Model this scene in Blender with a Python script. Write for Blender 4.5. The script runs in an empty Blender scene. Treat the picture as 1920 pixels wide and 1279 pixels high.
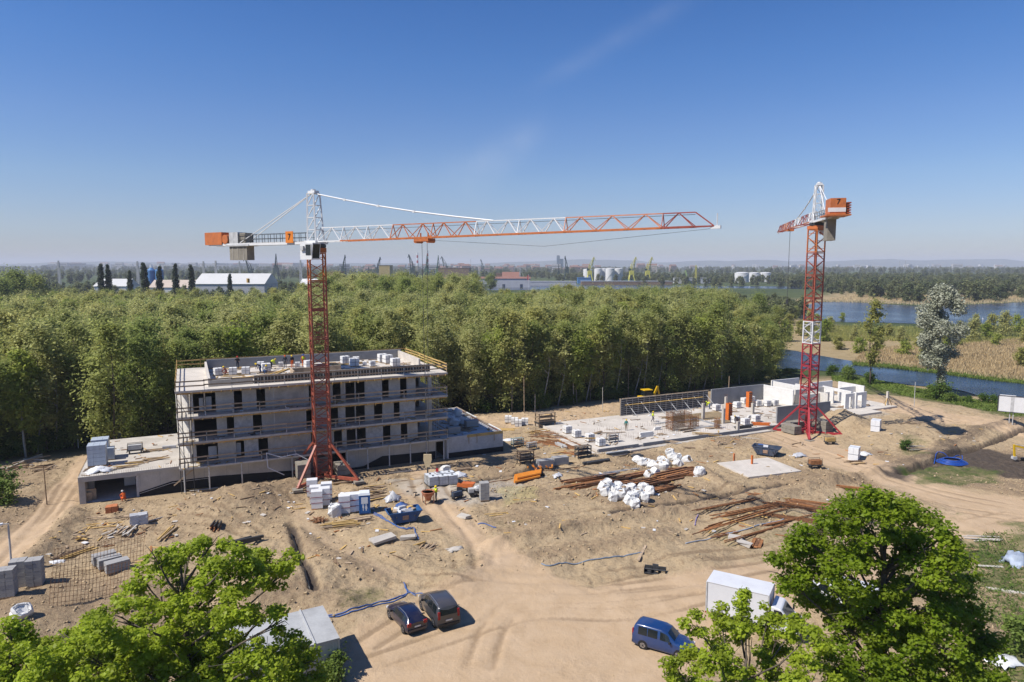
import bpy, bmesh, math, random
import numpy as np
from mathutils import Vector, Matrix
R=math.radians
rnd=random.Random(7)
scene=bpy.context.scene
COL=scene.collection

# ---------------------------------------------------------------- camera, sky, sun, exposure
PITCH=math.atan(142.5/1280); CH=26.0
cd=bpy.data.cameras.new('camera'); cam=bpy.data.objects.new('camera',cd); COL.objects.link(cam)
cd.lens=24; cd.sensor_width=36; cd.clip_start=0.5; cd.clip_end=40000
cam.location=(0,0,CH); cam.rotation_euler=(R(90)-PITCH,0,0)
scene.camera=cam
SUN_EL=R(51); SH=(0.92,0.392)                      # shadows fall this way on the ground
w=bpy.data.worlds.new("World"); scene.world=w; w.use_nodes=True
nt=w.node_tree; bg=nt.nodes['Background']
sky=nt.nodes.new('ShaderNodeTexSky'); sky.sky_type='NISHITA'; sky.sun_disc=False
sky.sun_elevation=SUN_EL; sky.sun_rotation=math.atan2(-SH[0],-SH[1])
sky.altitude=0; sky.air_density=1.0; sky.dust_density=0.3; sky.ozone_density=5.0
hs=nt.nodes.new('ShaderNodeHueSaturation'); hs.inputs['Saturation'].default_value=1.26; hs.inputs['Hue'].default_value=0.507
nt.links.new(sky.outputs[0],hs.inputs['Color'])
# two faint high contrails, part of the sky itself
tc=nt.nodes.new('ShaderNodeTexCoord')
def wn(t,**k):
    n=nt.nodes.new(t)
    for a,b in k.items(): setattr(n,a,b)
    return n
def vmath(op,a,b):
    n=wn('ShaderNodeVectorMath',operation=op)
    for i,s in enumerate((a,b)):
        if isinstance(s,(tuple,Vector)): n.inputs[i].default_value=tuple(s)
        else: nt.links.new(s,n.inputs[i])
    return n
def fmath(op,a,b=0.0,c=None):
    n=wn('ShaderNodeMath',operation=op)
    for i,s in enumerate((a,b) if c is None else (a,b,c)):
        if isinstance(s,(int,float)): n.inputs[i].default_value=s
        else: nt.links.new(s,n.inputs[i])
    return n.outputs[0]
def raydir(px,py):
    x=(px-960)/1280; u=(639.5-py)/1280
    return Vector((x,math.cos(PITCH)+u*math.sin(PITCH),-math.sin(PITCH)+u*math.cos(PITCH))).normalized()
def streak(p,q,width,amount,soft):
    a=raydir(*p); b=raydir(*q); n=a.cross(b).normalized(); m=(b-a).normalized(); mid=(a+b)*0.5; half=(b-a).length/2
    noise=wn('ShaderNodeTexNoise'); noise.inputs['Scale'].default_value=9; noise.inputs['Detail'].default_value=6
    nt.links.new(tc.outputs['Generated'],noise.inputs['Vector'])
    d=vmath('DOT_PRODUCT',tc.outputs['Generated'],n).outputs['Value']
    d=fmath('ADD',d,fmath('MULTIPLY',fmath('SUBTRACT',noise.outputs['Fac'],0.5),soft))
    d=fmath('DIVIDE',d,width); across=fmath('EXPONENT',fmath('MULTIPLY',fmath('MULTIPLY',d,d),-1.0))
    e=vmath('DOT_PRODUCT',vmath('SUBTRACT',tc.outputs['Generated'],tuple(mid)).outputs[0],m).outputs['Value']
    e=fmath('DIVIDE',e,half); along=fmath('EXPONENT',fmath('MULTIPLY',fmath('POWER',fmath('ABSOLUTE',e),4.0),-1.0))
    n2=wn('ShaderNodeTexNoise'); n2.inputs['Scale'].default_value=22; n2.inputs['Detail'].default_value=5
    nt.links.new(tc.outputs['Generated'],n2.inputs['Vector'])
    return fmath('MULTIPLY',fmath('MULTIPLY',across,along),fmath('MULTIPLY',n2.outputs['Fac'],amount))
tot=fmath('ADD',streak((1010,160),(1290,0),0.012,0.11,0.012),streak((860,350),(1015,245),0.022,0.2,0.05))
tot=fmath('ADD',tot,streak((560,375),(900,330),0.03,0.10,0.06))
mixn=nt.nodes.new('ShaderNodeMix'); mixn.data_type='RGBA'
nt.links.new(tot,mixn.inputs['Factor']); sx=wn('ShaderNodeSeparateXYZ'); nt.links.new(tc.outputs['Generated'],sx.inputs[0]); rp=wn('ShaderNodeValToRGB'); nt.links.new(sx.outputs[2],rp.inputs[0]); el=rp.color_ramp.elements; RM_=((0,(.80,.80,.90)),(.035,(.84,.83,.93)),(.115,(1.16,1.04,.98)),(.187,(1.26,1.09,1.03)),(.27,(1.14,1.10,1.07)),(.37,(1.0,1.03,1.04)))
while len(el)<len(RM_): el.new(.5)
for e_,(p_,c_) in zip(el,RM_): e_.position=p_; e_.color=(*[q/1.3 for q in c_],1)
nt.links.new(vmath('MULTIPLY',vmath('MULTIPLY',hs.outputs[0],(.91*1.3,.88*1.3,.96*1.3)).outputs[0],rp.outputs[0]).outputs[0],mixn.inputs[6]); mixn.inputs[7].default_value=(6.5,6.8,7.4,1)
nt.links.new(mixn.outputs[2],bg.inputs['Color']); bg.inputs['Strength'].default_value=0.081
sl=bpy.data.lights.new('sun','SUN'); sl.energy=4.3; sl.angle=R(0.53); sl.color=(1.0,0.945,0.87)
so=bpy.data.objects.new('sun',sl); COL.objects.link(so)
sd=Vector((SH[0]*math.cos(SUN_EL),SH[1]*math.cos(SUN_EL),-math.sin(SUN_EL)))
so.rotation_euler=sd.to_track_quat('-Z','Y').to_euler()
vs=scene.view_settings; vs.view_transform='Standard'; vs.look='None'; vs.exposure=0.55; vs.gamma=1.0; vs.use_curve_mapping=False
cy=scene.cycles; cy.max_bounces=8; cy.diffuse_bounces=6; cy.transparent_max_bounces=8; cy.volume_bounces=0; cy.use_denoising=True
cy.caustics_reflective=False; cy.caustics_refractive=False

# ---------------------------------------------------------------- places
def G(px,py,z=0.0):                                # the place on level z that the photograph shows at this pixel
    x=(px-960)/1280; u=(639.5-py)/1280
    dy=math.cos(PITCH)+u*math.sin(PITCH); dz=-math.sin(PITCH)+u*math.cos(PITCH)
    t=(z-CH)/dz
    return (x*t,dy*t)
U=Vector((.903,.431,0)).normalized(); V=Vector((-U.y,U.x,0)); UA=math.atan2(U.y,U.x)
A0=Vector((-37.75,75.3,0)); C0=Vector((12.0,92.9,0))
def LA(a,b,z=0): return A0+U*a+V*b+Vector((0,0,z))
def LC(a,b,z=0): return C0+U*a+V*b+Vector((0,0,z))

# ---------------------------------------------------------------- mesh helpers
class MB:
    def __init__(s): s.v=[]; s.f=[]; s.mi=[]; s.cur=0
    def add(s,vs,fs):
        o=len(s.v); s.v+= [tuple(x) for x in vs]; s.f+=[tuple(i+o for i in f) for f in fs]; s.mi+=[s.cur]*len(fs); return s
    def box(s,cx,cy,cz,sx,sy,sz,rot=0,tilt=0,taper=1.0):
        M=Matrix.Rotation(rot,3,'Z')@Matrix.Rotation(tilt,3,'X'); vs=[]
        for z in (-.5,.5):
            k=taper if z>0 else 1
            for x,y in ((-.5,-.5),(.5,-.5),(.5,.5),(-.5,.5)):
                p=M@Vector((x*sx*k,y*sy*k,z*sz)); vs.append((p.x+cx,p.y+cy,p.z+cz))
        return s.add(vs,[(3,2,1,0),(4,5,6,7),(0,1,5,4),(1,2,6,5),(2,3,7,6),(3,0,4,7)])
    def bx(s,x0,x1,y0,y1,z0,z1): return s.box((x0+x1)/2,(y0+y1)/2,(z0+z1)/2,x1-x0,y1-y0,z1-z0)
    def bar(s,p,q,w,h=None,up=(0,0,1)):
        p=Vector(p);q=Vector(q);d=q-p
        if d.length<1e-6: return s
        d.normalize(); h=w if h is None else h; up=Vector(up)
        if abs(d.dot(up))>.98: up=Vector((0,1,0.01))
        a=d.cross(up).normalized(); b=a.cross(d)
        vs=[]
        for c in (p,q):
            for i,j in ((-.5,-.5),(.5,-.5),(.5,.5),(-.5,.5)): vs.append(c+a*(i*w)+b*(j*h))
        return s.add(vs,[(3,2,1,0),(4,5,6,7),(0,1,5,4),(1,2,6,5),(2,3,7,6),(3,0,4,7)])
    def tube(s,pts,r,n=6,caps=True,rs=None):
        pts=[Vector(p) for p in pts]; m=len(pts); vs=[]; up=Vector((0,0,1))
        for i,p in enumerate(pts):
            d=(pts[min(i+1,m-1)]-pts[max(i-1,0)]).normalized()
            a=d.cross(up)
            if a.length<.05: a=d.cross(Vector((0,1,0)))
            a.normalize(); b=a.cross(d); rr=rs[i] if rs else r
            for k in range(n):
                t=2*math.pi*k/n; vs.append(p+a*(math.cos(t)*rr)+b*(math.sin(t)*rr))
        fs=[(i*n+k,i*n+(k+1)%n,(i+1)*n+(k+1)%n,(i+1)*n+k) for i in range(m-1) for k in range(n)]
        if caps: fs+=[tuple(range(n-1,-1,-1)),tuple((m-1)*n+k for k in range(n))]
        return s.add(vs,fs)
    def lathe(s,prof,n=16,c=(0,0,0)):              # prof: (r,z) list
        vs=[]; m=len(prof)
        for r,z in prof:
            for k in range(n):
                t=2*math.pi*k/n; vs.append((c[0]+r*math.cos(t),c[1]+r*math.sin(t),c[2]+z))
        fs=[(i*n+k,i*n+(k+1)%n,(i+1)*n+(k+1)%n,(i+1)*n+k) for i in range(m-1) for k in range(n)]
        fs+=[tuple(range(n-1,-1,-1)),tuple((m-1)*n+k for k in range(n))]
        return s.add(vs,fs)
    def prism(s,poly,z0,z1):
        n=len(poly); vs=[(x,y,z0) for x,y in poly]+[(x,y,z1) for x,y in poly]
        return s.add(vs,[tuple(range(n-1,-1,-1)),tuple(range(n,2*n))]+[(i,(i+1)%n,n+(i+1)%n,n+i) for i in range(n)])
    def yprism(s,poly,y0,y1):                      # poly in x,z
        n=len(poly); vs=[(x,y0,z) for x,z in poly]+[(x,y1,z) for x,z in poly]
        return s.add(vs,[tuple(range(n)),tuple(range(2*n-1,n-1,-1))]+[((i+1)%n,i,n+i,n+(i+1)%n) for i in range(n)])
    def mesh(s,name,mats,smooth=False):
        me=bpy.data.meshes.new(name); me.from_pydata(s.v,[],s.f)
        mats=mats if isinstance(mats,(list,tuple)) else [mats]
        for m in mats: me.materials.append(m)
        if len(mats)>1: me.polygons.foreach_set('material_index',s.mi)
        if smooth: me.polygons.foreach_set('use_smooth',[True]*len(me.polygons))
        me.update(); return me
    def build(s,name,mats,parent=None,smooth=False,loc=None,rot=0):
        return link(name,s.mesh(name,mats,smooth),parent,loc,rot)
def link(name,me,parent=None,loc=None,rot=0):
    o=bpy.data.objects.new(name,me); COL.objects.link(o)
    if parent is not None: o.parent=parent
    if loc is not None: o.location=loc
    if rot: o.rotation_euler=(0,0,rot)
    return o
def tag(o,label=None,cat=None,group=None,kind=None):
    for k,v in (('label',label),('category',cat),('group',group),('kind',kind)):
        if v: o[k]=v
    return o
def T(name,label,cat,loc=(0,0,0),rot=0,group=None):
    o=bpy.data.objects.new(name,None); COL.objects.link(o); o.empty_display_size=.2
    o.location=tuple(loc) if len(loc)==3 else (loc[0],loc[1],0); o.rotation_euler=(0,0,rot)
    return tag(o,label,cat,group)
def copy_tree(o,parent=None):
    c=o.copy(); COL.objects.link(c)
    if parent is not None: c.parent=parent
    for ch in list(o.children): copy_tree(ch,c)
    return c
def dup(o,loc,rot=0,label=None,scale=None):
    c=copy_tree(o); c.location=loc; c.rotation_euler=(0,0,rot)
    if label: c['label']=label
    if scale: c.scale=(scale,)*3 if not isinstance(scale,tuple) else scale
    return c
def rub(me,amp,seed=0):                            # jitter vertices a little: nothing is machine perfect
    r=random.Random(seed)
    for v in me.vertices: v.co+=Vector((r.uniform(-amp,amp),r.uniform(-amp,amp),r.uniform(-amp,amp)))
    return me

# ---------------------------------------------------------------- materials
_m={}
def M(name,col,var=.18,scale=1.5,rough=.85,bump=.15,metal=0.0,dirt=None,dscale=.6,damt=.5,spec=.4,objrnd=0.0):
    if name in _m: return _m[name]
    col=tuple(c*.84 for c in col); dirt=tuple(c*.84 for c in dirt) if dirt else None
    m=bpy.data.materials.new(name); m.use_nodes=True; n=m.node_tree; L=n.links.new; b=n.nodes['Principled BSDF']
    tcn=n.nodes.new('ShaderNodeTexCoord')
    def noise(s,d=5,off=0):
        x=n.nodes.new('ShaderNodeTexNoise'); x.inputs['Scale'].default_value=s; x.inputs['Detail'].default_value=d; x.inputs['Roughness'].default_value=.62
        L(tcn.outputs['Object'],x.inputs['Vector']); return x.outputs['Fac']
    def mul(a,c0,c1):
        r=n.nodes.new('ShaderNodeMapRange'); r.inputs[1].default_value=.3; r.inputs[2].default_value=.7; r.inputs[3].default_value=c0; r.inputs[4].default_value=c1; L(a,r.inputs[0]); return r.outputs[0]
    f=mul(noise(scale),1-var,1+var); f2=mul(noise(scale*9,3),1-var*.6,1+var*.6)
    mm=n.nodes.new('ShaderNodeMath'); mm.operation='MULTIPLY'; L(f,mm.inputs[0]); L(f2,mm.inputs[1]); fo=mm.outputs[0]
    if objrnd:
        oi=n.nodes.new('ShaderNodeObjectInfo'); r=n.nodes.new('ShaderNodeMapRange'); r.inputs[3].default_value=1-objrnd; r.inputs[4].default_value=1+objrnd; L(oi.outputs['Random'],r.inputs[0])
        m2=n.nodes.new('ShaderNodeMath'); m2.operation='MULTIPLY'; L(fo,m2.inputs[0]); L(r.outputs[0],m2.inputs[1]); fo=m2.outputs[0]
    vm=n.nodes.new('ShaderNodeVectorMath'); vm.operation='SCALE'; vm.inputs[0].default_value=col; L(fo,vm.inputs['Scale']); out=vm.outputs[0]
    if dirt:
        r=n.nodes.new('ShaderNodeMapRange'); r.inputs[1].default_value=.45; r.inputs[2].default_value=.72; r.inputs[4].default_value=damt; L(noise(dscale,7),r.inputs[0])
        x=n.nodes.new('ShaderNodeMix'); x.data_type='RGBA'; L(r.outputs[0],x.inputs['Factor']); L(out,x.inputs[6]); x.inputs[7].default_value=(*dirt,1); out=x.outputs[2]
    L(out,b.inputs['Base Color']); b.inputs['Roughness'].default_value=rough; b.inputs['Metallic'].default_value=metal; b.inputs['Specular IOR Level'].default_value=spec
    if bump:
        bp=n.nodes.new('ShaderNodeBump'); bp.inputs['Strength'].default_value=bump; bp.inputs['Distance'].default_value=.05; L(noise(scale*6,6),bp.inputs['Height']); L(bp.outputs[0],b.inputs['Normal'])
    _m[name]=m; return m
def leafmat(name,col,col2,trans=.35,rnd_amt=.3,rough=.6,dirtcol=None):
    m=bpy.data.materials.new(name); m.use_nodes=True; n=m.node_tree; L=n.links.new; b=n.nodes['Principled BSDF']; out=n.nodes['Material Output']
    geo=n.nodes.new('ShaderNodeTexCoord'); no=n.nodes.new('ShaderNodeTexNoise'); no.inputs['Scale'].default_value=.55; no.inputs['Detail'].default_value=4; L(geo.outputs['Object'],no.inputs['Vector'])
    oi=n.nodes.new('ShaderNodeObjectInfo'); wn_=n.nodes.new('ShaderNodeTexWhiteNoise'); wn_.noise_dimensions='3D'
    g=n.nodes.new('ShaderNodeNewGeometry'); sn=n.nodes.new('ShaderNodeVectorMath'); sn.operation='SNAP'; sn.inputs[1].default_value=(.5,.5,.5); L(geo.outputs['Object'],sn.inputs[0]); L(sn.outputs[0],wn_.inputs[0])
    ad=n.nodes.new('ShaderNodeMath'); ad.operation='MULTIPLY_ADD'; L(oi.outputs['Random'],ad.inputs[0]); ad.inputs[1].default_value=rnd_amt*2.2; L(no.outputs['Fac'],ad.inputs[2])
    s2=n.nodes.new('ShaderNodeMath'); s2.operation='SUBTRACT'; L(ad.outputs[0],s2.inputs[0]); s2.inputs[1].default_value=rnd_amt*1.1
    mr=n.nodes.new('ShaderNodeMapRange'); mr.inputs[1].default_value=.3; mr.inputs[2].default_value=.7; L(s2.outputs[0],mr.inputs[0])
    x=n.nodes.new('ShaderNodeMix'); x.data_type='RGBA'; L(mr.outputs[0],x.inputs['Factor']); x.inputs[6].default_value=(*col,1); x.inputs[7].default_value=(*col2,1)
    hv=n.nodes.new('ShaderNodeHueSaturation'); L(x.outputs[2],hv.inputs['Color'])
    vr=n.nodes.new('ShaderNodeMapRange'); vr.inputs[3].default_value=.78; vr.inputs[4].default_value=1.22; L(wn_.outputs['Value'],vr.inputs[0]); L(vr.outputs[0],hv.inputs['Value'])
    L(hv.outputs[0],b.inputs['Base Color']); b.inputs['Roughness'].default_value=rough; b.inputs['Specular IOR Level'].default_value=.25
    tr=n.nodes.new('ShaderNodeBsdfTranslucent'); L(hv.outputs[0],tr.inputs['Color'])
    ms=n.nodes.new('ShaderNodeMixShader'); ms.inputs[0].default_value=trans; L(b.outputs[0],ms.inputs[1]); L(tr.outputs[0],ms.inputs[2]); L(ms.outputs[0],out.inputs['Surface'])
    return m

# ---------------------------------------------------------------- noise and terrain
def vnoise(x,y,seed=0):
    xi=np.floor(x).astype(np.int64); yi=np.floor(y).astype(np.int64); fx=x-xi; fy=y-yi
    fx=fx*fx*(3-2*fx); fy=fy*fy*(3-2*fy)
    def h(a,b):
        n=(a*374761393+b*668265263+seed*974634777)&0x7fffffff
        n=((n^(n>>13))*1274126177)&0x7fffffff
        return ((n^(n>>16))&0xffff)/65535.0
    return (h(xi,yi)*(1-fx)+h(xi+1,yi)*fx)*(1-fy)+(h(xi,yi+1)*(1-fx)+h(xi+1,yi+1)*fx)*fy
def fbm(x,y,oct=5,seed=0,gain=.5):
    s=0;a=1;t=0
    for i in range(oct):
        s=s+a*vnoise(x*(2**i)+i*17.3,y*(2**i)-i*9.1,seed+i); t+=a; a*=gain
    return s/t
def pdist(x,y,pts,near=None):                      # distance to a polyline
    if near is not None:
        P_=np.array(pts); lo=P_.min(0)-near; hi=P_.max(0)+near; m=(x>lo[0])&(x<hi[0])&(y>lo[1])&(y<hi[1]); out=np.full(x.shape,1e3); out[m]=pdist(x[m],y[m],pts); return out
    d=np.full(x.shape,1e9)
    for (ax,ay),(bx_,by_) in zip(pts[:-1],pts[1:]):
        dx=bx_-ax; dy=by_-ay; l=dx*dx+dy*dy+1e-9
        t=np.clip(((x-ax)*dx+(y-ay)*dy)/l,0,1)
        d=np.minimum(d,np.hypot(x-ax-t*dx,y-ay-t*dy))
    return d
def inside(x,y,poly):
    c=np.zeros(x.shape,bool); n=len(poly); j=n-1
    for i in range(n):
        xi,yi=poly[i]; xj,yj=poly[j]
        c^=((yi>y)!=(yj>y))&(x<(xj-xi)*(y-yi)/(yj-yi+1e-12)+xi); j=i
    return c
def pmask(x,y,poly,soft):                          # 1 inside, fading to 0 over soft metres
    d=pdist(x,y,poly+[poly[0]]); s=np.where(inside(x,y,poly),d,-d)
    return np.clip(s/soft+.5,0,1)
def PX(*pts,z=0.0): return [G(px,py,z) for px,py in pts]

# ================================================================ GROUND
road=PX((600,1330),(640,1215),(700,1160),(800,1120),(880,1085),(905,1050),(860,1005),(800,965),(745,925),(770,885),(830,880),(850,930),(900,985),(985,1055),(1110,1100),(1300,1075),(1440,1050),(1600,1010),(1800,960),(1640,905),(1480,845),(1420,815),(1480,800),(1640,860),(1760,910),(1920,935),(2050,945),(2050,985),(1900,1000),(1720,1060),(1500,1150),(1330,1215),(1230,1330))
track=PX((-60,1120),(-40,1040),(60,960),(125,890),(150,850),(175,850),(160,885),(140,950),(80,1010),(0,1110))
track2=PX((520,930),(590,950),(640,1010),(720,1060),(800,1085),(770,1100),(690,1085),(600,1030),(540,980))
backroad=PX((830,790),(1000,765),(1165,735),(1165,775),(1020,800),(900,812))
eastroad=PX((1600,745),(1700,752),(1800,775),(1920,800),(2000,815),(2000,835),(1860,812),(1700,778),(1600,765))
grassR=PX((1790,1040),(1850,1000),(1960,985),(2100,985),(2100,1400),(1860,1400),(1840,1180))
verge=PX((1560,700),(1640,690),(1760,728),(1850,748),(1960,770),(2100,790),(2100,815),(1920,788),(1800,757),(1690,742),(1610,735))
weed1=PX((1690,880),(1760,868),(1880,885),(1880,905),(1790,912),(1720,905))
weed2=PX((1690,822),(1735,830),(1730,862),(1690,852))
weed3=PX((1370,960),(1480,950),(1560,985),(1520,1015),(1400,1040),(1330,1010))
weed4=PX((890,960),(980,955),(1000,985),(920,1000))
weed5=PX((620,1120),(720,1105),(730,1125),(640,1150))
wet=PX((1730,880),(1760,848),(1830,838),(1925,858),(2060,880),(2060,905),(1925,898),(1850,890))
wet2=PX((1640,890),(1740,862),(1760,880),(1700,905))
cement=PX((715,900),(800,895),(900,895),(990,905),(960,935),(880,950),(760,930))
yellowsand=PX((935,915),(1000,905),(1010,935),(950,950))
sitepoly=PX((-700,1500),(-500,960),(-60,868),(200,838),(330,800),(840,765),(1000,762),(1180,738),(1420,715),(1560,702),(1700,735),(1850,760),(2300,850),(2700,1500))
ridge=[PX((925,1025),(1000,1010),(1100,990),(1200,970),(1330,955),(1450,935),(1560,905),(1640,890)),
       PX((1640,885),(1700,868),(1760,848),(1830,815),(1900,792),(1990,765)),
       PX((1290,870),(1350,905),(1420,920)),PX((360,955),(470,935),(560,905)),PX((170,900),(130,980),(60,1050)),PX((640,1135),(560,1120),(480,1140)),
       PX((545,1000),(640,1060),(700,1085)),PX((900,1065),(1000,1045),(1120,1025),(1240,1000)),PX((960,950),(1060,935),(1180,905))]
ridge_h=[.75,.5,.4,.8,.7,.6,.35,.3,.25]; ridge_w=[1.0,1.5,1.0,2.6,1.3,2.0,1.6,1.6,1.0]
trench=[PX((545,985),(565,1050),(590,1115)),PX((1690,888),(1760,862),(1850,832),(1960,790)),PX((860,905),(960,890),(1010,872)),PX((1150,960),(1330,930),(1480,905))]
trench_d=[.5,.7,.3,.3]; trench_w=[.45,.55,.5,.5]
mound=[(1580,800,2.6,5.0),(1670,825,1.3,4.5),(1730,815,1.0,4.0),(470,945,1.1,4.5),(430,965,.8,3.5),(845,1095,.7,3.0),(610,1080,.7,3.0),(520,1090,.7,3.0),(460,1120,.8,3.0),(1380,985,.5,2.6),(1030,1000,.4,4),(1290,1055,.4,3),(60,930,.9,4),(40,1180,.8,3),(1750,835,.9,3.0),(1800,808,.7,4.0),(1890,800,.5,4.0),(700,1010,.5,2.5),(760,1040,.5,2),(1340,835,.35,3),(250,940,.4,4)]
ruts=[[(x,y) for x,y in PX((-40,1085),(70,985),(140,900),(165,855))],PX((-40,1060),(60,965),(125,890),(150,852)),PX((520,940),(600,1000),(700,1060),(790,1092)),PX((560,945),(640,1000),(740,1055),(830,1085)),
      PX((690,1210),(860,1110),(1000,1110),(1300,1095),(1600,1030),(1900,965)),PX((850,1200),(960,1135),(1150,1125),(1400,1090),(1700,1020)),PX((870,1060),(850,1000),(800,950),(770,900)),PX((910,1050),(890,1005),(840,950),(800,890)),
      PX((900,1070),(1000,1110),(1150,1135)),PX((1920,950),(1760,925),(1620,880),(1500,835)),PX((1920,965),(1740,940),(1600,895),(1470,845)),PX((1000,1075),(1200,1050),(1420,1040)),PX((985,1060),(1180,1035),(1380,1020))]
def curve(pl,n=5):
    p=[pl[0]]+list(pl)+[pl[-1]]; out=[]
    for i in range(1,len(p)-2):
        for s in range(n):
            t=s/n; out.append(tuple(.5*((2*p[i][c])+(-p[i-1][c]+p[i+1][c])*t+(2*p[i-1][c]-5*p[i][c]+4*p[i+1][c]-p[i+2][c])*t*t+(-p[i-1][c]+3*p[i][c]-3*p[i+1][c]+p[i+2][c])*t**3) for c in (0,1)))
    return out+[p[-1]]
tyre=[]
for pl in (PX((-40,1075),(65,975),(132,895),(160,853)),PX((-60,1100),(40,1030),(120,930),(150,880)),PX((525,935),(600,1000),(690,1052),(790,1092),(880,1105)),PX((690,1205),(800,1140),(900,1105),(1000,1100),(1200,1100),(1450,1060),(1700,1005),(1900,965)),PX((900,1250),(930,1170),(1000,1125),(1150,1118),(1350,1100)),PX((870,1075),(868,1020),(835,975),(795,930),(780,890)),PX((905,1065),(905,1020),(860,965),(820,915),(830,880)),PX((930,1080),(1050,1085),(1200,1070),(1400,1035),(1560,1010)),PX((1920,955),(1760,922),(1620,880),(1500,835),(1440,812)),PX((1920,975),(1740,945),(1600,900),(1500,860),(1440,830)),PX((640,940),(720,905),(850,885),(980,858),(1130,850)),PX((700,1240),(850,1190),(1000,1150),(1180,1150),(1320,1120)),PX((990,1040),(1130,1010),(1300,985),(1450,960)),PX((970,1000),(1100,965),(1260,950),(1400,905)),PX((300,985),(400,1000),(520,1020),(620,1070)),PX((250,960),(350,965),(450,990),(540,1050)),PX((1660,770),(1760,785),(1860,806),(1980,825)),PX((860,775),(980,772),(1100,756),(1160,750)),PX((1480,830),(1440,870),(1470,900),(1560,890)),PX((1230,1060),(1350,1040),(1450,1030))):
    c_=curve(pl); tyre+=[c_]
def terrain(x,y):
    site=pmask(x,y,sitepoly,16.0)
    rd=np.maximum(pmask(x,y,road,3.0),np.maximum(pmask(x,y,track,1.5)*.8,pmask(x,y,track2,2.0)*.7))
    rough=site*(1-.85*rd)
    flat=np.maximum.reduce([pmask(x,y,[tuple(LA(a,b)[:2]) for a,b in ((-11,-1.2),(42,-1.2),(42,20),(-11,20))],1.5),pmask(x,y,[tuple(LC(a,b)[:2]) for a,b in ((-.6,-.6),(60,-.6),(60,18),(-.6,18))],1.5)])
    rough=rough*(1-flat)
    near=np.clip((420-np.hypot(x,y))/300,0,1)
    z=-1.0*(1-site)*near+(-1.0)*(1-near)
    n1=fbm(x*.16,y*.16,4,3)-.5; n2=fbm(x*.7,y*.7,4,11)-.5; n3=np.abs(fbm(x*1.3,y*1.3,3,23)-.5)
    z=z+rough*(.65*n1+.42*n2-.30*n3)+site*(1-flat)*.12*n1
    for (pl,h,wd) in zip(ridge,ridge_h,ridge_w):
        d=pdist(x,y,pl,9)/wd; z=z+(1-flat)*h*np.exp(-d*d)*(.55+.9*fbm(x*.9,y*.9,3,31))
    for (pl,h,wd) in zip(trench,trench_d,trench_w):
        d=pdist(x,y,pl,3)/wd; z=z-(1-flat)*h*np.exp(-np.minimum(d,5)**4)
    c1=np.abs(fbm(x*1.1,y*1.1,4,131)-.5); c2=fbm(x*2.4,y*2.4,3,141)-.5; pat=np.clip((fbm(x*.11,y*.11,3,151)-.36)*4,.12,1); z=z+rough*near*pat*(.34*np.clip(.17-c1,-.2,.2)+.20*c2)
    for px,py,h,r in mound:
        cx,cy_=G(px,py); d=np.hypot(x-cx,y-cy_)/r; z=z+(1-flat*.9)*h*np.exp(-(d**2)*1.3)*(.8+.4*fbm(x*.5,y*.5,3,41))
    for pl in [off(c_,s_) for c_ in tyre for s_ in (-.85,.85)]:
        d=pdist(x,y,pl,3); z=z+site*(1-flat)*(-.09*np.exp(-(d/.3)**2)+.06*np.exp(-((d-.6)/.25)**2))*(.2+1.1*vnoise(x*.22,y*.22,5))*(1-.45*rd)
    return z
def off(pl,o):
    out=[]
    for i,(x,y) in enumerate(pl):
        ax,ay=pl[max(i-1,0)]; bx_,by_=pl[min(i+1,len(pl)-1)]; l=math.hypot(bx_-ax,by_-ay)+1e-9; out.append((x-(by_-ay)/l*o,y+(bx_-ax)/l*o))
    return out
def axis(a,b,step,lo,hi,g=1.07):
    v=list(np.arange(a,b+step,step)); s=step; c=v[-1]
    while c<hi: s*=g; c+=s; v.append(c)
    s=step; c=v[0]; pre=[]
    while c>lo: s*=g; c-=s; pre.append(c)
    return np.array(pre[::-1]+v)
GXS=axis(-70,92,.2,-16000,16000); GYS=axis(37,128,.2,-300,15000)
gx,gy=np.meshgrid(GXS,GYS); GZ=terrain(gx,gy)
def gz(x,y):                                       # ground level under a point
    i=min(max(int(np.searchsorted(GXS,x))-1,0),len(GXS)-2); j=min(max(int(np.searchsorted(GYS,y))-1,0),len(GYS)-2)
    fx=(x-GXS[i])/(GXS[i+1]-GXS[i]); fy=(y-GYS[j])/(GYS[j+1]-GYS[j])
    return float((GZ[j,i]*(1-fx)+GZ[j,i+1]*fx)*(1-fy)+(GZ[j+1,i]*(1-fx)+GZ[j+1,i+1]*fx)*fy)
def S(px,py,dz=0.0):                               # site point on the ground as seen at a pixel
    x,y=G(px,py)
    for _ in range(3):
        z=gz(x,y); x,y=G(px,py,z)
    return Vector((x,y,gz(x,y)+dz))
def np_mesh(name,verts,faces,mats,smooth=True):
    me=bpy.data.meshes.new(name); n=faces.shape[1]
    me.vertices.add(len(verts)); me.vertices.foreach_set('co',np.ascontiguousarray(verts,np.float32).ravel())
    me.loops.add(faces.size); me.loops.foreach_set('vertex_index',np.ascontiguousarray(faces,np.int32).ravel())
    me.polygons.add(len(faces)); me.polygons.foreach_set('loop_start',np.arange(0,faces.size,n,dtype=np.int32)); me.polygons.foreach_set('loop_total',np.full(len(faces),n,np.int32))
    if smooth: me.polygons.foreach_set('use_smooth',np.ones(len(faces),bool))
    for m in (mats if isinstance(mats,(list,tuple)) else [mats]): me.materials.append(m)
    me.update(calc_edges=True); return me
ny,nx=gx.shape
idx=np.arange(ny*nx).reshape(ny,nx)
gf=np.stack([idx[:-1,:-1].ravel(),idx[:-1,1:].ravel(),idx[1:,1:].ravel(),idx[1:,:-1].ravel()],1)
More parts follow.
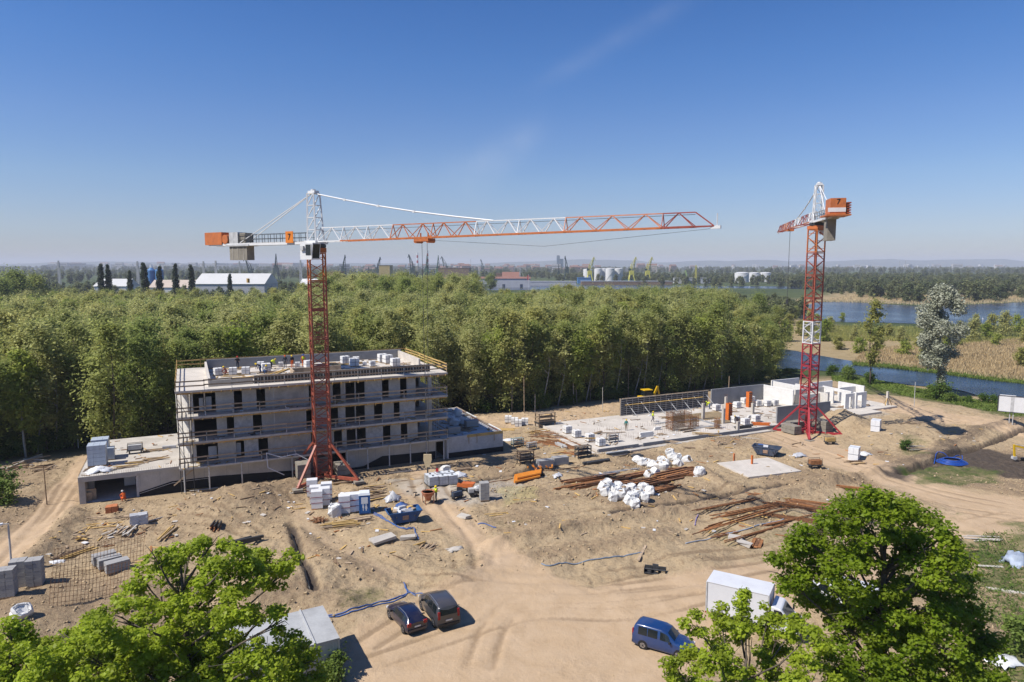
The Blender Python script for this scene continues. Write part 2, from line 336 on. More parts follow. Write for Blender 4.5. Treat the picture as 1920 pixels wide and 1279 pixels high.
# what kind of earth lies where (soil, grass, reed; darker along the trenches)
xr,yr=gx.ravel(),gy.ravel(); zr=GZ.ravel()
site=pmask(xr,yr,sitepoly,7.0)
e1=(fbm(xr*.45,yr*.45,5,51)-.5)
def zone(poly,soft,edge=1.0): return np.clip(pmask(xr,yr,poly,soft)+edge*e1*(pmask(xr,yr,poly,soft*2.5)>0),0,1)*(pmask(xr,yr,poly,soft*2.5)>0)
rd=np.maximum.reduce([zone(road,2.5),zone(track,1.5),zone(track2,1.6,.5)*.45,zone(backroad,2,.5)*.6,zone(eastroad,2.5)*.8])
gr=np.maximum.reduce([zone(grassR,4,2.6)*.72,zone(verge,3,1.5),zone(weed1,2,1.8)*.75,zone(weed2,2,2)*.6,zone(weed3,2.5,1.8)*.4,zone(weed4,2.5,1.5)*.35,zone(weed5,1.5,1.5)*.5])
dk=np.maximum.reduce([zone(wet,2.5),zone(wet2,2.5)*.75])
d2=pdist(xr,yr,ridge[1]); dk=np.maximum(dk,np.clip(1.2-d2/2.0+e1,0,1)*.5)
for pl,wd in zip(trench,trench_w): dk=np.maximum(dk,np.clip(1.2-pdist(xr,yr,pl)/(wd*1.5),0,1)*.8)
cm=np.maximum(zone(cement,2.5)*.8,zone([ (p.x,p.y) for p in (LC(-1.4,-1.6),LC(60,-1.6),LC(61,2),LC(60,19),LC(-1.4,19))],1.5,.6)*.6)
ys=zone(yellowsand,1.5)
clod=np.clip((fbm(xr*.12,yr*.12,4,61)-.42)*3.2,0,1)*site*(1-rd)
for pl,wd in zip(ridge,ridge_w): clod=np.maximum(clod,np.clip(1.2-pdist(xr,yr,pl)/(wd*1.6),0,1)*.75)
leftdirt=pmask(xr,yr,PX((-300,1250),(-100,880),(150,850),(170,870),(150,930),(60,1050),(30,1130)),4)*(1-rd); clod=np.maximum(clod,leftdirt*(.6+e1))
dist=np.hypot(xr,yr); wx=xr/np.maximum(yr,1)
marsh=np.clip((wx-.34)*18,0,1)*np.clip((yr-100)/25,0,1)*(1-site)
reedn=fbm(xr*.018,yr*.018,4,71); reed=marsh*np.clip((reedn-.36)*6,0,1)*np.clip((640-dist)/120,0,1)
reed=np.maximum(reed,pmask(xr,yr,PX((1420,640),(1480,572),(1560,548),(1740,541),(1930,540),(2100,542),(2100,560),(1900,562),(1700,568),(1540,563),(1500,600),(1500,650),z=-1),14)*(.75+e1))
reed=np.maximum(reed,pmask(xr,yr,PX((1590,655),(1700,640),(1930,632),(2200,640),(2200,735),(1930,708),(1750,690),(1640,680),z=-1),12)*(.8+e1))
reed=np.maximum(reed,pmask(xr,yr,PX((930,553),(1010,548),(1280,548),(1280,556),(1100,560),z=-1),14)*.9)
reed=np.maximum(reed,pmask(xr,yr,PX((1600,533),(1560,527),(1660,529),(1700,536),z=-1),10)*.9)
mg=(1-site)*np.clip((dist-330)/80,0,1); mg=np.maximum(mg,marsh)
ff=(1-site)*(1-mg)
rutz=np.zeros_like(xr)
for c_ in tyre:
    for s_ in (-.85,.85): rutz=np.maximum(rutz,np.exp(-(pdist(xr,yr,off(c_,s_),3)/.33)**2))
rutz=rutz*site*np.clip(vnoise(xr*.2,yr*.2,91)*1.8-.25,0,1)  # ruts also drawn into the ground colour as darker stripes
def attr(me,name,cols):
    a=me.color_attributes.new(name,'FLOAT_COLOR','POINT'); arr=np.zeros((len(xr),4),np.float32); arr[:,3]=1
    for i,c in enumerate(cols): arr[:,i]=np.clip(c,0,1)
    a.data.foreach_set('color',arr.ravel())
def ground_material():
    m=bpy.data.materials.new('earth'); m.use_nodes=True; n=m.node_tree; L=n.links.new; b=n.nodes['Principled BSDF']
    tc_=n.nodes.new('ShaderNodeTexCoord')
    def noise(s,d=6,r=.6,dist_=0):
        x=n.nodes.new('ShaderNodeTexNoise'); x.inputs['Scale'].default_value=s; x.inputs['Detail'].default_value=d; x.inputs['Roughness'].default_value=r; x.inputs['Distortion'].default_value=dist_; L(tc_.outputs['Object'],x.inputs['Vector']); return x.outputs['Fac']
    def rng(f,a,bb,c=0.,d=1.):
        x=n.nodes.new('ShaderNodeMapRange'); x.inputs[1].default_value=a; x.inputs[2].default_value=bb; x.inputs[3].default_value=c; x.inputs[4].default_value=d; L(f,x.inputs[0]); return x.outputs[0]
    def mix(f,a,c):
        x=n.nodes.new('ShaderNodeMix'); x.data_type='RGBA'
        for s,i in ((f,0),(a,6),(c,7)):
            if isinstance(s,tuple): x.inputs[i].default_value=(*s,1)
            elif isinstance(s,(int,float)): x.inputs[i].default_value=s
            else: L(s,x.inputs[i])
        return x.outputs[2]
    def mth(op,a,c):
        x=n.nodes.new('ShaderNodeMath'); x.operation=op
        for i,s in enumerate((a,c)):
            if isinstance(s,(int,float)): x.inputs[i].default_value=s
            else: L(s,x.inputs[i])
        x.use_clamp=False; return x.outputs[0]
    def ch(name):
        a=n.nodes.new('ShaderNodeAttribute'); a.attribute_name=name; s=n.nodes.new('ShaderNodeSeparateColor'); L(a.outputs['Color'],s.inputs[0]); return s.outputs
    a1,a2,a3=ch('zoneA'),ch('zoneB'),ch('zoneC')
    big,mid,fine,grit,far=noise(.09),noise(.55,8,.65,.4),noise(2.6,8,.68),noise(14,4,.7),noise(.012,6)
    def sharp(z,amt=.55):                          # break the edge of a zone with noise
        return rng(mth('ADD',z,mth('MULTIPLY',mth('SUBTRACT',fine,.5),amt)),.3,.7)
    sand=mix(rng(mid,.32,.68),(.42,.31,.185),(.535,.41,.255)); sand=mix(rng(big,.35,.65,0,.5),sand,(.48,.365,.22))
    sand=mix(rng(fine,.53,.66,0,.7),sand,(.26,.172,.10)); sand=mix(rng(grit,.62,.75,0,.4),sand,(.56,.47,.37))
    sand=mix(mth('MULTIPLY',rng(mth('ADD',a3[1],mth('MULTIPLY',mth('SUBTRACT',fine,.5),1.2)),.35,.85),.62),sand,(.27,.19,.12))
    rdc=mix(rng(mid,.35,.65),(.51,.365,.225),(.57,.42,.275)); rdc=mix(rng(fine,.6,.75,0,.3),rdc,(.41,.28,.17))
    c=mix(mth('MULTIPLY',sharp(a1[0],.4),.9),sand,rdc)
    c=mix(mth('MULTIPLY',sharp(a2[2],.6),.75),c,mix(rng(mid,.35,.65),(.41,.36,.29),(.50,.46,.39)))
    c=mix(mth('MULTIPLY',sharp(a3[2],.5),.6),c,(.47,.40,.19))
    c=mix(sharp(a1[2],.6),c,mix(rng(fine,.35,.65),(.075,.058,.045),(.135,.105,.08)))
    gc=mix(rng(mid,.4,.62),(.075,.115,.025),(.23,.20,.095)); c=mix(mth('MULTIPLY',sharp(a1[1],.9),.9),c,gc)
    c=mix(a2[1],c,mix(rng(fine,.4,.6),(.06,.065,.028),(.14,.13,.06)))
    c=mix(a3[0],c,mix(rng(far,.35,.65),(.05,.075,.028),(.10,.125,.045)))
    c=mix(sharp(a2[0],.5),c,mix(rng(mid,.35,.65),(.33,.25,.13),(.45,.35,.20)))
    rut=ch('zoneD'); c=mix(mth('MULTIPLY',rng(mth('ADD',rut[0],mth('MULTIPLY',mth('SUBTRACT',fine,.5),.9)),.3,.8),.6),c,(.25,.175,.105))
    sc_=n.nodes.new('ShaderNodeVectorMath'); sc_.operation='SCALE'; sc_.inputs['Scale'].default_value=.80; L(c,sc_.inputs[0]); c=sc_.outputs[0]
    L(c,b.inputs['Base Color']); b.inputs['Roughness'].default_value=.95; b.inputs['Specular IOR Level'].default_value=.15
    bp=n.nodes.new('ShaderNodeBump'); bp.inputs['Strength'].default_value=.9; bp.inputs['Distance'].default_value=.24
    hgt=mth('ADD',mth('MULTIPLY',fine,1.0),mth('MULTIPLY',mid,.8)); hgt=mth('ADD',hgt,mth('MULTIPLY',grit,.22))
    hgt=mth('MULTIPLY',hgt,mth('SUBTRACT',1.0,mth('MULTIPLY',a1[0],.72)))
    L(hgt,bp.inputs['Height']); L(bp.outputs[0],b.inputs['Normal'])
    return m
gme=np_mesh('ground',np.stack([xr,yr,zr],1),gf,ground_material())
attr(gme,'zoneA',(rd,gr,dk)); attr(gme,'zoneB',(reed,ff,cm)); attr(gme,'zoneC',(mg*(1-reed*.5),clod,ys)); attr(gme,'zoneD',(rutz,rutz*0,rutz*0))
ground=link('ground',gme); tag(ground,'sandy building ground with wheel tracks and heaps of earth',kind='structure')

# clods and stones lying loose on the rough earth: nobody could count them
cr=np.random.RandomState(9); wgt=(clod*.9+.08)*site*(1-rd)*(1-np.clip(dk*1.5,0,1))*(1-gr)*(np.hypot(xr,yr)<150)*(xr>-75)*(xr<100)*(yr>36)
for a_,b_,o_ in ((-11,42,LA),(-1,60,LC)): wgt=wgt*(1-pmask(xr,yr,[tuple(o_(p,q)[:2]) for p,q in ((a_,-.3),(b_,-.3),(b_,19),(a_,19))],.5))
pk=cr.choice(len(xr),17000,p=wgt/wgt.sum()); cs=.03+.13*cr.rand(17000)**5+.025*cr.rand(17000)
oc=np.array([(1,0,0),(0,1,0),(-1,0,0),(0,-1,0),(0,0,.8),(0,0,-.5)],float); of=np.array([(0,1,4),(1,2,4),(2,3,4),(3,0,4),(1,0,5),(2,1,5),(3,2,5),(0,3,5)])
cv=oc[None]*cs[:,None,None]*(1+.45*cr.randn(17000,6,1)).clip(.5,1.7)+np.stack([xr[pk]+cr.uniform(-.2,.2,17000),yr[pk]+cr.uniform(-.2,.2,17000),zr[pk]+cs*.25],1)[:,None,:]
tag(link('earth_clods',np_mesh('earth_clods',cv.reshape(-1,3),(of[None]+6*np.arange(17000)[:,None,None]).reshape(-1,3),M('clod',(.48,.365,.22),.3,.35,.95,0),False)),'clods and stones lying loose on the dug earth',kind='stuff')

# ================================================================ WATER
def water_mat():
    m=bpy.data.materials.new('water'); m.use_nodes=True; n=m.node_tree; L=n.links.new; b=n.nodes['Principled BSDF']
    t=n.nodes.new('ShaderNodeTexCoord'); x=n.nodes.new('ShaderNodeTexNoise'); x.inputs['Scale'].default_value=1.1; x.inputs['Detail'].default_value=6; L(t.outputs['Object'],x.inputs['Vector'])
    y=n.nodes.new('ShaderNodeTexNoise'); y.inputs['Scale'].default_value=.03; y.inputs['Detail'].default_value=4; L(t.outputs['Object'],y.inputs['Vector'])
    bp=n.nodes.new('ShaderNodeBump'); bp.inputs['Distance'].default_value=.22; L(x.outputs['Fac'],bp.inputs['Height']); L(bp.outputs[0],b.inputs['Normal'])
    r=n.nodes.new('ShaderNodeMapRange'); r.inputs[1].default_value=.42; r.inputs[2].default_value=.58; r.inputs[3].default_value=.25; r.inputs[4].default_value=1.0; L(y.outputs['Fac'],r.inputs[0]); L(r.outputs[0],bp.inputs['Strength'])
    b.inputs['Base Color'].default_value=(.018,.032,.062,1); b.inputs['Roughness'].default_value=.12; b.inputs['IOR'].default_value=1.33
    return m
WM=water_mat()
def smooth_poly(p,n=4):
    out=[]; k=len(p)
    for i in range(k):
        p0,p1,p2,p3=[np.array(p[(i+j-1)%k]) for j in range(4)]
        for s in range(n):
            t=s/n; out.append(tuple(.5*((2*p1)+(-p0+p2)*t+(2*p0-5*p1+4*p2-p3)*t*t+(-p0+3*p1-3*p2+p3)*t**3)))
    return out
def sheet(name,pts,z,mat,label):
    q=smooth_poly(pts); r_=random.Random(len(name)+len(q))
    me=bpy.data.meshes.new(name); me.from_pydata([(x,y,z) for x,y in q],[],[tuple(range(len(q)))]); me.materials.append(mat)
    bm=bmesh.new(); bm.from_mesh(me); bmesh.ops.triangulate(bm,faces=bm.faces[:]); bmesh.ops.recalc_face_normals(bm,faces=bm.faces[:])
    for f in bm.faces:
        if f.normal.z<0: f.normal_flip()
    bm.to_mesh(me); bm.free()
    return tag(link(name,me),label,kind='structure')
sheet('river',PX((1420,648),(1475,656),(1540,668),(1600,678),(1660,684),(1710,690),(1760,696),(1800,703),(1850,709),(1920,716),(2050,728),(2300,745),(2300,830),(2050,792),(1920,768),(1850,748),(1800,733),(1750,727),(1700,722),(1650,714),(1600,702),(1540,696),(1480,692),(1420,690),z=-1),-.86,WM,'dark blue river bending past the site')
sheet('pond',PX((1478,586),(1505,575),(1540,567),(1600,567),(1660,571),(1720,574),(1760,574),(1830,571),(1920,567),(2050,562),(2200,566),(2200,612),(2050,612),(1920,609),(1850,611),(1780,609),(1700,607),(1640,605),(1590,605),(1545,602),(1510,599),(1480,594),z=-1),-.85,WM,'wide blue pond behind the reeds')
sheet('channel',PX((900,544),(900,537),(1060,534),(1200,535),(1300,536),(1500,537.5),(1660,538),(1680,541.5),(1560,543),(1400,541),(1250,541.5),(1080,543),z=-1),-.84,WM,'far narrow channel below the harbour')
sheet('harbour_basin',PX((1480,527),(1490,522.5),(1550,523),(1600,524.5),(1570,527),z=-1),-.83,WM,'small far basin beside the tanks')

# ================================================================ VEGETATION
def leafcloud(name,cl,n,sz,mat,seed,up=.3,long=1.0,shell=.15,squash=1.0,soft=False):
    r=np.random.RandomState(seed); cl=np.array(cl,float); wgt=cl[:,3]**2.3; k=r.choice(len(cl),n,p=wgt/wgt.sum())
    d=r.normal(size=(n,3)); d/=np.linalg.norm(d,axis=1)[:,None]
    rad=(np.clip(np.abs(r.normal(size=n))*.78,0,1.9) if soft else shell+(1-shell)*r.rand(n)**.6)[:,None]*cl[k,3][:,None]
    off=d*rad; off[:,2]*=squash; c=cl[k,:3]+off
    nr=d*.35+r.normal(size=(n,3))*.5; nr[:,2]+=up; nr/=np.linalg.norm(nr,axis=1)[:,None]
    t=r.normal(size=(n,3)); t-=nr*(t*nr).sum(1)[:,None]; t/=np.linalg.norm(t,axis=1)[:,None]; bt=np.cross(nr,t)
    s=sz*(.6+.8*r.rand(n))[:,None]
    v=np.empty((n,4,3)); v[:,0]=c-t*s*long*.5; v[:,1]=c+bt*s*.42+t*s*long*.05-nr*s*.1; v[:,2]=c+t*s*long*.5; v[:,3]=c-bt*s*.42+t*s*long*.05-nr*s*.1
    return np_mesh(name,v.reshape(-1,3),np.arange(n*4).reshape(n,4),mat,False)
BARK=M('bark',(.13,.105,.08),.3,3,.95,.5); BARKP=M('pale_bark',(.33,.30,.25),.3,3,.9,.4,dirt=(.08,.07,.06),dscale=1.5,damt=.6)
BARKS=M('silver_bark',(.36,.36,.33),.25,3,.9,.4)
LEAF=dict(willow=leafmat('willow_leaf',(.335,.36,.115),(.475,.475,.19),.6,.6),alder=leafmat('alder_leaf',(.26,.315,.085),(.37,.40,.12),.6,.5),
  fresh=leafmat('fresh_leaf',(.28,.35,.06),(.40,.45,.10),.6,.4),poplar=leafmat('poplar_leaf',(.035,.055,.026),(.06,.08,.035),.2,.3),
  silver=leafmat('silver_leaf',(.27,.29,.20),(.43,.44,.34),.3,.2),maple=leafmat('maple_leaf',(.185,.27,.016),(.37,.455,.038),.58,.25,.5),
  oliv=leafmat('olive_leaf',(.37,.37,.11),(.48,.465,.16),.6,.45),far=leafmat('far_leaf',(.11,.135,.055),(.175,.19,.08),.4,.6),bush=leafmat('bush_leaf',(.10,.17,.03),(.20,.27,.055),.5,.4),reedleaf=leafmat('reed_leaf',(.52,.40,.22),(.64,.51,.30),.4,.3))
def crown_clumps(h,base,rad,n,seed,top=1.0):
    r=random.Random(seed); out=[]
    for i in range(n):
        t=(i+r.random())/n; z=base+(h-base)*t
        env=rad*(math.sin(math.pi*min(1,max(.08,(t*.85+.12))))**.7)*top
        a=r.random()*6.283; q=env*math.sqrt(r.random())*.85; rr=r.uniform(.75,1.45)*rad*.33
        out.append((q*math.cos(a),q*math.sin(a),min(z,h-rr*.6),rr))
    out.append((0,0,h-rad*.35,rad*.36)); return out
def trunk_mesh(name,h,base,cl,seed,mat,r0,lean=.6,nl=7,split=False):
    r=random.Random(seed); m=MB(); pts=[]; lx=r.uniform(-lean,lean); ly=r.uniform(-lean,lean)
    N=7
    for i in range(N):
        t=i/(N-1); pts.append(Vector((lx*math.sin(t*2.2)+r.uniform(-.08,.08)*h*.06,ly*math.sin(t*2)+r.uniform(-.08,.08)*h*.06,h*.86*t-.3*(i==0))))
    m.tube(pts,r0,6,rs=[r0*(1-.86*i/(N-1)) for i in range(N)])
    for c in r.sample(cl,min(nl,len(cl))):
        c=Vector(c[:3]); k=min(N-2,max(1,int((c.z-c.xy.length*.9)/h/.86*(N-1)))); p=pts[k]; mid=(p+c)/2+Vector((0,0,-.25)); rr=r0*.45*(1-.6*k/N)
        m.tube([p,mid,c],rr,5,rs=[rr,rr*.7,rr*.25])
    return m.mesh(name,mat,True)
class Kind:
    def __init__(s,h,base,rad,ncl,nleaf,sz,leaf,seed,bark=BARK,r0=.17,up=.75,long=1.6,lean=.6):
        s.cl=crown_clumps(h,base,rad,ncl,seed); s.h=h
        s.crown=leafcloud('crown',s.cl,nleaf,sz,LEAF[leaf],seed,up,long,soft=True); s.trunk=trunk_mesh('trunk',h,base,s.cl,seed,bark,r0,lean)
    def plant(s,x,y,z,scale,label,group=None,rot=None,name='tree',cat='tree'):
        t=T(name,label,cat,(x,y,z),rnd.random()*6.28 if rot is None else rot,group); k=scale if isinstance(scale,tuple) else (scale,)*3; t.scale=k
        link('crown',s.crown,t); link('trunk',s.trunk,t); return t
KW=[Kind(17,2.5,3.7,36,7000,.27,'willow',100+i,BARK,.16) for i in range(4)]
KA=[Kind(16,2.2,3.4,32,6800,.26,'alder',120+i,BARK,.17) for i in range(2)]
KO=[Kind(16.5,4.5,3.4,30,6200,.27,'oliv',130+i,BARKP,.15) for i in range(2)]
KF=[Kind(15,4.0,2.8,26,7600,.31,'fresh',140+i,BARKP,.14) for i in range(2)]
forest=PX((-260,925),(-60,864),(60,850),(205,823),(330,795))+[tuple(LA(-10,24)[:2]),tuple(LA(20,28)[:2]),tuple(LA(44,26)[:2])]+PX((905,772),(985,768),(1100,752),(1180,740),(1330,726),(1420,712),(1485,700))
def PD(px,d): return ((px-960)/1280*d,d)
forest+= [PD(1478,160),PD(1455,190),PD(1425,225),PD(1385,262),PD(1330,300),PD(1180,310),PD(960,318),PD(860,345),PD(640,350),PD(520,330),PD(400,325),PD(200,335),PD(0,350),PD(-300,380)]
fr=random.Random(5); spots=[]
y=70.0
fpx=np.array([p[0] for p in forest]); fpy=np.array([p[1] for p in forest])
while y<430:
    sp=4.3 if y<150 else 5.2 if y<230 else 6.4; x=-330.0
    while x<150:
        qx=x+fr.uniform(-.42,.42)*sp; qy=y+fr.uniform(-.42,.42)*sp; spots.append((qx,qy)); x+=sp
    y+=sp*.92
sa=np.array(spots); keep=inside(sa[:,0],sa[:,1],forest)&(np.abs(sa[:,0])<.86*sa[:,1]+6); sa=sa[keep]
ed=pdist(sa[:,0],sa[:,1],forest[:15]); order=np.argsort(np.hypot(sa[:,0],sa[:,1])+0*ed); sa=sa[order]; ed=ed[order]
fgroup='trees of the wood behind the building site'
flab={'willow':'grey green willow among many alike in the wood behind the site','alder':'dark green alder among many alike in the wood behind the site','oliv':'olive brown tree just coming into leaf in the wood behind the site','fresh':'fresh yellow green tree with pale stem in the wood behind the site'}
farpts={'willow':[],'alder':[],'oliv':[],'fresh':[]}
NIND=272
later=[]
ZONES=((60,'far left of the dirt track'),(160,'left of the deck'),(250,'above the deck stacks'),(330,'left of the block'),(450,'above the roof left end'),(570,'above the roof workers'),(650,'round the nearer mast'),(760,'above the roof pallets'),(850,'at the roof right corner'),(920,'above the low wing'),(1000,'above the tall pole'),(1100,'above the slab corner'),(1170,'left of the shuttering'),(1250,'above the backhoe'),(1330,'above the shuttering'),(1420,'above the grey back wall'),(9999,'beside the river'))
def zoneword(px): return next(w for e,w in ZONES if px<e)
def rowword(x,y):
    d=float(pdist(np.array([x]),np.array([y]),forest[:14])[0]); return 'front row' if d<5 else 'second row' if d<10 else 'third row' if d<16 else 'deep inside'
ORD=('first','second','third','fourth','fifth','sixth','seventh','eighth','ninth','tenth','eleventh','twelfth','thirteenth','fourteenth','fifteenth','sixteenth','seventeenth','eighteenth','nineteenth','twentieth')
def number_off(items):                             # items: (key words, position, object, text before) -> every label singles out one
    by={}
    for key,pos,o in items: by.setdefault(key,[]).append((pos,o))
    for key,l in by.items():
        l.sort(key=lambda q:q[0])
        for i,(pos,o) in enumerate(l): o['label']=key if len(l)==1 else key+(', leftmost' if i==0 else ', rightmost' if i==len(l)-1 else ', '+ORD[min(i,19)]+' from left')
for i,(x,y_) in enumerate(sa):
    q=fr.random(); cl=fbm(np.array([x*.03]),np.array([y_*.03]),3,81)[0]
    kd='willow' if q<.60 else 'oliv' if q<.69 else 'alder' if q<.90 else 'fresh'
    if cl>.60 and q<.4: kd='oliv'
    if cl<.38 and q<.4: kd='alder'
    d=math.hypot(x,y_); px=960+1280*x/y_
    s=fr.uniform(.78,1.16)
    if 600<px<900 and y_>235: s*=1.22
    if px>1380: s*=.82
    if 905<px<1010 and y_>190: s*=.84
    if px<560 and y_>200: s*=.84
    if i<NIND:
        K={'willow':KW,'alder':KA,'oliv':KO,'fresh':KF}[kd]; t_=K[fr.randrange(len(K))].plant(x,y_,gz(x,y_),(s*fr.uniform(.88,1.12),s*fr.uniform(.88,1.12),s),'tree',fgroup); later.append((px,rowword(x,y_),kd,t_))
    else: farpts[kd].append((x,y_,-1.0,s))
KW_={'willow':'grey green willow','alder':'dark green alder','oliv':'olive brown budding tree','fresh':'fresh yellow green tree'}
number_off([(KW_[kd]+', wood '+rw_+', '+zoneword(px),px,o) for px,rw_,kd,o in later])
def scatter(name,pts,protos,label,seed):           # a mass nobody could count: one object of instanced crowns
    me=bpy.data.meshes.new(name); me.from_pydata([p[:3] for p in pts],[],[])
    a=me.attributes.new('size','FLOAT','POINT'); a.data.foreach_set('value',[p[3] for p in pts])
    o=link(name,me); tag(o,label,kind='stuff')
    g=bpy.data.node_groups.new(name,'GeometryNodeTree'); g.interface.new_socket('Geometry',in_out='INPUT',socket_type='NodeSocketGeometry'); g.interface.new_socket('Geometry',in_out='OUTPUT',socket_type='NodeSocketGeometry')
    N=g.nodes.new; L=g.links.new; gi=N('NodeGroupInput'); go=N('NodeGroupOutput'); ip=N('GeometryNodeInstanceOnPoints'); jn=N('GeometryNodeGeometryToInstance')
    for p in protos:
        oi=N('GeometryNodeObjectInfo'); oi.inputs['Object'].default_value=p; oi.inputs['As Instance'].default_value=True; L(oi.outputs['Geometry'],jn.inputs[0])
    rv=N('FunctionNodeRandomValue'); rv.data_type='FLOAT_VECTOR'; rv.inputs[0].default_value=(-.05,-.05,0); rv.inputs[1].default_value=(.05,.05,6.28)
    na=N('GeometryNodeInputNamedAttribute'); na.data_type='FLOAT'; na.inputs['Name'].default_value='size'
    L(gi.outputs[0],ip.inputs['Points']); L(jn.outputs[0],ip.inputs['Instance']); ip.inputs['Pick Instance'].default_value=True; L(rv.outputs[0],ip.inputs['Rotation']); L(na.outputs[0],ip.inputs['Scale']); L(ip.outputs[0],go.inputs[0])
    md=o.modifiers.new('scatter','NODES'); md.node_group=g
    return o
def crown_of(kinds):
    out=[]
    for k in kinds:
        for o in bpy.data.objects:
            if o.data==k.crown: out.append(o); break
    return out
for kd,K,l in (('willow',KW,'distant grey green willow wood'),('alder',KA,'distant dark green trees within the willow wood'),('oliv',KO,'distant olive brown trees within the willow wood'),('fresh',KF,'distant fresh green trees within the willow wood')):
    if farpts[kd]: scatter('distant_wood',farpts[kd],crown_of(K),l,1)

# ================================================================ APARTMENT BLOCK UNDER CONSTRUCTION
CON=M('concrete',(.56,.54,.51),.18,.5,.9,.2,dirt=(.38,.36,.33),dscale=.35,damt=.55)
CONL=M('light_concrete',(.54,.50,.44),.12,.6,.9,.15,dirt=(.36,.32,.26),dscale=.4,damt=.6)
CONW=M('fresh_slab',(.62,.57,.50),.1,.5,.9,.12,dirt=(.42,.38,.32),dscale=.35,damt=.6)
GREY=M('grey_concrete',(.30,.305,.31),.12,.6,.9,.15,dirt=(.2,.2,.2),dscale=.5,damt=.5)
CON2=M('warm_concrete',(.60,.565,.51),.22,1.1,.9,.25,dirt=(.34,.32,.29),dscale=.8,damt=.6); CON3=M('block_concrete',(.53,.53,.54),.3,2.2,.9,.3,dirt=(.72,.70,.66),dscale=1.6,damt=.5)
BITUM=M('bitumen',(.008,.009,.011),.2,1,.8,.1)
TIM=M('weathered_timber',(.40,.30,.20),.3,1.2,.9,.25,objrnd=.25); TIMY=M('new_timber',(.56,.37,.13),.2,1.2,.85,.2,objrnd=.2); TIMB=M('brown_timber',(.20,.13,.075),.3,1.2,.9,.3,objrnd=.2)
STEEL=M('galvanised_steel',(.55,.55,.54),.2,2,.6,.1,metal=.15); DSTEEL=M('dark_steel',(.05,.052,.055),.25,2,.6,.1); RUST=M('rusty_steel',(.31,.135,.05),.4,3,.95,.4,objrnd=.3); RUSTD=M('dark_rust',(.20,.095,.045),.4,3,.95,.4,objrnd=.3)
WHITE=M('white_block',(.80,.79,.76),.06,1.2,.8,.1,dirt=(.62,.58,.52),dscale=.8,damt=.4); WRAP=M('white_wrap',(.82,.83,.84),.05,2,.35,.25); STRAP=M('red_print',(.33,.05,.06),.15,2,.5,0); DSTRAP=M('grey_strap',(.24,.24,.26),.15,2,.5,0)
DARKIN=M('darkened_interior',(.16,.155,.15),.2,.6,.95,.1)  # interior walls coloured dark so the openings read as unlit rooms
BWALL=M('block_wall',(.66,.63,.57),.12,1.5,.9,.25,dirt=(.48,.42,.35),dscale=.7,damt=.5)
blk=T('apartment_building','four storey concrete apartment block under construction with guard rails round its slabs','building',A0,UA)
LV=[3.0,5.95,8.87,11.9]
def part(mb,name,mat,parent=blk,smooth=False,label=None,kind=None):
    o=mb.build(name,mat,parent,smooth)
    if label: o['label']=label
    if kind: o['kind']=kind
    return o
for i,z in enumerate(LV):
    m=MB(); m.bx(0,32.4,0,18.8,z-.24,z); part(m,'slab',CONW if i==3 else CONL)
part(MB().bx(0,32.4,2,18.8,-.2,.06),'ground_slab',CON)
OP=[[(1.9,4.2),(6.2,7.1),(8.7,9.8),(14.9,15.4),(17.7,18.7),(19.3,20.45),(20.6,21.75),(24.0,25.0),(26.4,27.3),(28.7,30.3)],
    [(1.8,4.2),(5.3,6.1),(8.2,9.2),(14.4,15.2),(17.3,18.3),(19.2,20.4),(20.55,21.7),(22.9,24.0),(25.5,26.3),(28.4,30.0)],
    [(1.8,2.95),(3.1,4.2),(6.2,7.1),(8.7,9.7),(14.8,15.3),(17.7,18.7),(19.3,20.45),(20.6,21.75),(24.0,24.9),(26.4,27.3),(28.5,30.2)]]
BOARDP=M('pale_board',(.50,.52,.55),.08,1,.7,.05)
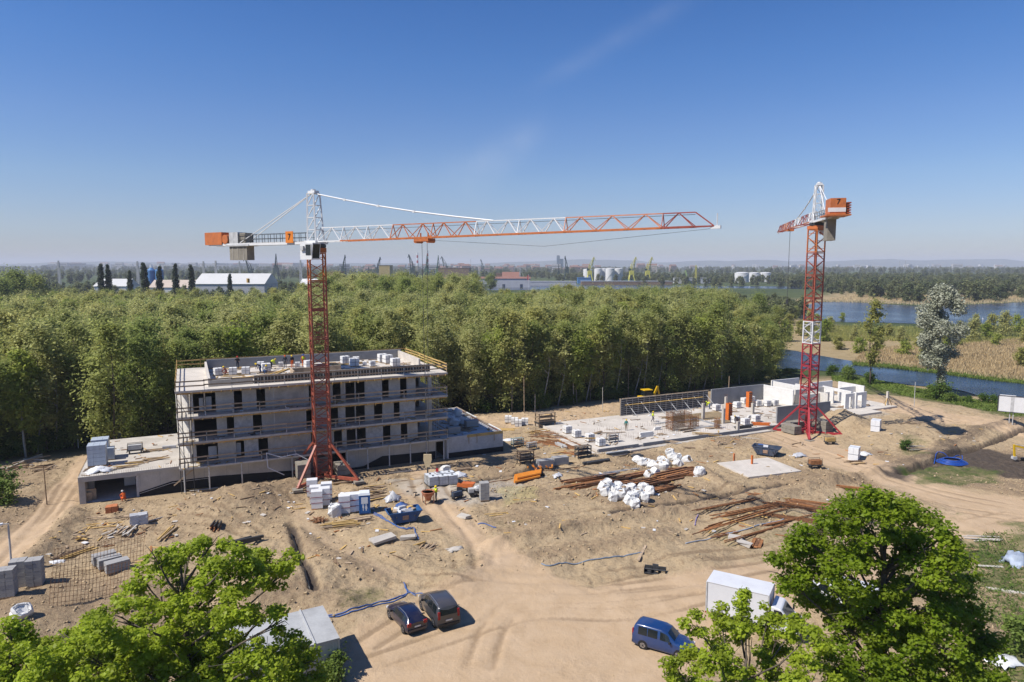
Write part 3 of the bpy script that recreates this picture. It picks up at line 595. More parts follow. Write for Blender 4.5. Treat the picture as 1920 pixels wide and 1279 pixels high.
for s in range(3):
    z0,z1=LV[s],LV[s+1]-.24; edges=[1.5]+[e for o in OP[s] for e in o]+[30.7]
    for k in range(0,len(edges),2):                # each pier between two openings
        if edges[k+1]-edges[k]>.1: part(MB().bx(edges[k],edges[k+1],1.7,1.95,z0+.003,z1-.003),'wall_pier',rnd.choice((CON,CON,CON2,CON3)))
    for a,b in OP[s]: part(MB().bx(a-.0,b+.0,1.71,1.94,z1-.36,z1-.004),'lintel',CON)
    for (a,b),(f0,f1,hh) in zip(OP[s],((.55,.95,.75),(.05,.6,.8),(0,0,0))):
        if hh and s!=1: part(MB().bx(a+(b-a)*f0,a+(b-a)*f1,2.1,2.16,z0+.3,z0+.3+1.9*hh),'window_board',BOARDP)
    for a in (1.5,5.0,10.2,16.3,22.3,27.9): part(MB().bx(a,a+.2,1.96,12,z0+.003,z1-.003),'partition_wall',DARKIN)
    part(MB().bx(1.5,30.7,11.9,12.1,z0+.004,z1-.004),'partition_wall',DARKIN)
    part(MB().bx(1.5,1.74,12.2,17.2,z0+.005,z1-.005),'side_wall',BWALL); part(MB().bx(1.5,30.7,17.2,17.45,z0+.005,z1-.005),'rear_wall',CON)
    sw=MB(); P0,P1=Vector((1.42,1.75,0)),Vector((.18,6.2,0)); d=(P1-P0).normalized(); nrm=Vector((-d.y,d.x,0))*.12
    for q in range(6):                             # courses of pale blocks; the wall's slant is invented to catch the sun
        za=z0+.01+q*(z1-z0-.02)/6; zb=z0+.0+(q+1)*(z1-z0-.02)/6-.015
        sw.add([P0+Vector((0,0,za)),P1+Vector((0,0,za)),P1+nrm*2+Vector((0,0,za)),P0+nrm*2+Vector((0,0,za)),P0+Vector((0,0,zb)),P1+Vector((0,0,zb)),P1+nrm*2+Vector((0,0,zb)),P0+nrm*2+Vector((0,0,zb))],[(0,1,2,3),(7,6,5,4),(0,4,5,1),(1,5,6,2),(2,6,7,3),(3,7,4,0)])
    part(sw,'slanting_side_wall',BWALL)
    if s<3:
        for k in range(4): part(MB().tube([(31.0+.38*k,2.6+.2*k,z0),(31.0+.38*k,2.6+.2*k,z1)],.05,6),'shoring_prop',STEEL)
        part(MB().bx(30.95,31.2,8,12,z0+.003,z1-.003),'side_wall',CON)
# ground floor
W0=1.15
for a,b in ((-4.15,14.4),(15.5,16.9),(19.0,31.0),(32.25,33.0)): part(MB().bx(a,b,W0,W0+.25,-.3,2.758),'ground_floor_wall',CONL)
part(MB().bx(14.41,15.49,W0+.02,W0+.23,2.3,2.757),'lintel',CON); part(MB().bx(16.91,18.99,W0+.02,W0+.23,2.35,2.757),'lintel',CON); part(MB().bx(31.01,32.24,W0+.02,W0+.23,2.35,2.757),'lintel',CON)
for a in (-4,-2,.3,2.6,5,7.4,9.8,12.2,20.6,22.8,25.2,27.6,29.6): part(MB().bx(a,a+.03,W0-.012,W0+.01,1.2,2.75),'panel_joint',GREY)
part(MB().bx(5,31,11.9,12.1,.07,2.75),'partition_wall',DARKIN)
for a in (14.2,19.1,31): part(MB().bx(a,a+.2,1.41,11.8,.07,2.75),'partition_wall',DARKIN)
y0=W0-.03
part(MB().yprism([(-4.15,-.4),(-4.15,.55),(-.8,1.38),(4,1.36),(14.35,.78),(14.35,-.4)],y0,W0-.003),'bitumen_band',BITUM)
part(MB().yprism([(19.05,-.4),(19.05,.25),(21.2,.3),(23.7,1.32),(30.95,1.12),(30.95,-.4)],y0,W0-.003),'bitumen_band',BITUM)
part(MB().yprism([(-4.1,.38),(-.8,1.16),(3.0,1.2),(3.0,1.24),(-.8,1.21),(-4.1,.43)],y0-.02,y0-.003),'edge_strip',STEEL)
part(MB().bx(19.3,20.1,W0-.02,W0-.004,1.05,1.9),'wall_hatch',CON)
# podium deck over the garage, left
part(MB().bx(-9.9,-.01,1.0,18.2,2.72,3.06),'podium_deck',CONL)
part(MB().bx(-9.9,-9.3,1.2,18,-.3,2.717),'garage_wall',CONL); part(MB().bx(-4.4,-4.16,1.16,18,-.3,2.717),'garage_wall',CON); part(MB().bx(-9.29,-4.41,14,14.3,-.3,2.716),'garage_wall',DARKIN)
part(MB().bx(-9.28,-8.75,4.0,4.3,0,2.715),'garage_pillar',CON); part(MB().bx(-9.28,-4.42,1.4,14,-.25,.03),'garage_floor',CON)
part(MB().bx(-9.9,-4.2,1.0,1.19,2.5,2.716),'garage_beam',CONL)
bar=MB()
for i in range(46): bar.bar((-9.7+i*.22,1.06,3.06),(-9.7+i*.22,1.06,3.36),.016)
for i in range(60): bar.bar((-9.84,1.2+i*.28,3.06),(-9.84,1.2+i*.28,3.36),.016)
part(bar,'starter_bars',RUSTD,kind='stuff')
part(MB().bx(-9.6,-8.4,2.2,2.3,.03,1.3).bx(-9.5,-8.8,1.9,2.0,.03,1.0),'leaning_boards',TIM,label='dark boards leaning inside the garage mouth')
pn=MB(); arc=[(-5.9,.35),(-4.75,.35),(-4.75,1.95)]+[(-5.35+.6*math.cos(R(t)),1.95-.0+.0*t+.25*math.sin(R(t))) for t in (0,45,90)]+[(-5.75,1.75),(-5.9,1.3)]
part(pn.yprism(arc,5.2,5.3),'garage_partition',WRAP,label='pale round topped panel inside the garage')
# right wing
RW=(32.42,40.8,.8,18.8)
part(MB().bx(32.42,40.8,.8,1.05,-.3,2.9),'wing_wall',CON); part(MB().bx(40.55,40.8,1.052,18.8,-.3,2.9),'wing_wall',CON); part(MB().bx(32.5,40.5,1.06,18.75,2.55,2.86),'wing_deck',CON); part(MB().bx(32.5,40.5,18.5,18.8,-.3,2.54),'wing_wall',CON)
part(MB().bx(32.6,40.84,.75,.797,-.3,.72),'bitumen_band',BITUM); part(MB().bx(40.803,40.84,.8,18.8,-.3,.72),'bitumen_band',BITUM)
part(MB().bx(35.4,40.75,.74,.79,2.58,2.98),'shutter_board',TIMY)
for a in (35.6,36.8,39.4): part(MB().bx(a,a+.08,.70,.738,1.7,2.9),'shutter_cleat',TIM)
for i,b in enumerate((18.6,14.2,9.8,5.4)): part(MB().bar((40.65,b,2.95),(40.65,b-4.1,2.95),.18,.1),'edge_plank',WHITE if i%2 else TIM)
for i in range(5): part(MB().bar((40.2,17.5-i*3.3,2.92),(40.35,14.6-i*3.3,2.92),.16,.06),'edge_plank',TIM if i%2 else M('red_plank',(.30,.12,.07),.25,1.5,.9,.2))
# edge formwork under the slabs: yellow beam strip and joist ends
for i,z in enumerate(LV[1:]):
    for a in np.arange(0.2,32,4.0): part(MB().bx(a,min(a+3.96,32.3),.35,.5,z-.46,z-.245),'formwork_beam',TIMY if rnd.random()<.65 else TIM)
    j=MB()
    for a in np.arange(.6,32.2,1.05): j.bx(a-.05,a+.05,-.14,.34,z-.42-(rnd.random()<.25)*.12,z-.245)
    part(j,'joist_ends',TIMY,kind='stuff')
for i,z in enumerate(LV[:1]):
    part(MB().bx(.1,32.3,-.03,.003,z-.2,z-.02),'slab_edge_board',CONW)
# guard rails
POST=MB().bx(-.03,.03,-.03,.03,-.25,1.2).mesh('rail_post',STEEL); POSTY=MB().bx(-.04,.04,-.03,.03,-.3,1.25).mesh('rail_post',TIMY)
bl={}
def board(L_,mat):
    k=(round(L_,1),mat.name)
    if k not in bl: bl[k]=MB().box(0,0,0,L_,.035,.15).mesh('rail_board',mat)
    return bl[k]
def rail(p,q,z,mat,post,hs_=(.16,.6,1.1),n=None):
    p=Vector(p);q=Vector(q); L_=(q-p).length; n=n or max(1,round(L_/2.9)); d=(q-p)/n; ang=math.atan2(d.y,d.x)
    for k in range(n+1):
        c=p+d*k; link('rail_post',post,blk,(c.x,c.y,z),ang)
    for k in range(n):
        for h in hs_:
            c=p+d*(k+.5); o=link('rail_board',board(d.length+.15,mat),blk,(c.x,c.y-.05,z+h+rnd.uniform(-.04,.04))); o.rotation_euler=(0,rnd.uniform(-.018,.018),ang)
for z in LV[:3]:
    rail((.1,.1),(32.3,.1),z,TIM,POST,(.62,1.1)); rail((.1,.1),(.1,15),z,TIM,POST,(.62,1.1)); rail((32.3,.1),(32.3,9),z,TIM,POST,(.62,1.1))
z=LV[3]; rail((.1,.1),(32.3,.1),z,TIM,POST,(.55,1.08)); rail((.08,.1),(.08,18.7),z,TIMY,POSTY,(.5,1.1)); rail((.1,18.7),(32.3,18.7),z,TIMY,POSTY,(.55,1.12)); rail((32.3,.1),(32.3,18.7),z,TIMY,POSTY,(.4,.75,1.12))
# scaffold standards on the left corner and hanging ties
for a,b in ((.15,.2),(.15,2.2),(.6,-.12),(1.5,-.12)): part(MB().tube([(a,b,-.1),(a,b,11.6)],.04,6),'scaffold_standard',DSTEEL)
for a in (1.75,10.5,14.1,18.9): 
    for s in range(3): part(MB().tube([(a,.35,LV[s]),(a,.35,LV[s+1]-.25)],.032,5),'shoring_prop',STEEL)
part(MB().bar((-.6,W0-.2,.9),(1.5,.3,2.75),.16),'timber_brace',TIM)
# roof: parapets, formwork panels
zr_=LV[3]
part(MB().bx(3.5,3.75,1.7,17,zr_,zr_+1.0),'parapet',CONW); part(MB().bx(3.76,31,16.8,17.05,zr_,zr_+1.25),'parapet',GREY); part(MB().bx(3.76,8.4,1.7,1.95,zr_,zr_+.75),'parapet',CONL); part(MB().bx(30.5,30.75,6.5,16.79,zr_,zr_+1.1),'parapet',CONW)
FP=M('form_panel',(.055,.05,.048),.2,1,.7,.1); 
fm=MB(); fm.bx(0,1.14,0,.06,0,.95)
for i in range(4): fm.bx(i*.36,i*.36+.06,-.06,0,0,.95)
fm.cur=0; fpm=fm.mesh('formwork_panel',FP); rb=MB()
for i in range(4): rb.bx(i*.36+.01,i*.36+.05,-.075,-.062,.02,.93)
rbm=rb.mesh('panel_rib',STEEL)
for i in range(19):
    o=link('formwork_panel',fpm,blk,(8.5+i*1.16,1.72,zr_+.02)); link('panel_rib',rbm,o)
part(MB().bar((8.5,1.6,zr_+1.0),(31,1.6,zr_+1.0),.1,.06),'top_rail',CONL)
part(MB().bx(13.2,19.6,5.6,5.8,zr_,zr_+1.0),'shutter_wall',TIM); part(MB().bx(13.2,13.4,3,5.58,zr_,zr_+1.0),'shutter_wall',TIM)
for i in range(9): part(MB().bar((4.3+i*.9,4+i*.5+rnd.uniform(-1,1),zr_+.1),(7.5+i*.8,4.8+i*.9,zr_+.1),.2,.1),'loose_plank',TIMY if i%3 else TIM)
for i in range(58):
    a=rnd.uniform(4.2,29.5); b=rnd.uniform(2.6,16); q=rnd.uniform(-.4,.4)
    part(MB().box(a,b,zr_+.05+rnd.random()*.04,rnd.uniform(1.5,3.6),.18,.08,q),'loose_plank',rnd.choice([TIMY,TIM,TIMY,TIMB]))
for k in range(9): part(MB().box(6.2+k*.28,3.1,zr_+.35,.24,1.6,.5),'yellow_formwork_block',TIMY)
part(MB().yprism([(5.4,0),(9.4,0),(9.2,.55),(6.4,.7),(5.9,.45)],2.1,2.5),'plastic_cover',WRAP); bpy.data.objects[-1 if False else blk.children[-1].name].location=(0,.2,zr_)

# ================================================================ STEEL PROPS under the first slab
pr=T('steel_prop','adjustable steel prop standing under the front edge of the apartment block','prop')
MB().tube([(0,0,0),(0,0,1.75)],.075,8).build('outer_tube',STEEL,pr); MB().tube([(0,0,1.7),(0,0,2.72)],.055,8).build('inner_tube',STEEL,pr); MB().box(0,0,2.73,.24,.24,.04).build('head_plate',TIMY,pr); MB().box(0,0,.02,.22,.22,.03).build('base_plate',STEEL,pr); MB().tube([(-.09,0,1.7),(.09,0,1.7)],.05,6).build('collar',DSTEEL,pr)
def place(o,first,loc,rot=0,label=None,scale=None):
    if first:
        o.location=loc; o.rotation_euler=(0,0,rot)
        if label: o['label']=label
        return o
    return dup(o,loc,rot,label,scale)
where=['at the left corner of the apartment block','second from the left corner of the apartment block','third from the left corner, before the bitumen band','left of the crane mast','just right of the left crane mast','before the wall hatch right of the crane','before the sloping black band','middle of the right hand black band','beside the hanging crane hook','at the dark doorway of the right corner','at the right corner beside the low wing']
for i,a in enumerate((.5,3.1,6.6,12.3,18.9,21.5,24.3,27.1,29.3,31.7,32.3)):
    p=LA(a,-.1); place(pr,i==0,(p.x,p.y,.26),UA,'steel prop under the first floor slab, '+where[i]); 
for o in list(COL.objects):
    if o.name.startswith('steel_prop'): o['group']='steel props under the first floor slab'

# ================================================================ TOWER CRANES
CRED=M('crane_red',(.38,.095,.055),.2,1.5,.5,.08,dirt=(.17,.05,.03),dscale=2,damt=.5); CORG=M('crane_orange',(.58,.17,.045),.15,1.5,.5,.08,dirt=(.33,.12,.06),dscale=2,damt=.5); CSAL=M('crane_salmon',(.62,.25,.14),.12,1.5,.5,.05); CWHT=M('crane_white',(.78,.78,.77),.06,1.5,.5,.05); CDRK=M('crane_dark_red',(.33,.075,.05),.15,1.5,.5,.05); CRD2=M('crane_bright_red',(.40,.035,.045),.15,1.5,.5,.05)
BALL=M('ballast_concrete',(.27,.245,.20),.2,1.2,.95,.25); GLS=M('dark_glass',(.012,.018,.022),.1,1,.08,0,spec=.6); CABLE=M('cable',(.06,.06,.065),.1,1,.6,0); ORGS=M('sign_orange',(.75,.22,.02),.08,1,.6,0); BLK=M('black_paint',(.01,.01,.01),.1,1,.6,0)
def text_mesh(txt,size,mat,depth=.015):
    c=bpy.data.curves.new('digit','FONT'); c.body=txt; c.size=size; c.align_x='CENTER'; c.align_y='CENTER'; c.extrude=depth
    o=bpy.data.objects.new('digit',c); COL.objects.link(o); dg=bpy.context.evaluated_depsgraph_get(); me=bpy.data.meshes.new_from_object(o.evaluated_get(dg)); bpy.data.objects.remove(o); bpy.data.curves.remove(c); me.materials.clear(); me.materials.append(mat); return me
def mast_section(h,w,mat,dens=3,t=.16):
    m=MB(); q=w/2
    for x in (-q,q):
        for y in (-q,q): m.bar((x,y,0),(x,y,h),t)
    cs=[(-q,-q),(q,-q),(q,q),(-q,q)]; n=dens
    for i in range(4):
        (x0,y0_),(x1,y1)=cs[i],cs[(i+1)%4]
        for k in range(n):
            z0=h*k/n; z1=h*(k+1)/n
            if (k+i)%2: m.bar((x0,y0_,z0),(x1,y1,z1),t*.5)
            else: m.bar((x1,y1,z0),(x0,y0_,z1),t*.5)
            if k==0: m.bar((x0,y0_,z0+.08),(x1,y1,z0+.08),t*.7)
            m.bar((x0,y0_,(z0+z1)/2),(x1,y1,(z0+z1)/2),t*.3)
        m.bar((x0,y0_,h-.08),(x1,y1,h-.08),t*.7)
    return m.mesh('mast_section',mat)
def jib_section(L_,w0,w1,h0,h1,mat,lowmat,n):
    m=MB()
    m.bar((0,0,h0),(L_,0,h1),.095); m.cur=1
    for s in (-1,1): m.bar((0,s*w0/2,0),(L_,s*w1/2,0),.12,.14)
    m.cur=0
    for k in range(n):
        a=L_*k/n; b=L_*(k+1)/n; c=(a+b)/2; W=lambda x:(w0+(w1-w0)*x/L_)/2; H_=lambda x:h0+(h1-h0)*x/L_
        for s in (-1,1):
            m.bar((a,s*W(a),0),(c,0,H_(c)),.07); m.bar((c,0,H_(c)),(b,s*W(b),0),.07)
        m.bar((a,-W(a),0),(a,W(a),0),.06); m.bar((a,-W(a),0),(b,W(b),0),.05)
    m.bar((0,-w0/2,0),(0,0,h0),.07); m.bar((0,w0/2,0),(0,0,h0),.07)
    return m.mesh('jib_section',[mat,lowmat])
def crane(name,label,base,mrot,jrot,mastz,secs,mastcols,headh,cjib,mw,ballast,feet_r,counter):
    c=T(name,label,'tower crane',(base[0],base[1],gz(*base)-.1),0)
    def P_(mb,n,mat,smooth=False,par=None): return mb.build(n,mat,par or c,smooth)
    ms={}
    n=len(mastcols); h=(mastz-1.6)/n
    for k,mc in enumerate(mastcols):
        if mc.name not in ms: ms[mc.name]=mast_section(h-.02,mw,mc)
        o=link('mast_section',ms[mc.name],c,(0,0,.4+k*h),mrot)
    rot=Matrix.Rotation(mrot,3,'Z'); q=mw/2
    for sx,sy in ((1,1),(1,-1),(-1,1),(-1,-1)):
        top=rot@Vector((sx*q,sy*q,4.4)); ft=rot@Vector((sx*feet_r*.7,sy*feet_r*.7,.3)); P_(MB().bar(top,ft,.24),'brace_leg',mastcols[0]); P_(MB().bar(rot@Vector((sx*.3,sy*.3,.35)),ft+Vector((0,0,.05)),.3,.34),'base_beam',mastcols[0]); P_(MB().box(ft.x,ft.y,.12,1.1,1.1,.28,mrot),'foot_pad',BALL)
    for (a,b,nz,sx,sy) in ballast:
        for k in range(nz):
            p=rot@Vector((a,b,0)); o=P_(MB().box(p.x,p.y,.62+k*.62+.0,sx,sy,.58,mrot+rnd.uniform(-.02,.02)),'ballast_block',BALL)
    top=Vector((0,0,mastz)); J=Matrix.Rotation(jrot,3,'Z')
    P_(MB().box(0,0,mastz-.95,mw*1.15,mw*1.15,.5,mrot),'slewing_collar',mastcols[-1]); P_(MB().lathe([(mw*.62,-.25),(mw*.66,-.1),(mw*.66,.1),(mw*.6,.25)],16,(0,0,mastz-.45)),'slewing_ring',DSTEEL)
    P_(MB().box(0,0,mastz-.05,mw*1.1,mw*1.1,.4,jrot),'turntable',CWHT)
    # tower head: a tapering white lattice
    m=MB(); w0=mw*.8; w1=1.05; hh=headh; lean=-.25
    def hp(sx,sy,t): return J@Vector((lean*t*hh*.12+sx*(w0+(w1-w0)*t)/2,sy*(w0*.9+(w1*.9-w0*.9)*t)/2,0))+Vector((0,0,mastz+t*hh))
    for sx in (-1,1):
        for sy in (-1,1): m.bar(hp(sx,sy,0),hp(sx,sy,1),.15)
    N=4
    for k in range(N):
        for (s0,s1) in (((-1,-1),(1,-1)),((-1,1),(1,1)),((-1,-1),(-1,1)),((1,-1),(1,1))):
            t0,t1=k/N,(k+1)/N; m.bar(hp(*s0,t0),hp(*s1,t1),.07); m.bar(hp(*s0,t1),hp(*s1,t1),.08)
    P_(m,'tower_head',CWHT); hd=hp(0,0,1); P_(MB().box(hd.x,hd.y,hd.z+.1,1.1,.7,.35,jrot).lathe([(.28,-.1),(.28,.1)],12,(hd.x,hd.y,hd.z+.35)),'head_sheave',CWHT)
    RISE=.0105 if cjib[1]==0 else 0.0
    # jib
    x=.9; tipx=x+sum(s_[0] for s_ in secs); tot=tipx-x
    Wf=lambda xx:1.25-.45*(xx-.9)/tot; Hf=lambda xx:1.6-.42*(xx-.9)/tot
    for (L_,mt,lm) in secs:
        link('jib_section',jib_section(L_-.02,Wf(x),Wf(x+L_),Hf(x),Hf(x+L_),mt,lm,max(1,round(L_/2.75))),c,J@Vector((x,0,RISE*x))+top,jrot).rotation_euler=(0,-math.atan(RISE),jrot); x+=L_
    def jl(xx,yy,zz): return J@Vector((xx,yy,zz+RISE*max(xx,0)))+top
    P_(MB().bar(jl(tipx,0,Hf(tipx)),jl(tipx+1.5,0,.05),.1).bar(jl(tipx,-.4,0),jl(tipx+1.6,-.1,0),.1).bar(jl(tipx,.4,0),jl(tipx+1.6,.1,0),.1),'jib_tip',secs[-1][1]); P_(MB().bar(jl(tipx+1.3,0,-.1),jl(tipx+2.1,0,-.1),.3,.25).bar(jl(tipx+1.8,0,0),jl(tipx+1.8,0,1.0),.08),'tip_buffer',CWHT)
    # counter jib
    Lc,box=cjib
    m=MB()
    for s in (-1,1): m.bar(jl(-.6,s*.55,-.1),jl(-Lc-(3 if box==0 else 0),s*.55,-.1),.22,.30)
    for k in range(9): m.bar(jl(-.6-(Lc-.8)*k/8,-.55,-.1),jl(-.6-(Lc-.8)*k/8,.55,-.1),.12)
    P_(m,'counter_jib',CWHT); P_(MB().box(*jl(-(Lc)/2,0,.1),Lc-1.2,.9,.04,jrot),'walkway',STEEL)
    hr=MB()
    for s in (-1,1):
        for k in range(int(Lc/1.1)): hr.bar(jl(-1-k*1.1,s*.62,0),jl(-1-k*1.1,s*.62,1.1),.05)
        for zz in (.55,1.1): hr.bar(jl(-.8,s*.62,zz),jl(-Lc+1.5,s*.62,zz),.05)
    P_(hr,'handrail',DSTEEL)
    cb=counter; o=P_(MB().box(*jl(-Lc+cb[0],0,-.3-cb[1]/2),cb[2],1.1,cb[1],jrot),'counterweight',BALL)
    for k in (-1,0,1): P_(MB().box(*jl(-Lc+cb[0]+k*cb[2]/3.2,-.56,-.3-cb[1]/2),.07,.05,cb[1]*.96,jrot),'counterweight_rib',CONL,par=None)
    P_(MB().box(*jl(-Lc+cb[0],0,-.2),cb[2]+1.2,1.5,.22,jrot),'counterweight_frame',STEEL)
    if box==0:                                     # winch house and grey cabinets, orange drum at the end
        P_(MB().box(*jl(-Lc-1.9,0,.72),3.5,1.5,1.6,jrot),'winch_house',CORG); P_(MB().tube([jl(-Lc+.4,-.7,.6),jl(-Lc+.4,.7,.6)],.6,14),'winch_drum',CORG); P_(MB().box(*jl(-Lc+2.1,0,.75),1.7,1.3,1.4,jrot),'control_cabinet',STEEL); P_(MB().box(*jl(-Lc+3.7,.1,.7),1.1,1.2,1.3,jrot),'control_cabinet',BALL)
        for k in range(6): P_(MB().box(*jl(-Lc-3.68,0,.1+k*.25),.05,1.4,.13,jrot),'winch_louvre',CRED)
    else:
        P_(MB().box(*jl(-Lc+.4,.0,1.2),3.0,1.9,2.1,jrot),'winch_house',CORG); P_(MB().box(*jl(-Lc+.3,0,.02),4.2,3.0,.2,jrot),'winch_platform',CORG)
        P_(MB().box(*jl(-Lc-1.125,.15,.72),.05,2.2,.55,jrot),'blank_sign',CWHT)
        d_=link('digit',text_mesh('7',1.0,BLK),c,jl(-Lc-1.12,.0,1.75)); d_.rotation_euler=(R(90),0,jrot-R(90))
        for k in range(5): P_(MB().box(*jl(-Lc-.3,-1.35,.35+k*.32),1.6,.5,.16,jrot),'winch_louvre',CRED)
        P_(MB().box(*jl(-Lc-.1,-1.25,.9),.12,.7,1.7,jrot),'louvre_frame',CORG)
    # pendant lines
    pl=MB()
    for s in (-1,1): pl.tube([hd+Vector((0,0,.1)),jl(-Lc+3.2,s*.55,.1)],.06,5)
    P_(pl,'rear_pendant',CWHT)
    at=tot*.567 if box==0 else tot*.5; pts=[hd.lerp(jl(at,0,Hf(at)),t)+Vector((0,0,-.9*math.sin(math.pi*t)*.35)) for t in (0,.2,.4,.6,.8,1)]
    P_(MB().tube(pts,.085,6),'front_pendant',CWHT)
    for t in (1,2,3): P_(MB().box(*pts[t],.3,.2,.24,jrot),'pendant_coupling',CWHT)
    return c,jl,J,top,Hf,tipx
L0=(-22.9,80.5); jr0=math.atan2(-.527,.85)
cr1,jl,J1,top1,Hf1,tip1=crane('tower_crane','nearer tower crane with red mast and long white and orange jib reaching over the site',L0,UA,jr0,28.4,
  [(3.68,CWHT,CWHT),(3.68,CWHT,CORG),(3.67,CWHT,CORG),(5.46,CORG,CORG),(5.46,CORG,CORG),(4.95,CWHT,CORG),(4.95,CWHT,CORG),(9.2,CSAL,CORG),(2.75,CDRK,CDRK)],
  [CRED]*7+[CORG]*1,5.6,(16.3,0),1.75,[(-2.3,.6,3,1.5,2.4),(-.2,2.3,3,2.4,1.4),(2.3,.4,2,1.5,2.4)],5.0,(2.8,1.75,3.4))
sg=T('crane_sign','orange square sign with a black 7 on the counter jib of the nearer crane','sign',Vector(jl(-3.6,-.78,.62))+cr1.location,jr0+R(180)); MB().box(0,-.0,0,1.3,.06,1.35).build('sign_board',ORGS,sg); d_=link('digit',text_mesh('7',1.05,BLK),sg,(0,.05,0)); d_.rotation_euler=(R(90),0,R(180))
cab=jl(.6,1.25 if False else -1.35,-1.0)
def cabin(par,loc,rot):
    cb=bpy.data.objects.new('cab',MB().yprism([(-1.1,-.95),(.75,-.95),(1.0,.95),(-1.1,.95)],-.6,.6).mesh('cab',CWHT)); COL.objects.link(cb); cb.parent=par; cb.location=loc; cb.rotation_euler=(0,0,rot)
    MB().add([(.78,-.5,-.8),(.78,.5,-.8),(1.0,.5,.8),(1.0,-.5,.8)],[(0,1,2,3)]).build('cab_window',GLS,cb); MB().box(.3,-.62,.15,.9,.03,1.2).build('cab_window',GLS,cb); MB().box(.3,.62,.15,.9,.03,1.2).build('cab_window',GLS,cb); MB().box(-.6,-.72,.35,.5,.2,.5).build('cab_fan',STEEL,cb); MB().bar((.79,-.64,-.5),(.79,-.64,.8),.06).build('cab_frame',CWHT,cb)
    return cb
cabin(cr1,Vector(cab)-Vector((0,0,.1)),jr0)
tx=16.2
MB().box(*jl(tx,0,-.25),1.9,1.2,.3,jr0).tube([jl(tx-.8,-.55,-.35),jl(tx-.8,.55,-.35)],.22,8).tube([jl(tx+.8,-.55,-.35),jl(tx+.8,.55,-.35)],.22,8).bar(jl(tx-.5,0,-.1),jl(tx-.5,0,.5),.15).bar(jl(tx+.5,0,-.1),jl(tx+.5,0,.5),.15).build('trolley',CORG,cr1)
hk=jl(tx,0,0); hk=Vector((hk.x,hk.y,4.1)); ro=MB()
for s in (-.35,.35): ro.tube([jl(tx+s,0,-.3),hk+Vector((s*.3,0,1.1))],.022,4)
ro.build('hoist_rope',CABLE,cr1)
hb=MB().yprism([(-.42,1.3),(.42,1.3),(.45,.7),(.22,-.1),(-.22,-.1),(-.45,.7)],-.12,.12).build('hook_block',M('hook_cream',(.62,.50,.30),.15,1,.6,.1),cr1,loc=hk,rot=jr0*0)
MB().bar((0,0,-.1),(0,0,-.75),.14).build('hook',DSTEEL,hb)
MB().tube([jl(tip1+1.4,0,-.2),jl((tip1+tx)/2,0,-1.25),jl(tx+1,0,-.3)],.014,4).build('trolley_rope',CABLE,cr1)
for s in (.9,): MB().tube([jl(1,0,1.2),jl(tip1,0,1.0)],.022,4).build('trolley_rope',CABLE,cr1)
L1=(45.9,104.0); jr1=math.atan2(34.0,7.6)
cr2,jl2,J2,top2,Hf2,tip2=crane('tower_crane','farther tower crane with red mast seen end on, its jib pointing away over the wood',L1,UA,jr1,32.7,
  [(6,CWHT,CORG),(6,CDRK,CDRK),(6,CWHT,CORG),(6,CDRK,CDRK),(5,CSAL,CDRK),(5,CDRK,CDRK)],
  [CRD2]*4+[CWHT]*1+[CRED]*3+[CORG]*1,5.3,(11.5,1),1.7,[(2.5,-.5,3,1.6,3.0),(-2.4,.9,2,1.5,2.6),(.1,2.4,2,2.6,1.4)],5.0,(3.1,2.9,2.2))
t2=23.0; MB().box(*jl2(t2,0,-.25),1.6,1.1,.3,jr1).build('trolley',CORG,cr2); ro=MB()
for s in (-.2,.2): ro.tube([jl2(t2+s,0,-.3),jl2(t2+s,0,-13)],.022,4)
ro.build('hoist_rope',CABLE,cr2); MB().box(*jl2(t2,0,-13.3),.5,.3,.8,jr1).build('hook_block',DSTEEL,cr2)
cabin(cr2,Vector(jl2(1.0,-1.35,-1.0)),jr1)

# ================================================================ SECOND BUILDING: slab, walls, shuttering
def TC(name,label,cat,a,b,z=0,rot=0,group=None): return T(name,label,cat,LC(a,b,z),UA+rot,group)
fs=TC('foundation_slab','pale concrete ground slab of the second building, begun on the right','foundation slab',0,0)
MB().bx(0,59,0,17.6,-.4,.30).build('slab',CONW,fs)
for a0,a1 in ((0,6.8),(7.6,20),(20.02,35)): MB().bx(a0,a1,-.12,-.004,-.35,.50).build('edge_upstand',GREY,fs)
MB().bx(-.14,-.004,.0,17.5,-.35,.42).build('edge_upstand',CONW,fs)
MB().bx(-1.6,-.6,-.4,15,-.3,.12).build('outer_footing',CONW,fs); MB().bx(-1.5,33,-1.35,-.5,-.3,.10).build('outer_footing',CONL,fs)
for (a0,a1,b0,b1) in ((17,26,4,4.7),(17,26,9.3,10),(25.3,26,4.71,9.29),(27,33,2,2.6)): MB().bx(a0,a1,b0,b1,.303,.36).build('floor_strip',GREY,fs)
MB().bx(21,33,8,13,.303,.318).build('wet_patch',M('wet_sand',(.28,.21,.12),.25,.6,.9,.2),fs)
MB().bx(26.5,34,5,7.2,.303,.318).build('wet_patch',M('wet_sand',(0,0,0)),fs)
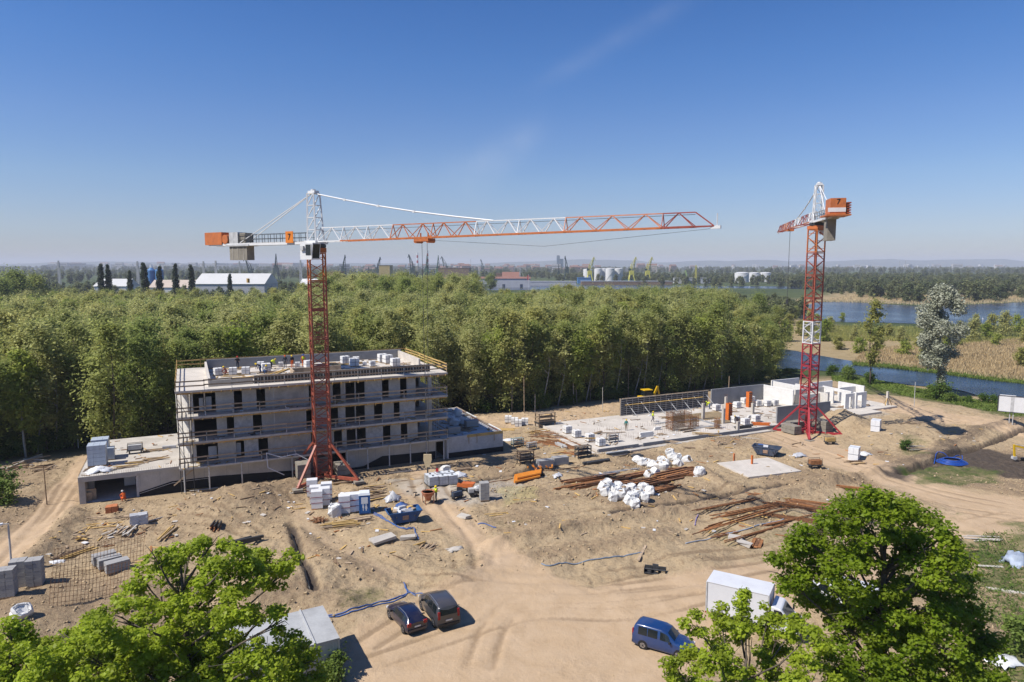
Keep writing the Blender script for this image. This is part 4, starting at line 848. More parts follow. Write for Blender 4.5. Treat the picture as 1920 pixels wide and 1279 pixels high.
# shuttering wall
sh=TC('shuttering_wall','long dark panelled shuttering wall with raking props along the back of the slab','shuttering',15.4,17.0,.3)
pm=MB(); pm.bx(0,1.18,0,.1,0,2.95); pmm=pm.mesh('shutter_panel',FP)
rbm_=MB()
for k in range(9): rbm_.bx(.02,1.16,-.07,-.002,.1+k*.34,.16+k*.34)
rbm2=rbm_.mesh('panel_rib',STEEL); vb=MB().bx(-.05,.05,-.11,-.072,0,2.95).mesh('panel_frame',CONL)
for i in range(16):
    o=link('shutter_panel',pmm,sh,(i*1.2,0,0)); link('panel_rib',rbm2,o); link('panel_frame',vb,o)
for i in range(7): MB().bar((1.2+i*2.9,-.15,2.2),(2.1+i*2.9,-2.0,.05),.09).build('raking_prop',STEEL,sh)
for i in range(5): MB().bar((.5+i*3.4,-.7,1.95),(3.8+i*3.4,-.7,1.95),.35,.06).build('walkway_plank',TIMY,sh)
for i in range(6): MB().bar((.2+i*3.2,-.14,2.98),(3.3+i*3.2,-.14,2.98),.2,.06).build('top_plank',TIM,sh)
MB().bx(-.10,-.01,-.05,.15,0,3.0).build('end_board',TIM,sh)
# concrete and block walls: own things
def wall(label,a,b,L_,rot,h,mat,openings=(),th=.25,z=.3,name='concrete_wall',cat='wall',courses=False):
    t=TC(name,label,cat,a,b,z,rot); xs=[0]+[e for o in openings for e in o[:2]]+[L_]
    for k in range(0,len(xs),2):
        if xs[k+1]-xs[k]<.05: continue
        if courses:
            nz=round(h/.25)
            for q in range(0,nz):                  # block courses, each a little proud or back of the next
                MB().bx(xs[k],xs[k+1]-rnd.uniform(0,.03),rnd.uniform(-.012,.012),th+rnd.uniform(-.012,.012),q*h/nz,(q+1)*h/nz-.008).build('block_course',mat,t)
        else: MB().bx(xs[k],xs[k+1],0,th,0,h).build('wall_panel',mat,t)
    for o in openings:
        if o[2]<h-.1: MB().bx(o[0],o[1],0.004,th-.004,o[2],h-.003).build('lintel',mat,t)
    return t
wall('long grey concrete back wall rising behind the block pallets, right of the dark shuttering',35.6,17.2,12.9,0,2.95,GREY)
wall('low grey concrete front wall directly behind the mast of the farther crane',35.1,1.2,11.8,-R(2),2.75,GREY)
wall('bright white block wall with a worker leaning planks against it, left of the farther crane',48.4,17.4,7.0,-R(87),2.9,WHITE,courses=True)
wall('white block wall rising behind the first one, just left of the crane mast',52.2,18.5,6.5,-R(88),3.1,WHITE,courses=True)
wall('grey faced block wall crossing behind the crane mast',49.8,10.8,8.0,R(1),2.8,BWALL)
wall('white block wall with wide door opening facing the tall mound',57.4,11.3,7.6,-R(93),2.95,WHITE,((2.6,4.4,2.4),(6.5,7.0,3.0)),courses=True)
wall('grey shaded block wall, nearest the corner of the white rooms',54.6,4.0,5.6,R(0),2.8,WHITE,((1.0,2.1,2.2),(3.2,4.6,2.3)))
wall('short pale wall at the far back corner of the white rooms',53.0,19.5,7.5,R(0),3.0,WHITE)
wall('grey shaded wall end standing right of the white rooms',58.3,14.5,6.0,R(2),2.9,WHITE)
wall('rightmost white block wall with a ragged stepped end',64.5,13.6,5.8,-R(91),2.9,WHITE,courses=True)
wall('low block wall between the white rooms, seen under the jib shadow',60.0,9.6,4.6,R(0),2.6,WHITE)
wall('half built beige block wall behind the grey front wall and the mast',47.5,7.6,7.6,R(1),2.5,BWALL,courses=True)
wall('beige block wall crossing behind the farther mast, nearer part',52.6,10.6,4.6,-R(91),2.7,BWALL,((1.6,2.6,2.2),),courses=True)
wall('white block wall between mast and white rooms',55.2,15.8,5.0,-R(90),2.8,WHITE,courses=True)
MB().bx(58.9,66,2.0,16,-.4,.29).build('slab_extension',CONW,fs)
# columns and orange shuttering
def column(a,b,h,label,mat=CONL,w=.42): t=TC('concrete_column',label,'column',a,b,.3); MB().bx(-w/2,w/2,-w/2,w/2,0,h).build('shaft',mat,t); r_=MB(); [r_.bar((x,y,h),(x,y,h+.5),.03) for x in (-.15,.15) for y in (-.15,.15)]; r_.build('starter_bars',RUSTD,t)['kind']='stuff'; return t
def cpx(px,py,z=.3):
    x,y=G(px,py,z); d=Vector((x,y,0))-C0; return d.dot(U),d.dot(V)
for (px,py,h,l) in ((1318,786,2.7,'tallest bare concrete column beside the rebar cage'),(1356,794,2.5,'bare concrete column left of the orange shuttering'),(1361,760,1.6,'farthest short concrete column near the shuttering wall'),(1411,776,1.9,'bare concrete column right of the orange shuttering, at mid slab'),(1383,808,1.5,'short concrete column at the front edge of the slab')):
    a,b=cpx(px,py); column(a,b,h,l)
ORGF=M('orange_formwork',(.66,.16,.025),.12,1.5,.6,.1)
for (px,py,l) in ((1366,787,'orange column shuttering standing at mid slab'),(1404,763,'red orange column shuttering before the grey back wall')):
    a,b=cpx(px,py); t=TC('column_shuttering',l,'column shuttering',a,b,.3)
    for s in (-1,1): MB().bx(s*.33-.05,s*.33+.05,-.38,.38,0,2.8).build('side_panel',ORGF,t); MB().bx(-.27,.27,s*.33-.05,s*.33+.05,0,2.8).build('face_panel',ORGF,t)
    for k in range(8): MB().bx(-.42,.42,-.44,-.385,.15+k*.34,.24+k*.34).build('clamp',DSTEEL,t)
def rebar_cage(px,py,wa,wb,h,label,step=.28,rot=0,mat=RUST):
    a,b=cpx(px,py); t=TC('rebar_cage',label,'rebar cage',a,b,.3,rot); m=MB()
    for x in np.arange(-wa/2,wa/2+.01,step):
        for y in (-wb/2,wb/2): m.bar((x,y,0),(x,y,h+rnd.uniform(0,.5)),.05)
    m.build('upright_bars',mat,t)['kind']='stuff'; m=MB()
    for zz in np.arange(.15,h,step):
        for y in (-wb/2,wb/2): m.bar((-wa/2-.15,y,zz),(wa/2+.15,y,zz),.05)
        for x in (-wa/2,wa/2): m.bar((x,-wb/2-.1,zz),(x,wb/2+.1,zz),.05)
    m.build('stirrups',mat,t)['kind']='stuff'; return t
rebar_cage(1272,804,3.6,1.6,2.6,'large rusty rebar cage standing on the slab before the shuttering',.24)
rebar_cage(1302,800,1.2,.5,1.6,'small rusty rebar cage beside the tallest column',.3)
rebar_cage(1345,803,.6,.6,1.5,'slim rebar cage at the slab edge before the columns',.22)

# ================================================================ BLOCK PALLETS, BAGS, TIMBER AND OTHER GOODS ON THE SITE
GBLK=M('grey_block',(.37,.365,.355),.12,2,.9,.3,dirt=(.25,.24,.22),dscale=1,damt=.5); BGREY=M('blue_grey_wrap',(.46,.52,.60),.08,2,.4,.3); PALW=M('pallet_wood',(.40,.28,.16),.25,2,.9,.2); SACK=M('sack_cloth',(.74,.74,.72),.08,3,.75,.5,dirt=(.5,.46,.4),dscale=1.5,damt=.4); DIRTF=M('dug_earth',(.25,.17,.10),.3,3,.95,.5); BRKO=M('orange_brick',(.55,.20,.08),.2,2,.9,.2); PLAS=M('grey_plastic',(.55,.56,.58),.12,2,.35,.4); BLUEP=M('blue_pipe',(.05,.12,.34),.15,1,.45,.1,dirt=(.25,.25,.28),dscale=.7,damt=.5); ORGP=M('orange_pipe',(.75,.27,.03),.1,1,.45,.05); BLKP=M('black_pipe',(.015,.016,.018),.1,1,.4,.05); SKB=M('skip_blue',(.022,.10,.27),.12,1.5,.5,.1,dirt=(.10,.09,.09),dscale=1.5,damt=.4); SKD=M('skip_dark_blue',(.045,.07,.12),.2,1.5,.6,.15,dirt=(.16,.14,.12),dscale=1.2,damt=.5); SCRAP=M('scrap',(.30,.27,.24),.4,4,.9,.5)
def proto_pallet(nx_,ny_,nz_,bw,bd,bh,mat,strap=DSTRAP,wood=True,nstrap=1,lidmat=None):
    "meshes of one pallet of blocks: the single packs are apart, with straps and a wooden pallet below"
    z0=.13 if wood else 0; W_,D_,H_=nx_*bw,ny_*bd,nz_*bh; P=MB().bx(-bw/2+.006,bw/2-.006,-bd/2+.006,bd/2-.006,0,bh-.012).mesh('block_pack',mat)
    def make(t,seed=0):
        r=random.Random(seed)
        for i in range(nx_):
            for j in range(ny_):
                for k in range(nz_):
                    if 0<i<nx_-1 and 0<j<ny_-1 and k<nz_-1: continue
                    o=link('block_pack',P,t,((i+.5)*bw-W_/2+r.uniform(-.012,.012),(j+.5)*bd-D_/2+r.uniform(-.012,.012),z0+k*bh))
        if wood:
            m=MB()
            for y in (-.42,0,.42): m.bx(-W_/2,W_/2,y*D_-.06,y*D_+.06,.0,.10)
            for q in range(5): m.bx(-W_/2+q*W_/5+.02,-W_/2+q*W_/5+W_/5-.04,-D_/2,D_/2,.10,.126)
            m.build('pallet',PALW,t)
        if strap:
            m=MB()
            for q in range(nstrap):
                x=(q+1)*W_/(nstrap+1)-W_/2; m.bx(x-.03,x+.03,-D_/2-.016,-D_/2-.004,z0,z0+H_).bx(x-.03,x+.03,D_/2+.004,D_/2+.016,z0,z0+H_).bx(x-.03,x+.03,-D_/2-.01,D_/2+.01,z0+H_+.003,z0+H_+.014)
            for k in range(1,nz_): m.bx(-W_/2-.016,W_/2+.016,-D_/2-.018,-D_/2-.005,z0+k*bh-.035,z0+k*bh+.02).bx(-W_/2-.018,-W_/2-.005,-D_/2-.016,D_/2+.016,z0+k*bh-.035,z0+k*bh+.02)
            m.build('strap',strap,t)
        return t
    return make
pal_white=proto_pallet(2,2,3,.6,.5,.5,WHITE,DSTRAP); pal_big=proto_pallet(2,2,2,.85,.62,.85,WRAP,DSTRAP,False); pal_red=proto_pallet(1,1,3,1.18,.98,.62,WRAP,STRAP,nstrap=0); pal_grey=proto_pallet(3,2,3,.55,.5,.36,GBLK,None); pal_blue=proto_pallet(3,2,5,.4,.6,.30,BGREY,None); pal_col=proto_pallet(2,2,7,.5,.45,.28,GBLK,None); pal_low=proto_pallet(3,2,2,.7,.55,.48,GBLK,None); pal_one=proto_pallet(2,2,2,.55,.5,.5,WHITE,DSTRAP)
def put(make,label,px,py,rot=UA,group=None,name='block_pallet',cat='block pallet',z=None,seed=None,scale=None):
    p=S(px,py) if z is None else Vector((*G(px,py,z),z))
    t=T(name,label,cat,p,rot,group); make(t,rnd.randrange(9999) if seed is None else seed)
    if scale: t.scale=(scale,)*3
    return t
gW='white block pallets beside the nearer crane'
put(pal_red,'white pallet of blocks at the far left of the stack by the nearer crane',586,930,UA-.2,gW); put(pal_red,'white red banded pallet, middle one of the left stack by the crane',592,944,UA-.2,gW); put(pal_red,'nearest white pallet with dark red bands in the left stack by the crane',595,953,UA-.2,gW); put(pal_red,'plain white tall pallet just right of the red banded ones',609,947,UA-.2,gW); put(pal_red,'white red banded pallet at the rear right of the left stack',613,937,UA-.2,gW)
for i,(x,y,l) in enumerate(((646,962,'white pallet nearest the bulk bag in the row by the blue toilet'),(657,960,'middle white pallet of the row by the blue toilet'),(667,958,'white pallet touching the blue toilet'),(647,944,'low white pallet behind the row by the blue toilet'))): put(pal_red if i<3 else pal_one,l,x,y,UA-.2,gW)
for px,py,l in ((1601,861,'large white pallet of four packs at the edge of the site road'),(1642,806,'large white pallet leaning beside the tall sand mound')): put(pal_big,l,px,py,UA+.5,'large white pallets near the mound')
gS='white pallets along the left edge of the ground slab'
for px,py,l in ((1064,812,'farthest white pallet on the left edge of the ground slab'),(1081,820,'second farthest white pallet on the left edge of the ground slab'),(1106,827,'white pallet with a yellow beam on it at the slab edge'),(1126,836,'nearest white pallet at the front left corner of the slab')): put(pal_one,l,px,py,UA,gS,z=.31)
gI='white block pallets inside the second building'
for px,py,l in ((1343,770,'white pallet before the shuttering wall beside the bending worker'),(1382,765,'long white pallet left of the red orange shuttering'),(1396,757,'white pallet behind the red orange shuttering'),(1420,762,'white pallet before the bright block wall, left one'),(1438,762,'white pallet at the foot of the leaning planks'),(1452,761,'white pallet at the right end before the bright block wall'),(1378,793,'white pallet right of the orange shuttering'),(1397,797,'nearest pair of white pallets behind the slab edge'),(1417,791,'white pallet left of the red orange beams'),(1408,754,'small white pallet close to the grey back wall')): put(pal_one,l,px,py,UA,gI,z=.305)
for px,py,l in ((953,792,'first white pallet on the sand right of the low wing'),(965,796,'second white pallet on the sand right of the low wing'),(972,800,'third white pallet on the sand right of the low wing'),(984,797,'broken last pallet of the row right of the low wing')): put(pal_one,l,px,py,UA-.5,'white pallets on the sand right of the low wing')
for px,py,l in ((1022,877,'left one of two low grey block stacks near the orange pipes'),(1050,871,'right one of two low grey block stacks near the orange pipes')): put(pal_low,l,px,py,UA-.1,'low grey block stacks')
put(pal_col,'tall grey block stack beside the yellow sand patch',908,938,UA-.2)
for px,py,l in ((16,1118,'left block stack by the left lamp post, nearest of three'),(38,1100,'middle block stack of the three by the left lamp post'),(68,1098,'right block stack of the three by the left lamp post')): put(pal_col,l,px,py,UA-.1,'tall grey block stacks by the lamp post',scale=1.1)
for px,py,l in ((196,1056,'rear one of three wrapped grey pallets behind the rebar mesh'),(206,1063,'middle one of three wrapped grey pallets behind the rebar mesh'),(220,1070,'front one of three wrapped grey pallets behind the rebar mesh')): put(pal_low,l,px,py,UA+.3,'wrapped grey pallets behind the rebar mesh',scale=.85)
DZ=3.065
put(pal_blue,'tall blue grey wrapped stack at the left edge of the podium deck, front one',184,872,UA,'blue grey stacks on the deck',z=DZ,scale=1.55); put(pal_blue,'tall blue grey wrapped stack behind the front one on the podium deck',190,859,UA,'blue grey stacks on the deck',z=DZ,scale=1.5); put(pal_blue,'low blue grey stack in the shade right of the tall ones on the deck',206,861,UA,'blue grey stacks on the deck',z=DZ,scale=.9)
RZ=11.905; gR='white pallets on the roof slab'
roofp=[(499,697,'white framed pallet behind the crouching workers',1.15),(489,690,'white pallet left of the crouching workers on the roof',.9),(409,704,'white pallet at the left end of the roof works',1.0),(437,703,'white pallet just right of the kneeling worker',1.0),(461,702,'white pallet before the tipped boards on the roof',1.0),(527,688,'white pallet left of the dark clothed worker',.7),(558,688,'white pallet between the orange trousered workers',.7),(579,690,'white pallet hidden half behind the crane mast',1.1),(647,682,'tall white pallet first from the crane mast on the roof',1.15),(664,687,'broad white pallet second from the mast on the roof',1.2),(668,680,'white pallet behind the broad one on the roof',.9),(698,687,'low white pallet in the middle of the right roof half',.8),(717,679,'tall white pallet at the rear of the right roof half',1.25),(727,681,'white pallet with stepped top near the right roof corner',1.25),(741,687,'front white pallet of the right roof group',1.2),(684,686,'flat white heap of blocks beside the broad pallet',.6)]
for px,py,l,s in roofp: put(pal_one,l,px,py,UA+rnd.uniform(-.25,.25),gR,z=RZ,scale=s*.86)
put(pal_low,'grey wrapped pallet on the low right wing by the red plank',884,800,UA,z=2.87,scale=.9); put(pal_low,'pale pallet under the balcony rail on the low right wing',850,812,UA,z=2.87,scale=.85)
def bag_mesh(seed,mat=SACK,s=1.0):
    r=random.Random(seed); m=MB(); n=10; prof=[(.40,.0),(.47,.05),(.52,.30),(.50,.62),(.46,.84),(.40,.92),(.30,.80)]
    vs=[]
    for q,(rr,z) in enumerate(prof):
        for k in range(n):
            t=2*math.pi*k/n; e=rr*(1/max(abs(math.cos(t)),abs(math.sin(t))))**.8*(1+r.uniform(-.13,.13)); vs.append((e*math.cos(t),e*math.sin(t),z+r.uniform(-.07,.07)))
    fs=[(i*n+k,i*n+(k+1)%n,(i+1)*n+(k+1)%n,(i+1)*n+k) for i in range(len(prof)-1) for k in range(n)]+[tuple((len(prof)-1)*n+k for k in range(n)),tuple(range(n-1,-1,-1))]
    m.add(vs,fs); return m.mesh('bag_body',mat,False)
BAGS=[bag_mesh(i) for i in range(5)]
loopm=MB()
for a in (45,135,225,315):
    c,s_=math.cos(R(a)),math.sin(R(a)); loopm.tube([(.38*c-.1*s_,.38*s_+.1*c,.78),(.36*c,.36*s_,1.0),(.38*c+.1*s_,.38*s_-.1*c,.78)],.025,4)
loopm=loopm.mesh('lifting_loops',SACK); fillm=MB().lathe([(.01,.1),(.27,.0),(.26,-.1)],9).mesh('filling',DIRTF)
def bag(px,py,label,group,tilt=0,rot=0,fill=False,z=None,scale=1.0):
    p=S(px,py) if z is None else Vector((*G(px,py,z),z))
    t=T('bulk_bag',label,'bulk bag',p-Vector((0,0,.04)),rot,group); t.rotation_euler=(tilt,0,rot); t.scale=(scale*rnd.uniform(.9,1.12),scale*rnd.uniform(.9,1.12),scale*rnd.uniform(.85,1.1))
    b=link('bag_body',rnd.choice(BAGS),t); link('lifting_loops',loopm,t)
    if fill: link('filling',fillm,t,(0,0,.84))
gA='white bulk bags in the nearer heap'; gB='white bulk bags in the farther heap'
near=[(1128,920),(1140,914),(1152,926),(1163,934),(1176,944),(1186,937),(1196,930),(1148,938),(1160,917),(1172,926),(1184,922),(1208,938),(1218,928),(1206,920),(1190,948),(1135,928)]
lb=['with open top, at the left tip','rear left','in the middle left','in the very middle','fallen at the front','at the front centre','near the right','front left','at the back','centre back','back right','at the right front','rightmost','rear right','nearest of all','second from the left tip']
for i,(x,y) in enumerate(near): bag(x,y,'white bulk bag '+lb[i]+' of the nearer heap',gA,rnd.uniform(-.25,.3) if i%4 else .5,rnd.random()*6,i%3==0,scale=1.05)
far=[(1192,869),(1204,871),(1216,874),(1222,878),(1236,877),(1240,868),(1252,872),(1262,862),(1270,864),(1276,872),(1258,856),(1244,880),(1283,866)]
lf=['slumped, at the left end','second from the left end','with open brown top, third from left','fallen forward in the front','gaping open at the front','behind the gaping one','in the middle','at the back right','second from the right back','at the right front','topmost at the back','nearest in front','at the right end']
for i,(x,y) in enumerate(far): bag(x,y,'white bulk bag '+lf[i]+' of the heap below the slab',gB,rnd.uniform(-.3,.4) if i%3 else .9,rnd.random()*6,i%2==0,scale=1.1)
bag(1311,891,'single upright white bulk bag right of the rusty beams',None,0,.4,scale=1.15); bag(1213,893,'white bulk bag lying between both heaps',None,.5,1,True); bag(1224,890,'brown filled bag lying between both heaps',None,.7,2,True)
bag(628,967,'white bulk bag before the pallets by the nearer crane',None,0,.2,scale=1.3); bag(832,881,'rolled white bag lying by the drain trench at the wing corner',None,1.2,.5,scale=1.1); bag(38,1155,'torn white bag on the bank at the left',None,.7,.9,scale=1.1)
for px,py,l in ((848,790,'grey white sack at the back of the low wing'),(856,779,'grey white sack nearest the back corner of the low wing'),(850,798,'grey sack under the balcony end on the low wing'),(868,796,'grey sack in the middle of the low wing')): bag(px,py,l,'sacks on the low right wing',.4,rnd.random()*6,z=2.87,scale=1.3)
# loose timber: each plank of a heap is a piece of its own
plk={}
def plank_mesh(L_,mat,w=.16,h=.05):
    k=(round(L_*2)/2,mat.name,w,h)
    if k not in plk: plk[k]=MB().box(0,0,0,k[0],w,h).mesh('plank',mat)
    return plk[k]
def heap(px,py,n,L_,rot,spread,label,name='timber_pile',cat='timber pile',mats=(TIM,TIMY,TIMB),w=.16,h=.05,piece='plank',layers=4,jit=.08,z=None,group=None):
    p=S(px,py) if z is None else Vector((*G(px,py,z),z)); t=T(name,label,cat,p,rot,group); per=max(1,math.ceil(n/layers))
    for i in range(n):
        q=i%per; l=i//per; o=link(piece,plank_mesh(L_*rnd.uniform(.75,1.1),rnd.choice(mats),w,h),t,(rnd.uniform(-.12,.12)*L_,(q-per/2+.5)*spread/per+rnd.uniform(-.3,.3)*w,h*.6+l*h*1.08+rnd.uniform(0,.02)))
        o.rotation_euler=(rnd.uniform(-.1,.1),rnd.uniform(-.02,.02),rnd.uniform(-jit,jit))
    return t
RU=(RUST,RUSTD,RUST)
heap(640,985,14,3.4,UA-.15,1.6,'yellowish stack of boards before the pallets by the nearer crane',mats=(TIMY,TIM,TIMY)); heap(676,975,10,2.4,UA,1.2,'darker boards at the foot of the blue toilet',mats=(TIM,TIMB)); heap(598,977,12,1.5,UA+.8,1.2,'rusty brown scrap heap at the left end of the boards',name='scrap_heap',cat='scrap heap',mats=RU,w=.12,jit=1.2)
heap(706,934,12,3.0,UA+.1,2.4,'scattered boards right of the blue toilet',jit=.5); heap(702,918,12,2.6,UA-.2,2.6,'scattered boards behind the blue toilet',jit=.6); heap(745,885,7,3.2,UA,1.2,'boards lying along the foot of the facade',mats=(TIM,CONL))
heap(382,918,6,3.0,UA,1.4,'pale boards against the bitumen band near the left corner',mats=(TIMY,CONL)); heap(640,905,8,2.4,UA,1.6,'boards beside the right crane foot'); heap(560,913,5,2.4,UA-.9,.9,'boards leaning at the left crane foot',mats=(TIMY,TIM))
heap(125,1042,7,3.4,UA+.62,.9,'left bundle of long planks beside the rebar mesh',mats=(TIM,TIMB)); heap(143,1042,8,3.0,UA+.62,1.0,'right bundle of long planks beside the rebar mesh',mats=(TIMY,TIM))
heap(230,996,14,2.6,UA+1.0,2.4,'loose pile of planks left of the wrapped sacks',jit=.5,mats=(TIM,TIM,CONL)); heap(150,1005,14,1.3,UA+.2,3.0,'scattered wood scraps near the dirt track',name='scrap_heap',cat='scrap heap',jit=1.2)
for k,(px,py) in enumerate(((205,972),(205,982),(190,990),(165,973))): heap(px,py,1,4.5,UA-.25,.1,['first','second','third','fourth'][k]+' single batten lying on the sand before the garage',name='batten',cat='batten',mats=(TIMY,TIM),layers=1,w=.12,h=.08)
heap(316,1000,7,3.0,UA+1.15,1.0,'planks and pale rail beside the dark formwork row',mats=(TIM,TIMY,STEEL)); heap(300,973,2,3.6,UA+.4,.6,'two long grey poles on the sand',name='pole_pair',cat='poles',mats=(STEEL,TIM),w=.09,h=.07)
heap(455,1020,4,3.4,UA+.2,.4,'dark beams behind the left maple crown',name='beam_stack',cat='beam stack',mats=(DSTEEL,),w=.2,h=.25,layers=2); heap(405,985,9,1.6,UA+1.3,1.1,'dark steel frames left of the dirt bank',name='frame_stack',cat='frames',mats=(DSTEEL,RUST),w=.1,h=.16)
heap(800,1026,9,1.6,UA+.8,1.4,'broken pallet wood beside the access road',jit=.3,mats=(PALW,TIM)); heap(785,1022,3,1.8,UA+.3,.6,'short pale boards at the broken pallet wood',mats=(TIMY,CONL))
heap(868,880,9,2.2,UA,.9,'small dark timber stack at the wing corner',mats=(TIM,TIMB)); heap(830,874,6,3.6,UA-.05,1.0,'long boards along the foot of the low wing'); 
# rusty sheet piles and beams
for k,(px,py,n,L_,ro,sp) in enumerate(((1100,900,7,7,.02,1.2),(1125,907,8,8,.03,1.3),(1085,912,4,6,.0,.8),(1190,893,8,7,.05,1.4),(1235,905,9,6,.12,1.8),(1262,892,12,5,.1,2.4),(1285,886,12,3.5,-.25,2.2),(1235,920,8,5,.12,1.4),(1300,892,8,2.2,-.5,1.4),(1175,908,6,8,.02,.9))):
    heap(px,py,n,L_,UA+ro,sp,['left end row of rusty sheet piles','second row of rusty sheet piles behind the white bags','low row of rusty beams left of the white bags','rear row of rusty sheet piles','long rusty beams right of the white bags','broad rusty pile right of the white bags','tangled rusty offcuts before the single white bag','rusty row touching the right side of the bag heap','short rusty offcuts at the far right of the piles','thin rusty beams behind the white bags'][k],name='rusty_beam_pile',cat='steel beams',mats=RU,w=.26,h=.12,layers=3,jit=.05,group='rows of rusty beams by the white bags',piece='beam')
for k,(px,py,n,L_,ro,sp) in enumerate(((1375,945,5,11,.05,.7),(1415,955,6,11,.02,.9),(1390,975,6,12,.10,1.1),(1345,985,4,6,.25,.5),(1480,940,8,9,-1.05,1.0),(1515,955,8,9,-1.0,1.3),(1535,945,6,7,-.85,.8),(1440,985,5,12,.0,.6),(1500,975,6,8,-.9,1.2),(1420,1000,4,9,.12,.5))):
    heap(px,py,n,L_,UA+ro,sp,['rear long bundle of rusty bars left of the right maple','second bundle of rusty bars left of the right maple','long rusty bars crossed by yellow battens','short rusty bars at the left tip of the bundles','rusty bars slanting towards the right maple','broad slanting bundle of rusty bars','uppermost slanting rusty bars','long thin bars at the front of the bundles','slanting rusty bars in the grass','front most rusty bars by the hose'][k],name='rebar_bundle',cat='rebar bundle',mats=RU,w=.09,h=.07,layers=2,jit=.03,group='rusty bar bundles left of the right maple',piece='bar')
for k,(px,py) in enumerate(((1365,975),(1384,980),(1402,985),(1422,968),(1436,963))): heap(px,py,1,1.8,UA-1.1,.1,['first','second','third','fourth','fifth'][k]+' yellow batten under the rusty bars, counted from the road',name='batten',cat='batten',mats=(TIMY,),layers=1,w=.1,h=.08)
heap(1420,1022,9,2.2,UA+.6,1.0,'brown rusty sheet stack by the weeds',name='rusty_sheet_stack',cat='steel sheets',mats=RU,w=.3,h=.05); heap(1595,918,7,3.4,UA-.8,1.0,'rusty bars at the bend of the site road',name='rebar_bundle',cat='rebar bundle',mats=RU,w=.1,h=.1)
for k,(px,py,n,L_,ro,sp) in enumerate(((1010,830,10,8,-1.0,5),(1040,828,12,9,-.95,5),(1062,835,10,8,-.9,3),(1030,815,9,6,-.75,4),(1075,850,7,5,-1.0,2))): heap(px,py,n,L_,UA+ro,sp,['left spread','middle spread','right spread','rear spread','front spread'][k]+' of long rusty rebar left of the ground slab',name='rebar_spread',cat='rebar',mats=RU,w=.07,h=.06,layers=1,jit=.16,group='rusty rebar spread left of the slab',piece='bar')
heap(1008,810,6,4,UA+.2,1.8,'thin pale battens at the top of the rebar',mats=(TIMY,)); heap(1055,847,1,5,UA+.0,.1,'single yellow plank before the rebar spread',name='batten',cat='batten',mats=(TIMY,),layers=1,w=.22); heap(948,806,4,2.4,UA-.5,1.4,'yellow plywood sheets by the white pallets',name='plywood_stack',cat='plywood',mats=(TIMY,),w=.6,h=.05,layers=2,piece='sheet')
heap(1118,812,3,2.4,UA+.25,.7,'brown boards lying on the ground slab, left one',z=.31); heap(1140,812,2,5,UA-.35,1.2,'long dark battens on the ground slab',z=.31,mats=(TIM,TIMB)); heap(1112,823,3,3.4,UA-.5,.6,'yellow beams across the white pallets at the slab edge',mats=(TIMY,),z=.9); heap(1290,808,8,3,UA,2,'yellow and brown boards at the foot of the rebar cage',z=.31); heap(1325,815,7,4,UA-.6,1.8,'brown boards in the pit before the columns',z=.31)
heap(1425,797,5,2.6,UA-.5,.7,'red orange formwork beams lying beside the grey front wall',name='beam_stack',cat='beam stack',mats=(ORGF,),w=.2,h=.2,layers=2,z=.31); heap(1395,803,4,3.4,UA-.1,.5,'dark beams at the slab front edge',name='beam_stack',cat='beam stack',mats=(DSTEEL,),w=.2,h=.2,layers=2,z=.31)
heap(1052,838,6,2.2,UA-1.5,.6,'grey lattice girders beside the rebar spread',name='girder_stack',cat='girders',mats=(STEEL,),w=.12,h=.2,layers=2); heap(1160,852,10,3.2,UA-.05,1.2,'grey ladder frames lying along the slab front',name='frame_stack',cat='frames',mats=(STEEL,DSTEEL),w=.12,h=.14,layers=2); heap(1122,866,3,4,UA-.02,.4,'dark steel beam lying below the slab corner',name='beam_stack',cat='beam stack',mats=(DSTEEL,),w=.25,h=.3,layers=1); heap(1160,886,5,6,UA+.05,.9,'grey steel poles on the sand behind the sheet piles',name='pole_stack',cat='poles',mats=(STEEL,),w=.08,h=.08)
heap(1204,1035,1,3.2,UA+.75,.1,'single grey plank stuck in the berm above the hose',name='batten',cat='batten',mats=(TIM,),layers=1,w=.25,h=.1); heap(1030,905,1,6,UA+.1,.1,'long thin batten on the sand',name='batten',cat='batten',mats=(TIM,),layers=1); heap(930,965,2,2.6,UA-.15,1.0,'two short battens in the weeds',name='batten',cat='batten',mats=(TIMY,),layers=1)
heap(1710,795,10,4,UA+.5,2.4,'branches and sticks at the trench edge',name='brushwood',cat='brushwood',mats=(TIM,TIMB),w=.07,h=.07,jit=.8,piece='stick'); heap(1715,830,12,3.2,UA-.4,4,'grey sticks scattered below the dark berm',name='brushwood',cat='brushwood',mats=(TIM,CONL),w=.09,h=.06,jit=.5,piece='stick'); heap(1605,868,6,2.4,UA-.3,2.0,'pale boards on the verge behind the white pallet',jit=.4)
heap(1840,1010,5,3.4,UA-.5,1.6,'white washed boards at the turning of the site road',mats=(CONL,CONW),jit=.2); heap(1818,1030,6,1.2,UA-.2,1.2,'wooden pallet lying right of the big maple',name='wooden_pallet',cat='pallet',mats=(PALW,),layers=2,jit=.03); heap(1905,1112,3,3.4,UA-.9,.4,'pale concrete post lying in the grass',name='post_stack',cat='posts',mats=(CONW,),w=.2,h=.16,layers=1); heap(1860,1063,1,2.6,UA-.6,.1,'white plank lying in the grass before the blue sheet',name='batten',cat='batten',mats=(CONW,),layers=1,w=.35)
for px,py,n,L_,l in ((60,865,10,4,'dead branches at the edge of the wood on the left'),(30,880,8,4,'dark branch heap on the left bank'),(85,880,9,2.6,'splintered logs on the bank above the dirt track')): heap(px,py,n,L_,UA+.3,2.4,l,name='brushwood',cat='brushwood',mats=(TIMB,TIM,CONL),w=.12,h=.12,jit=.9,piece='branch')
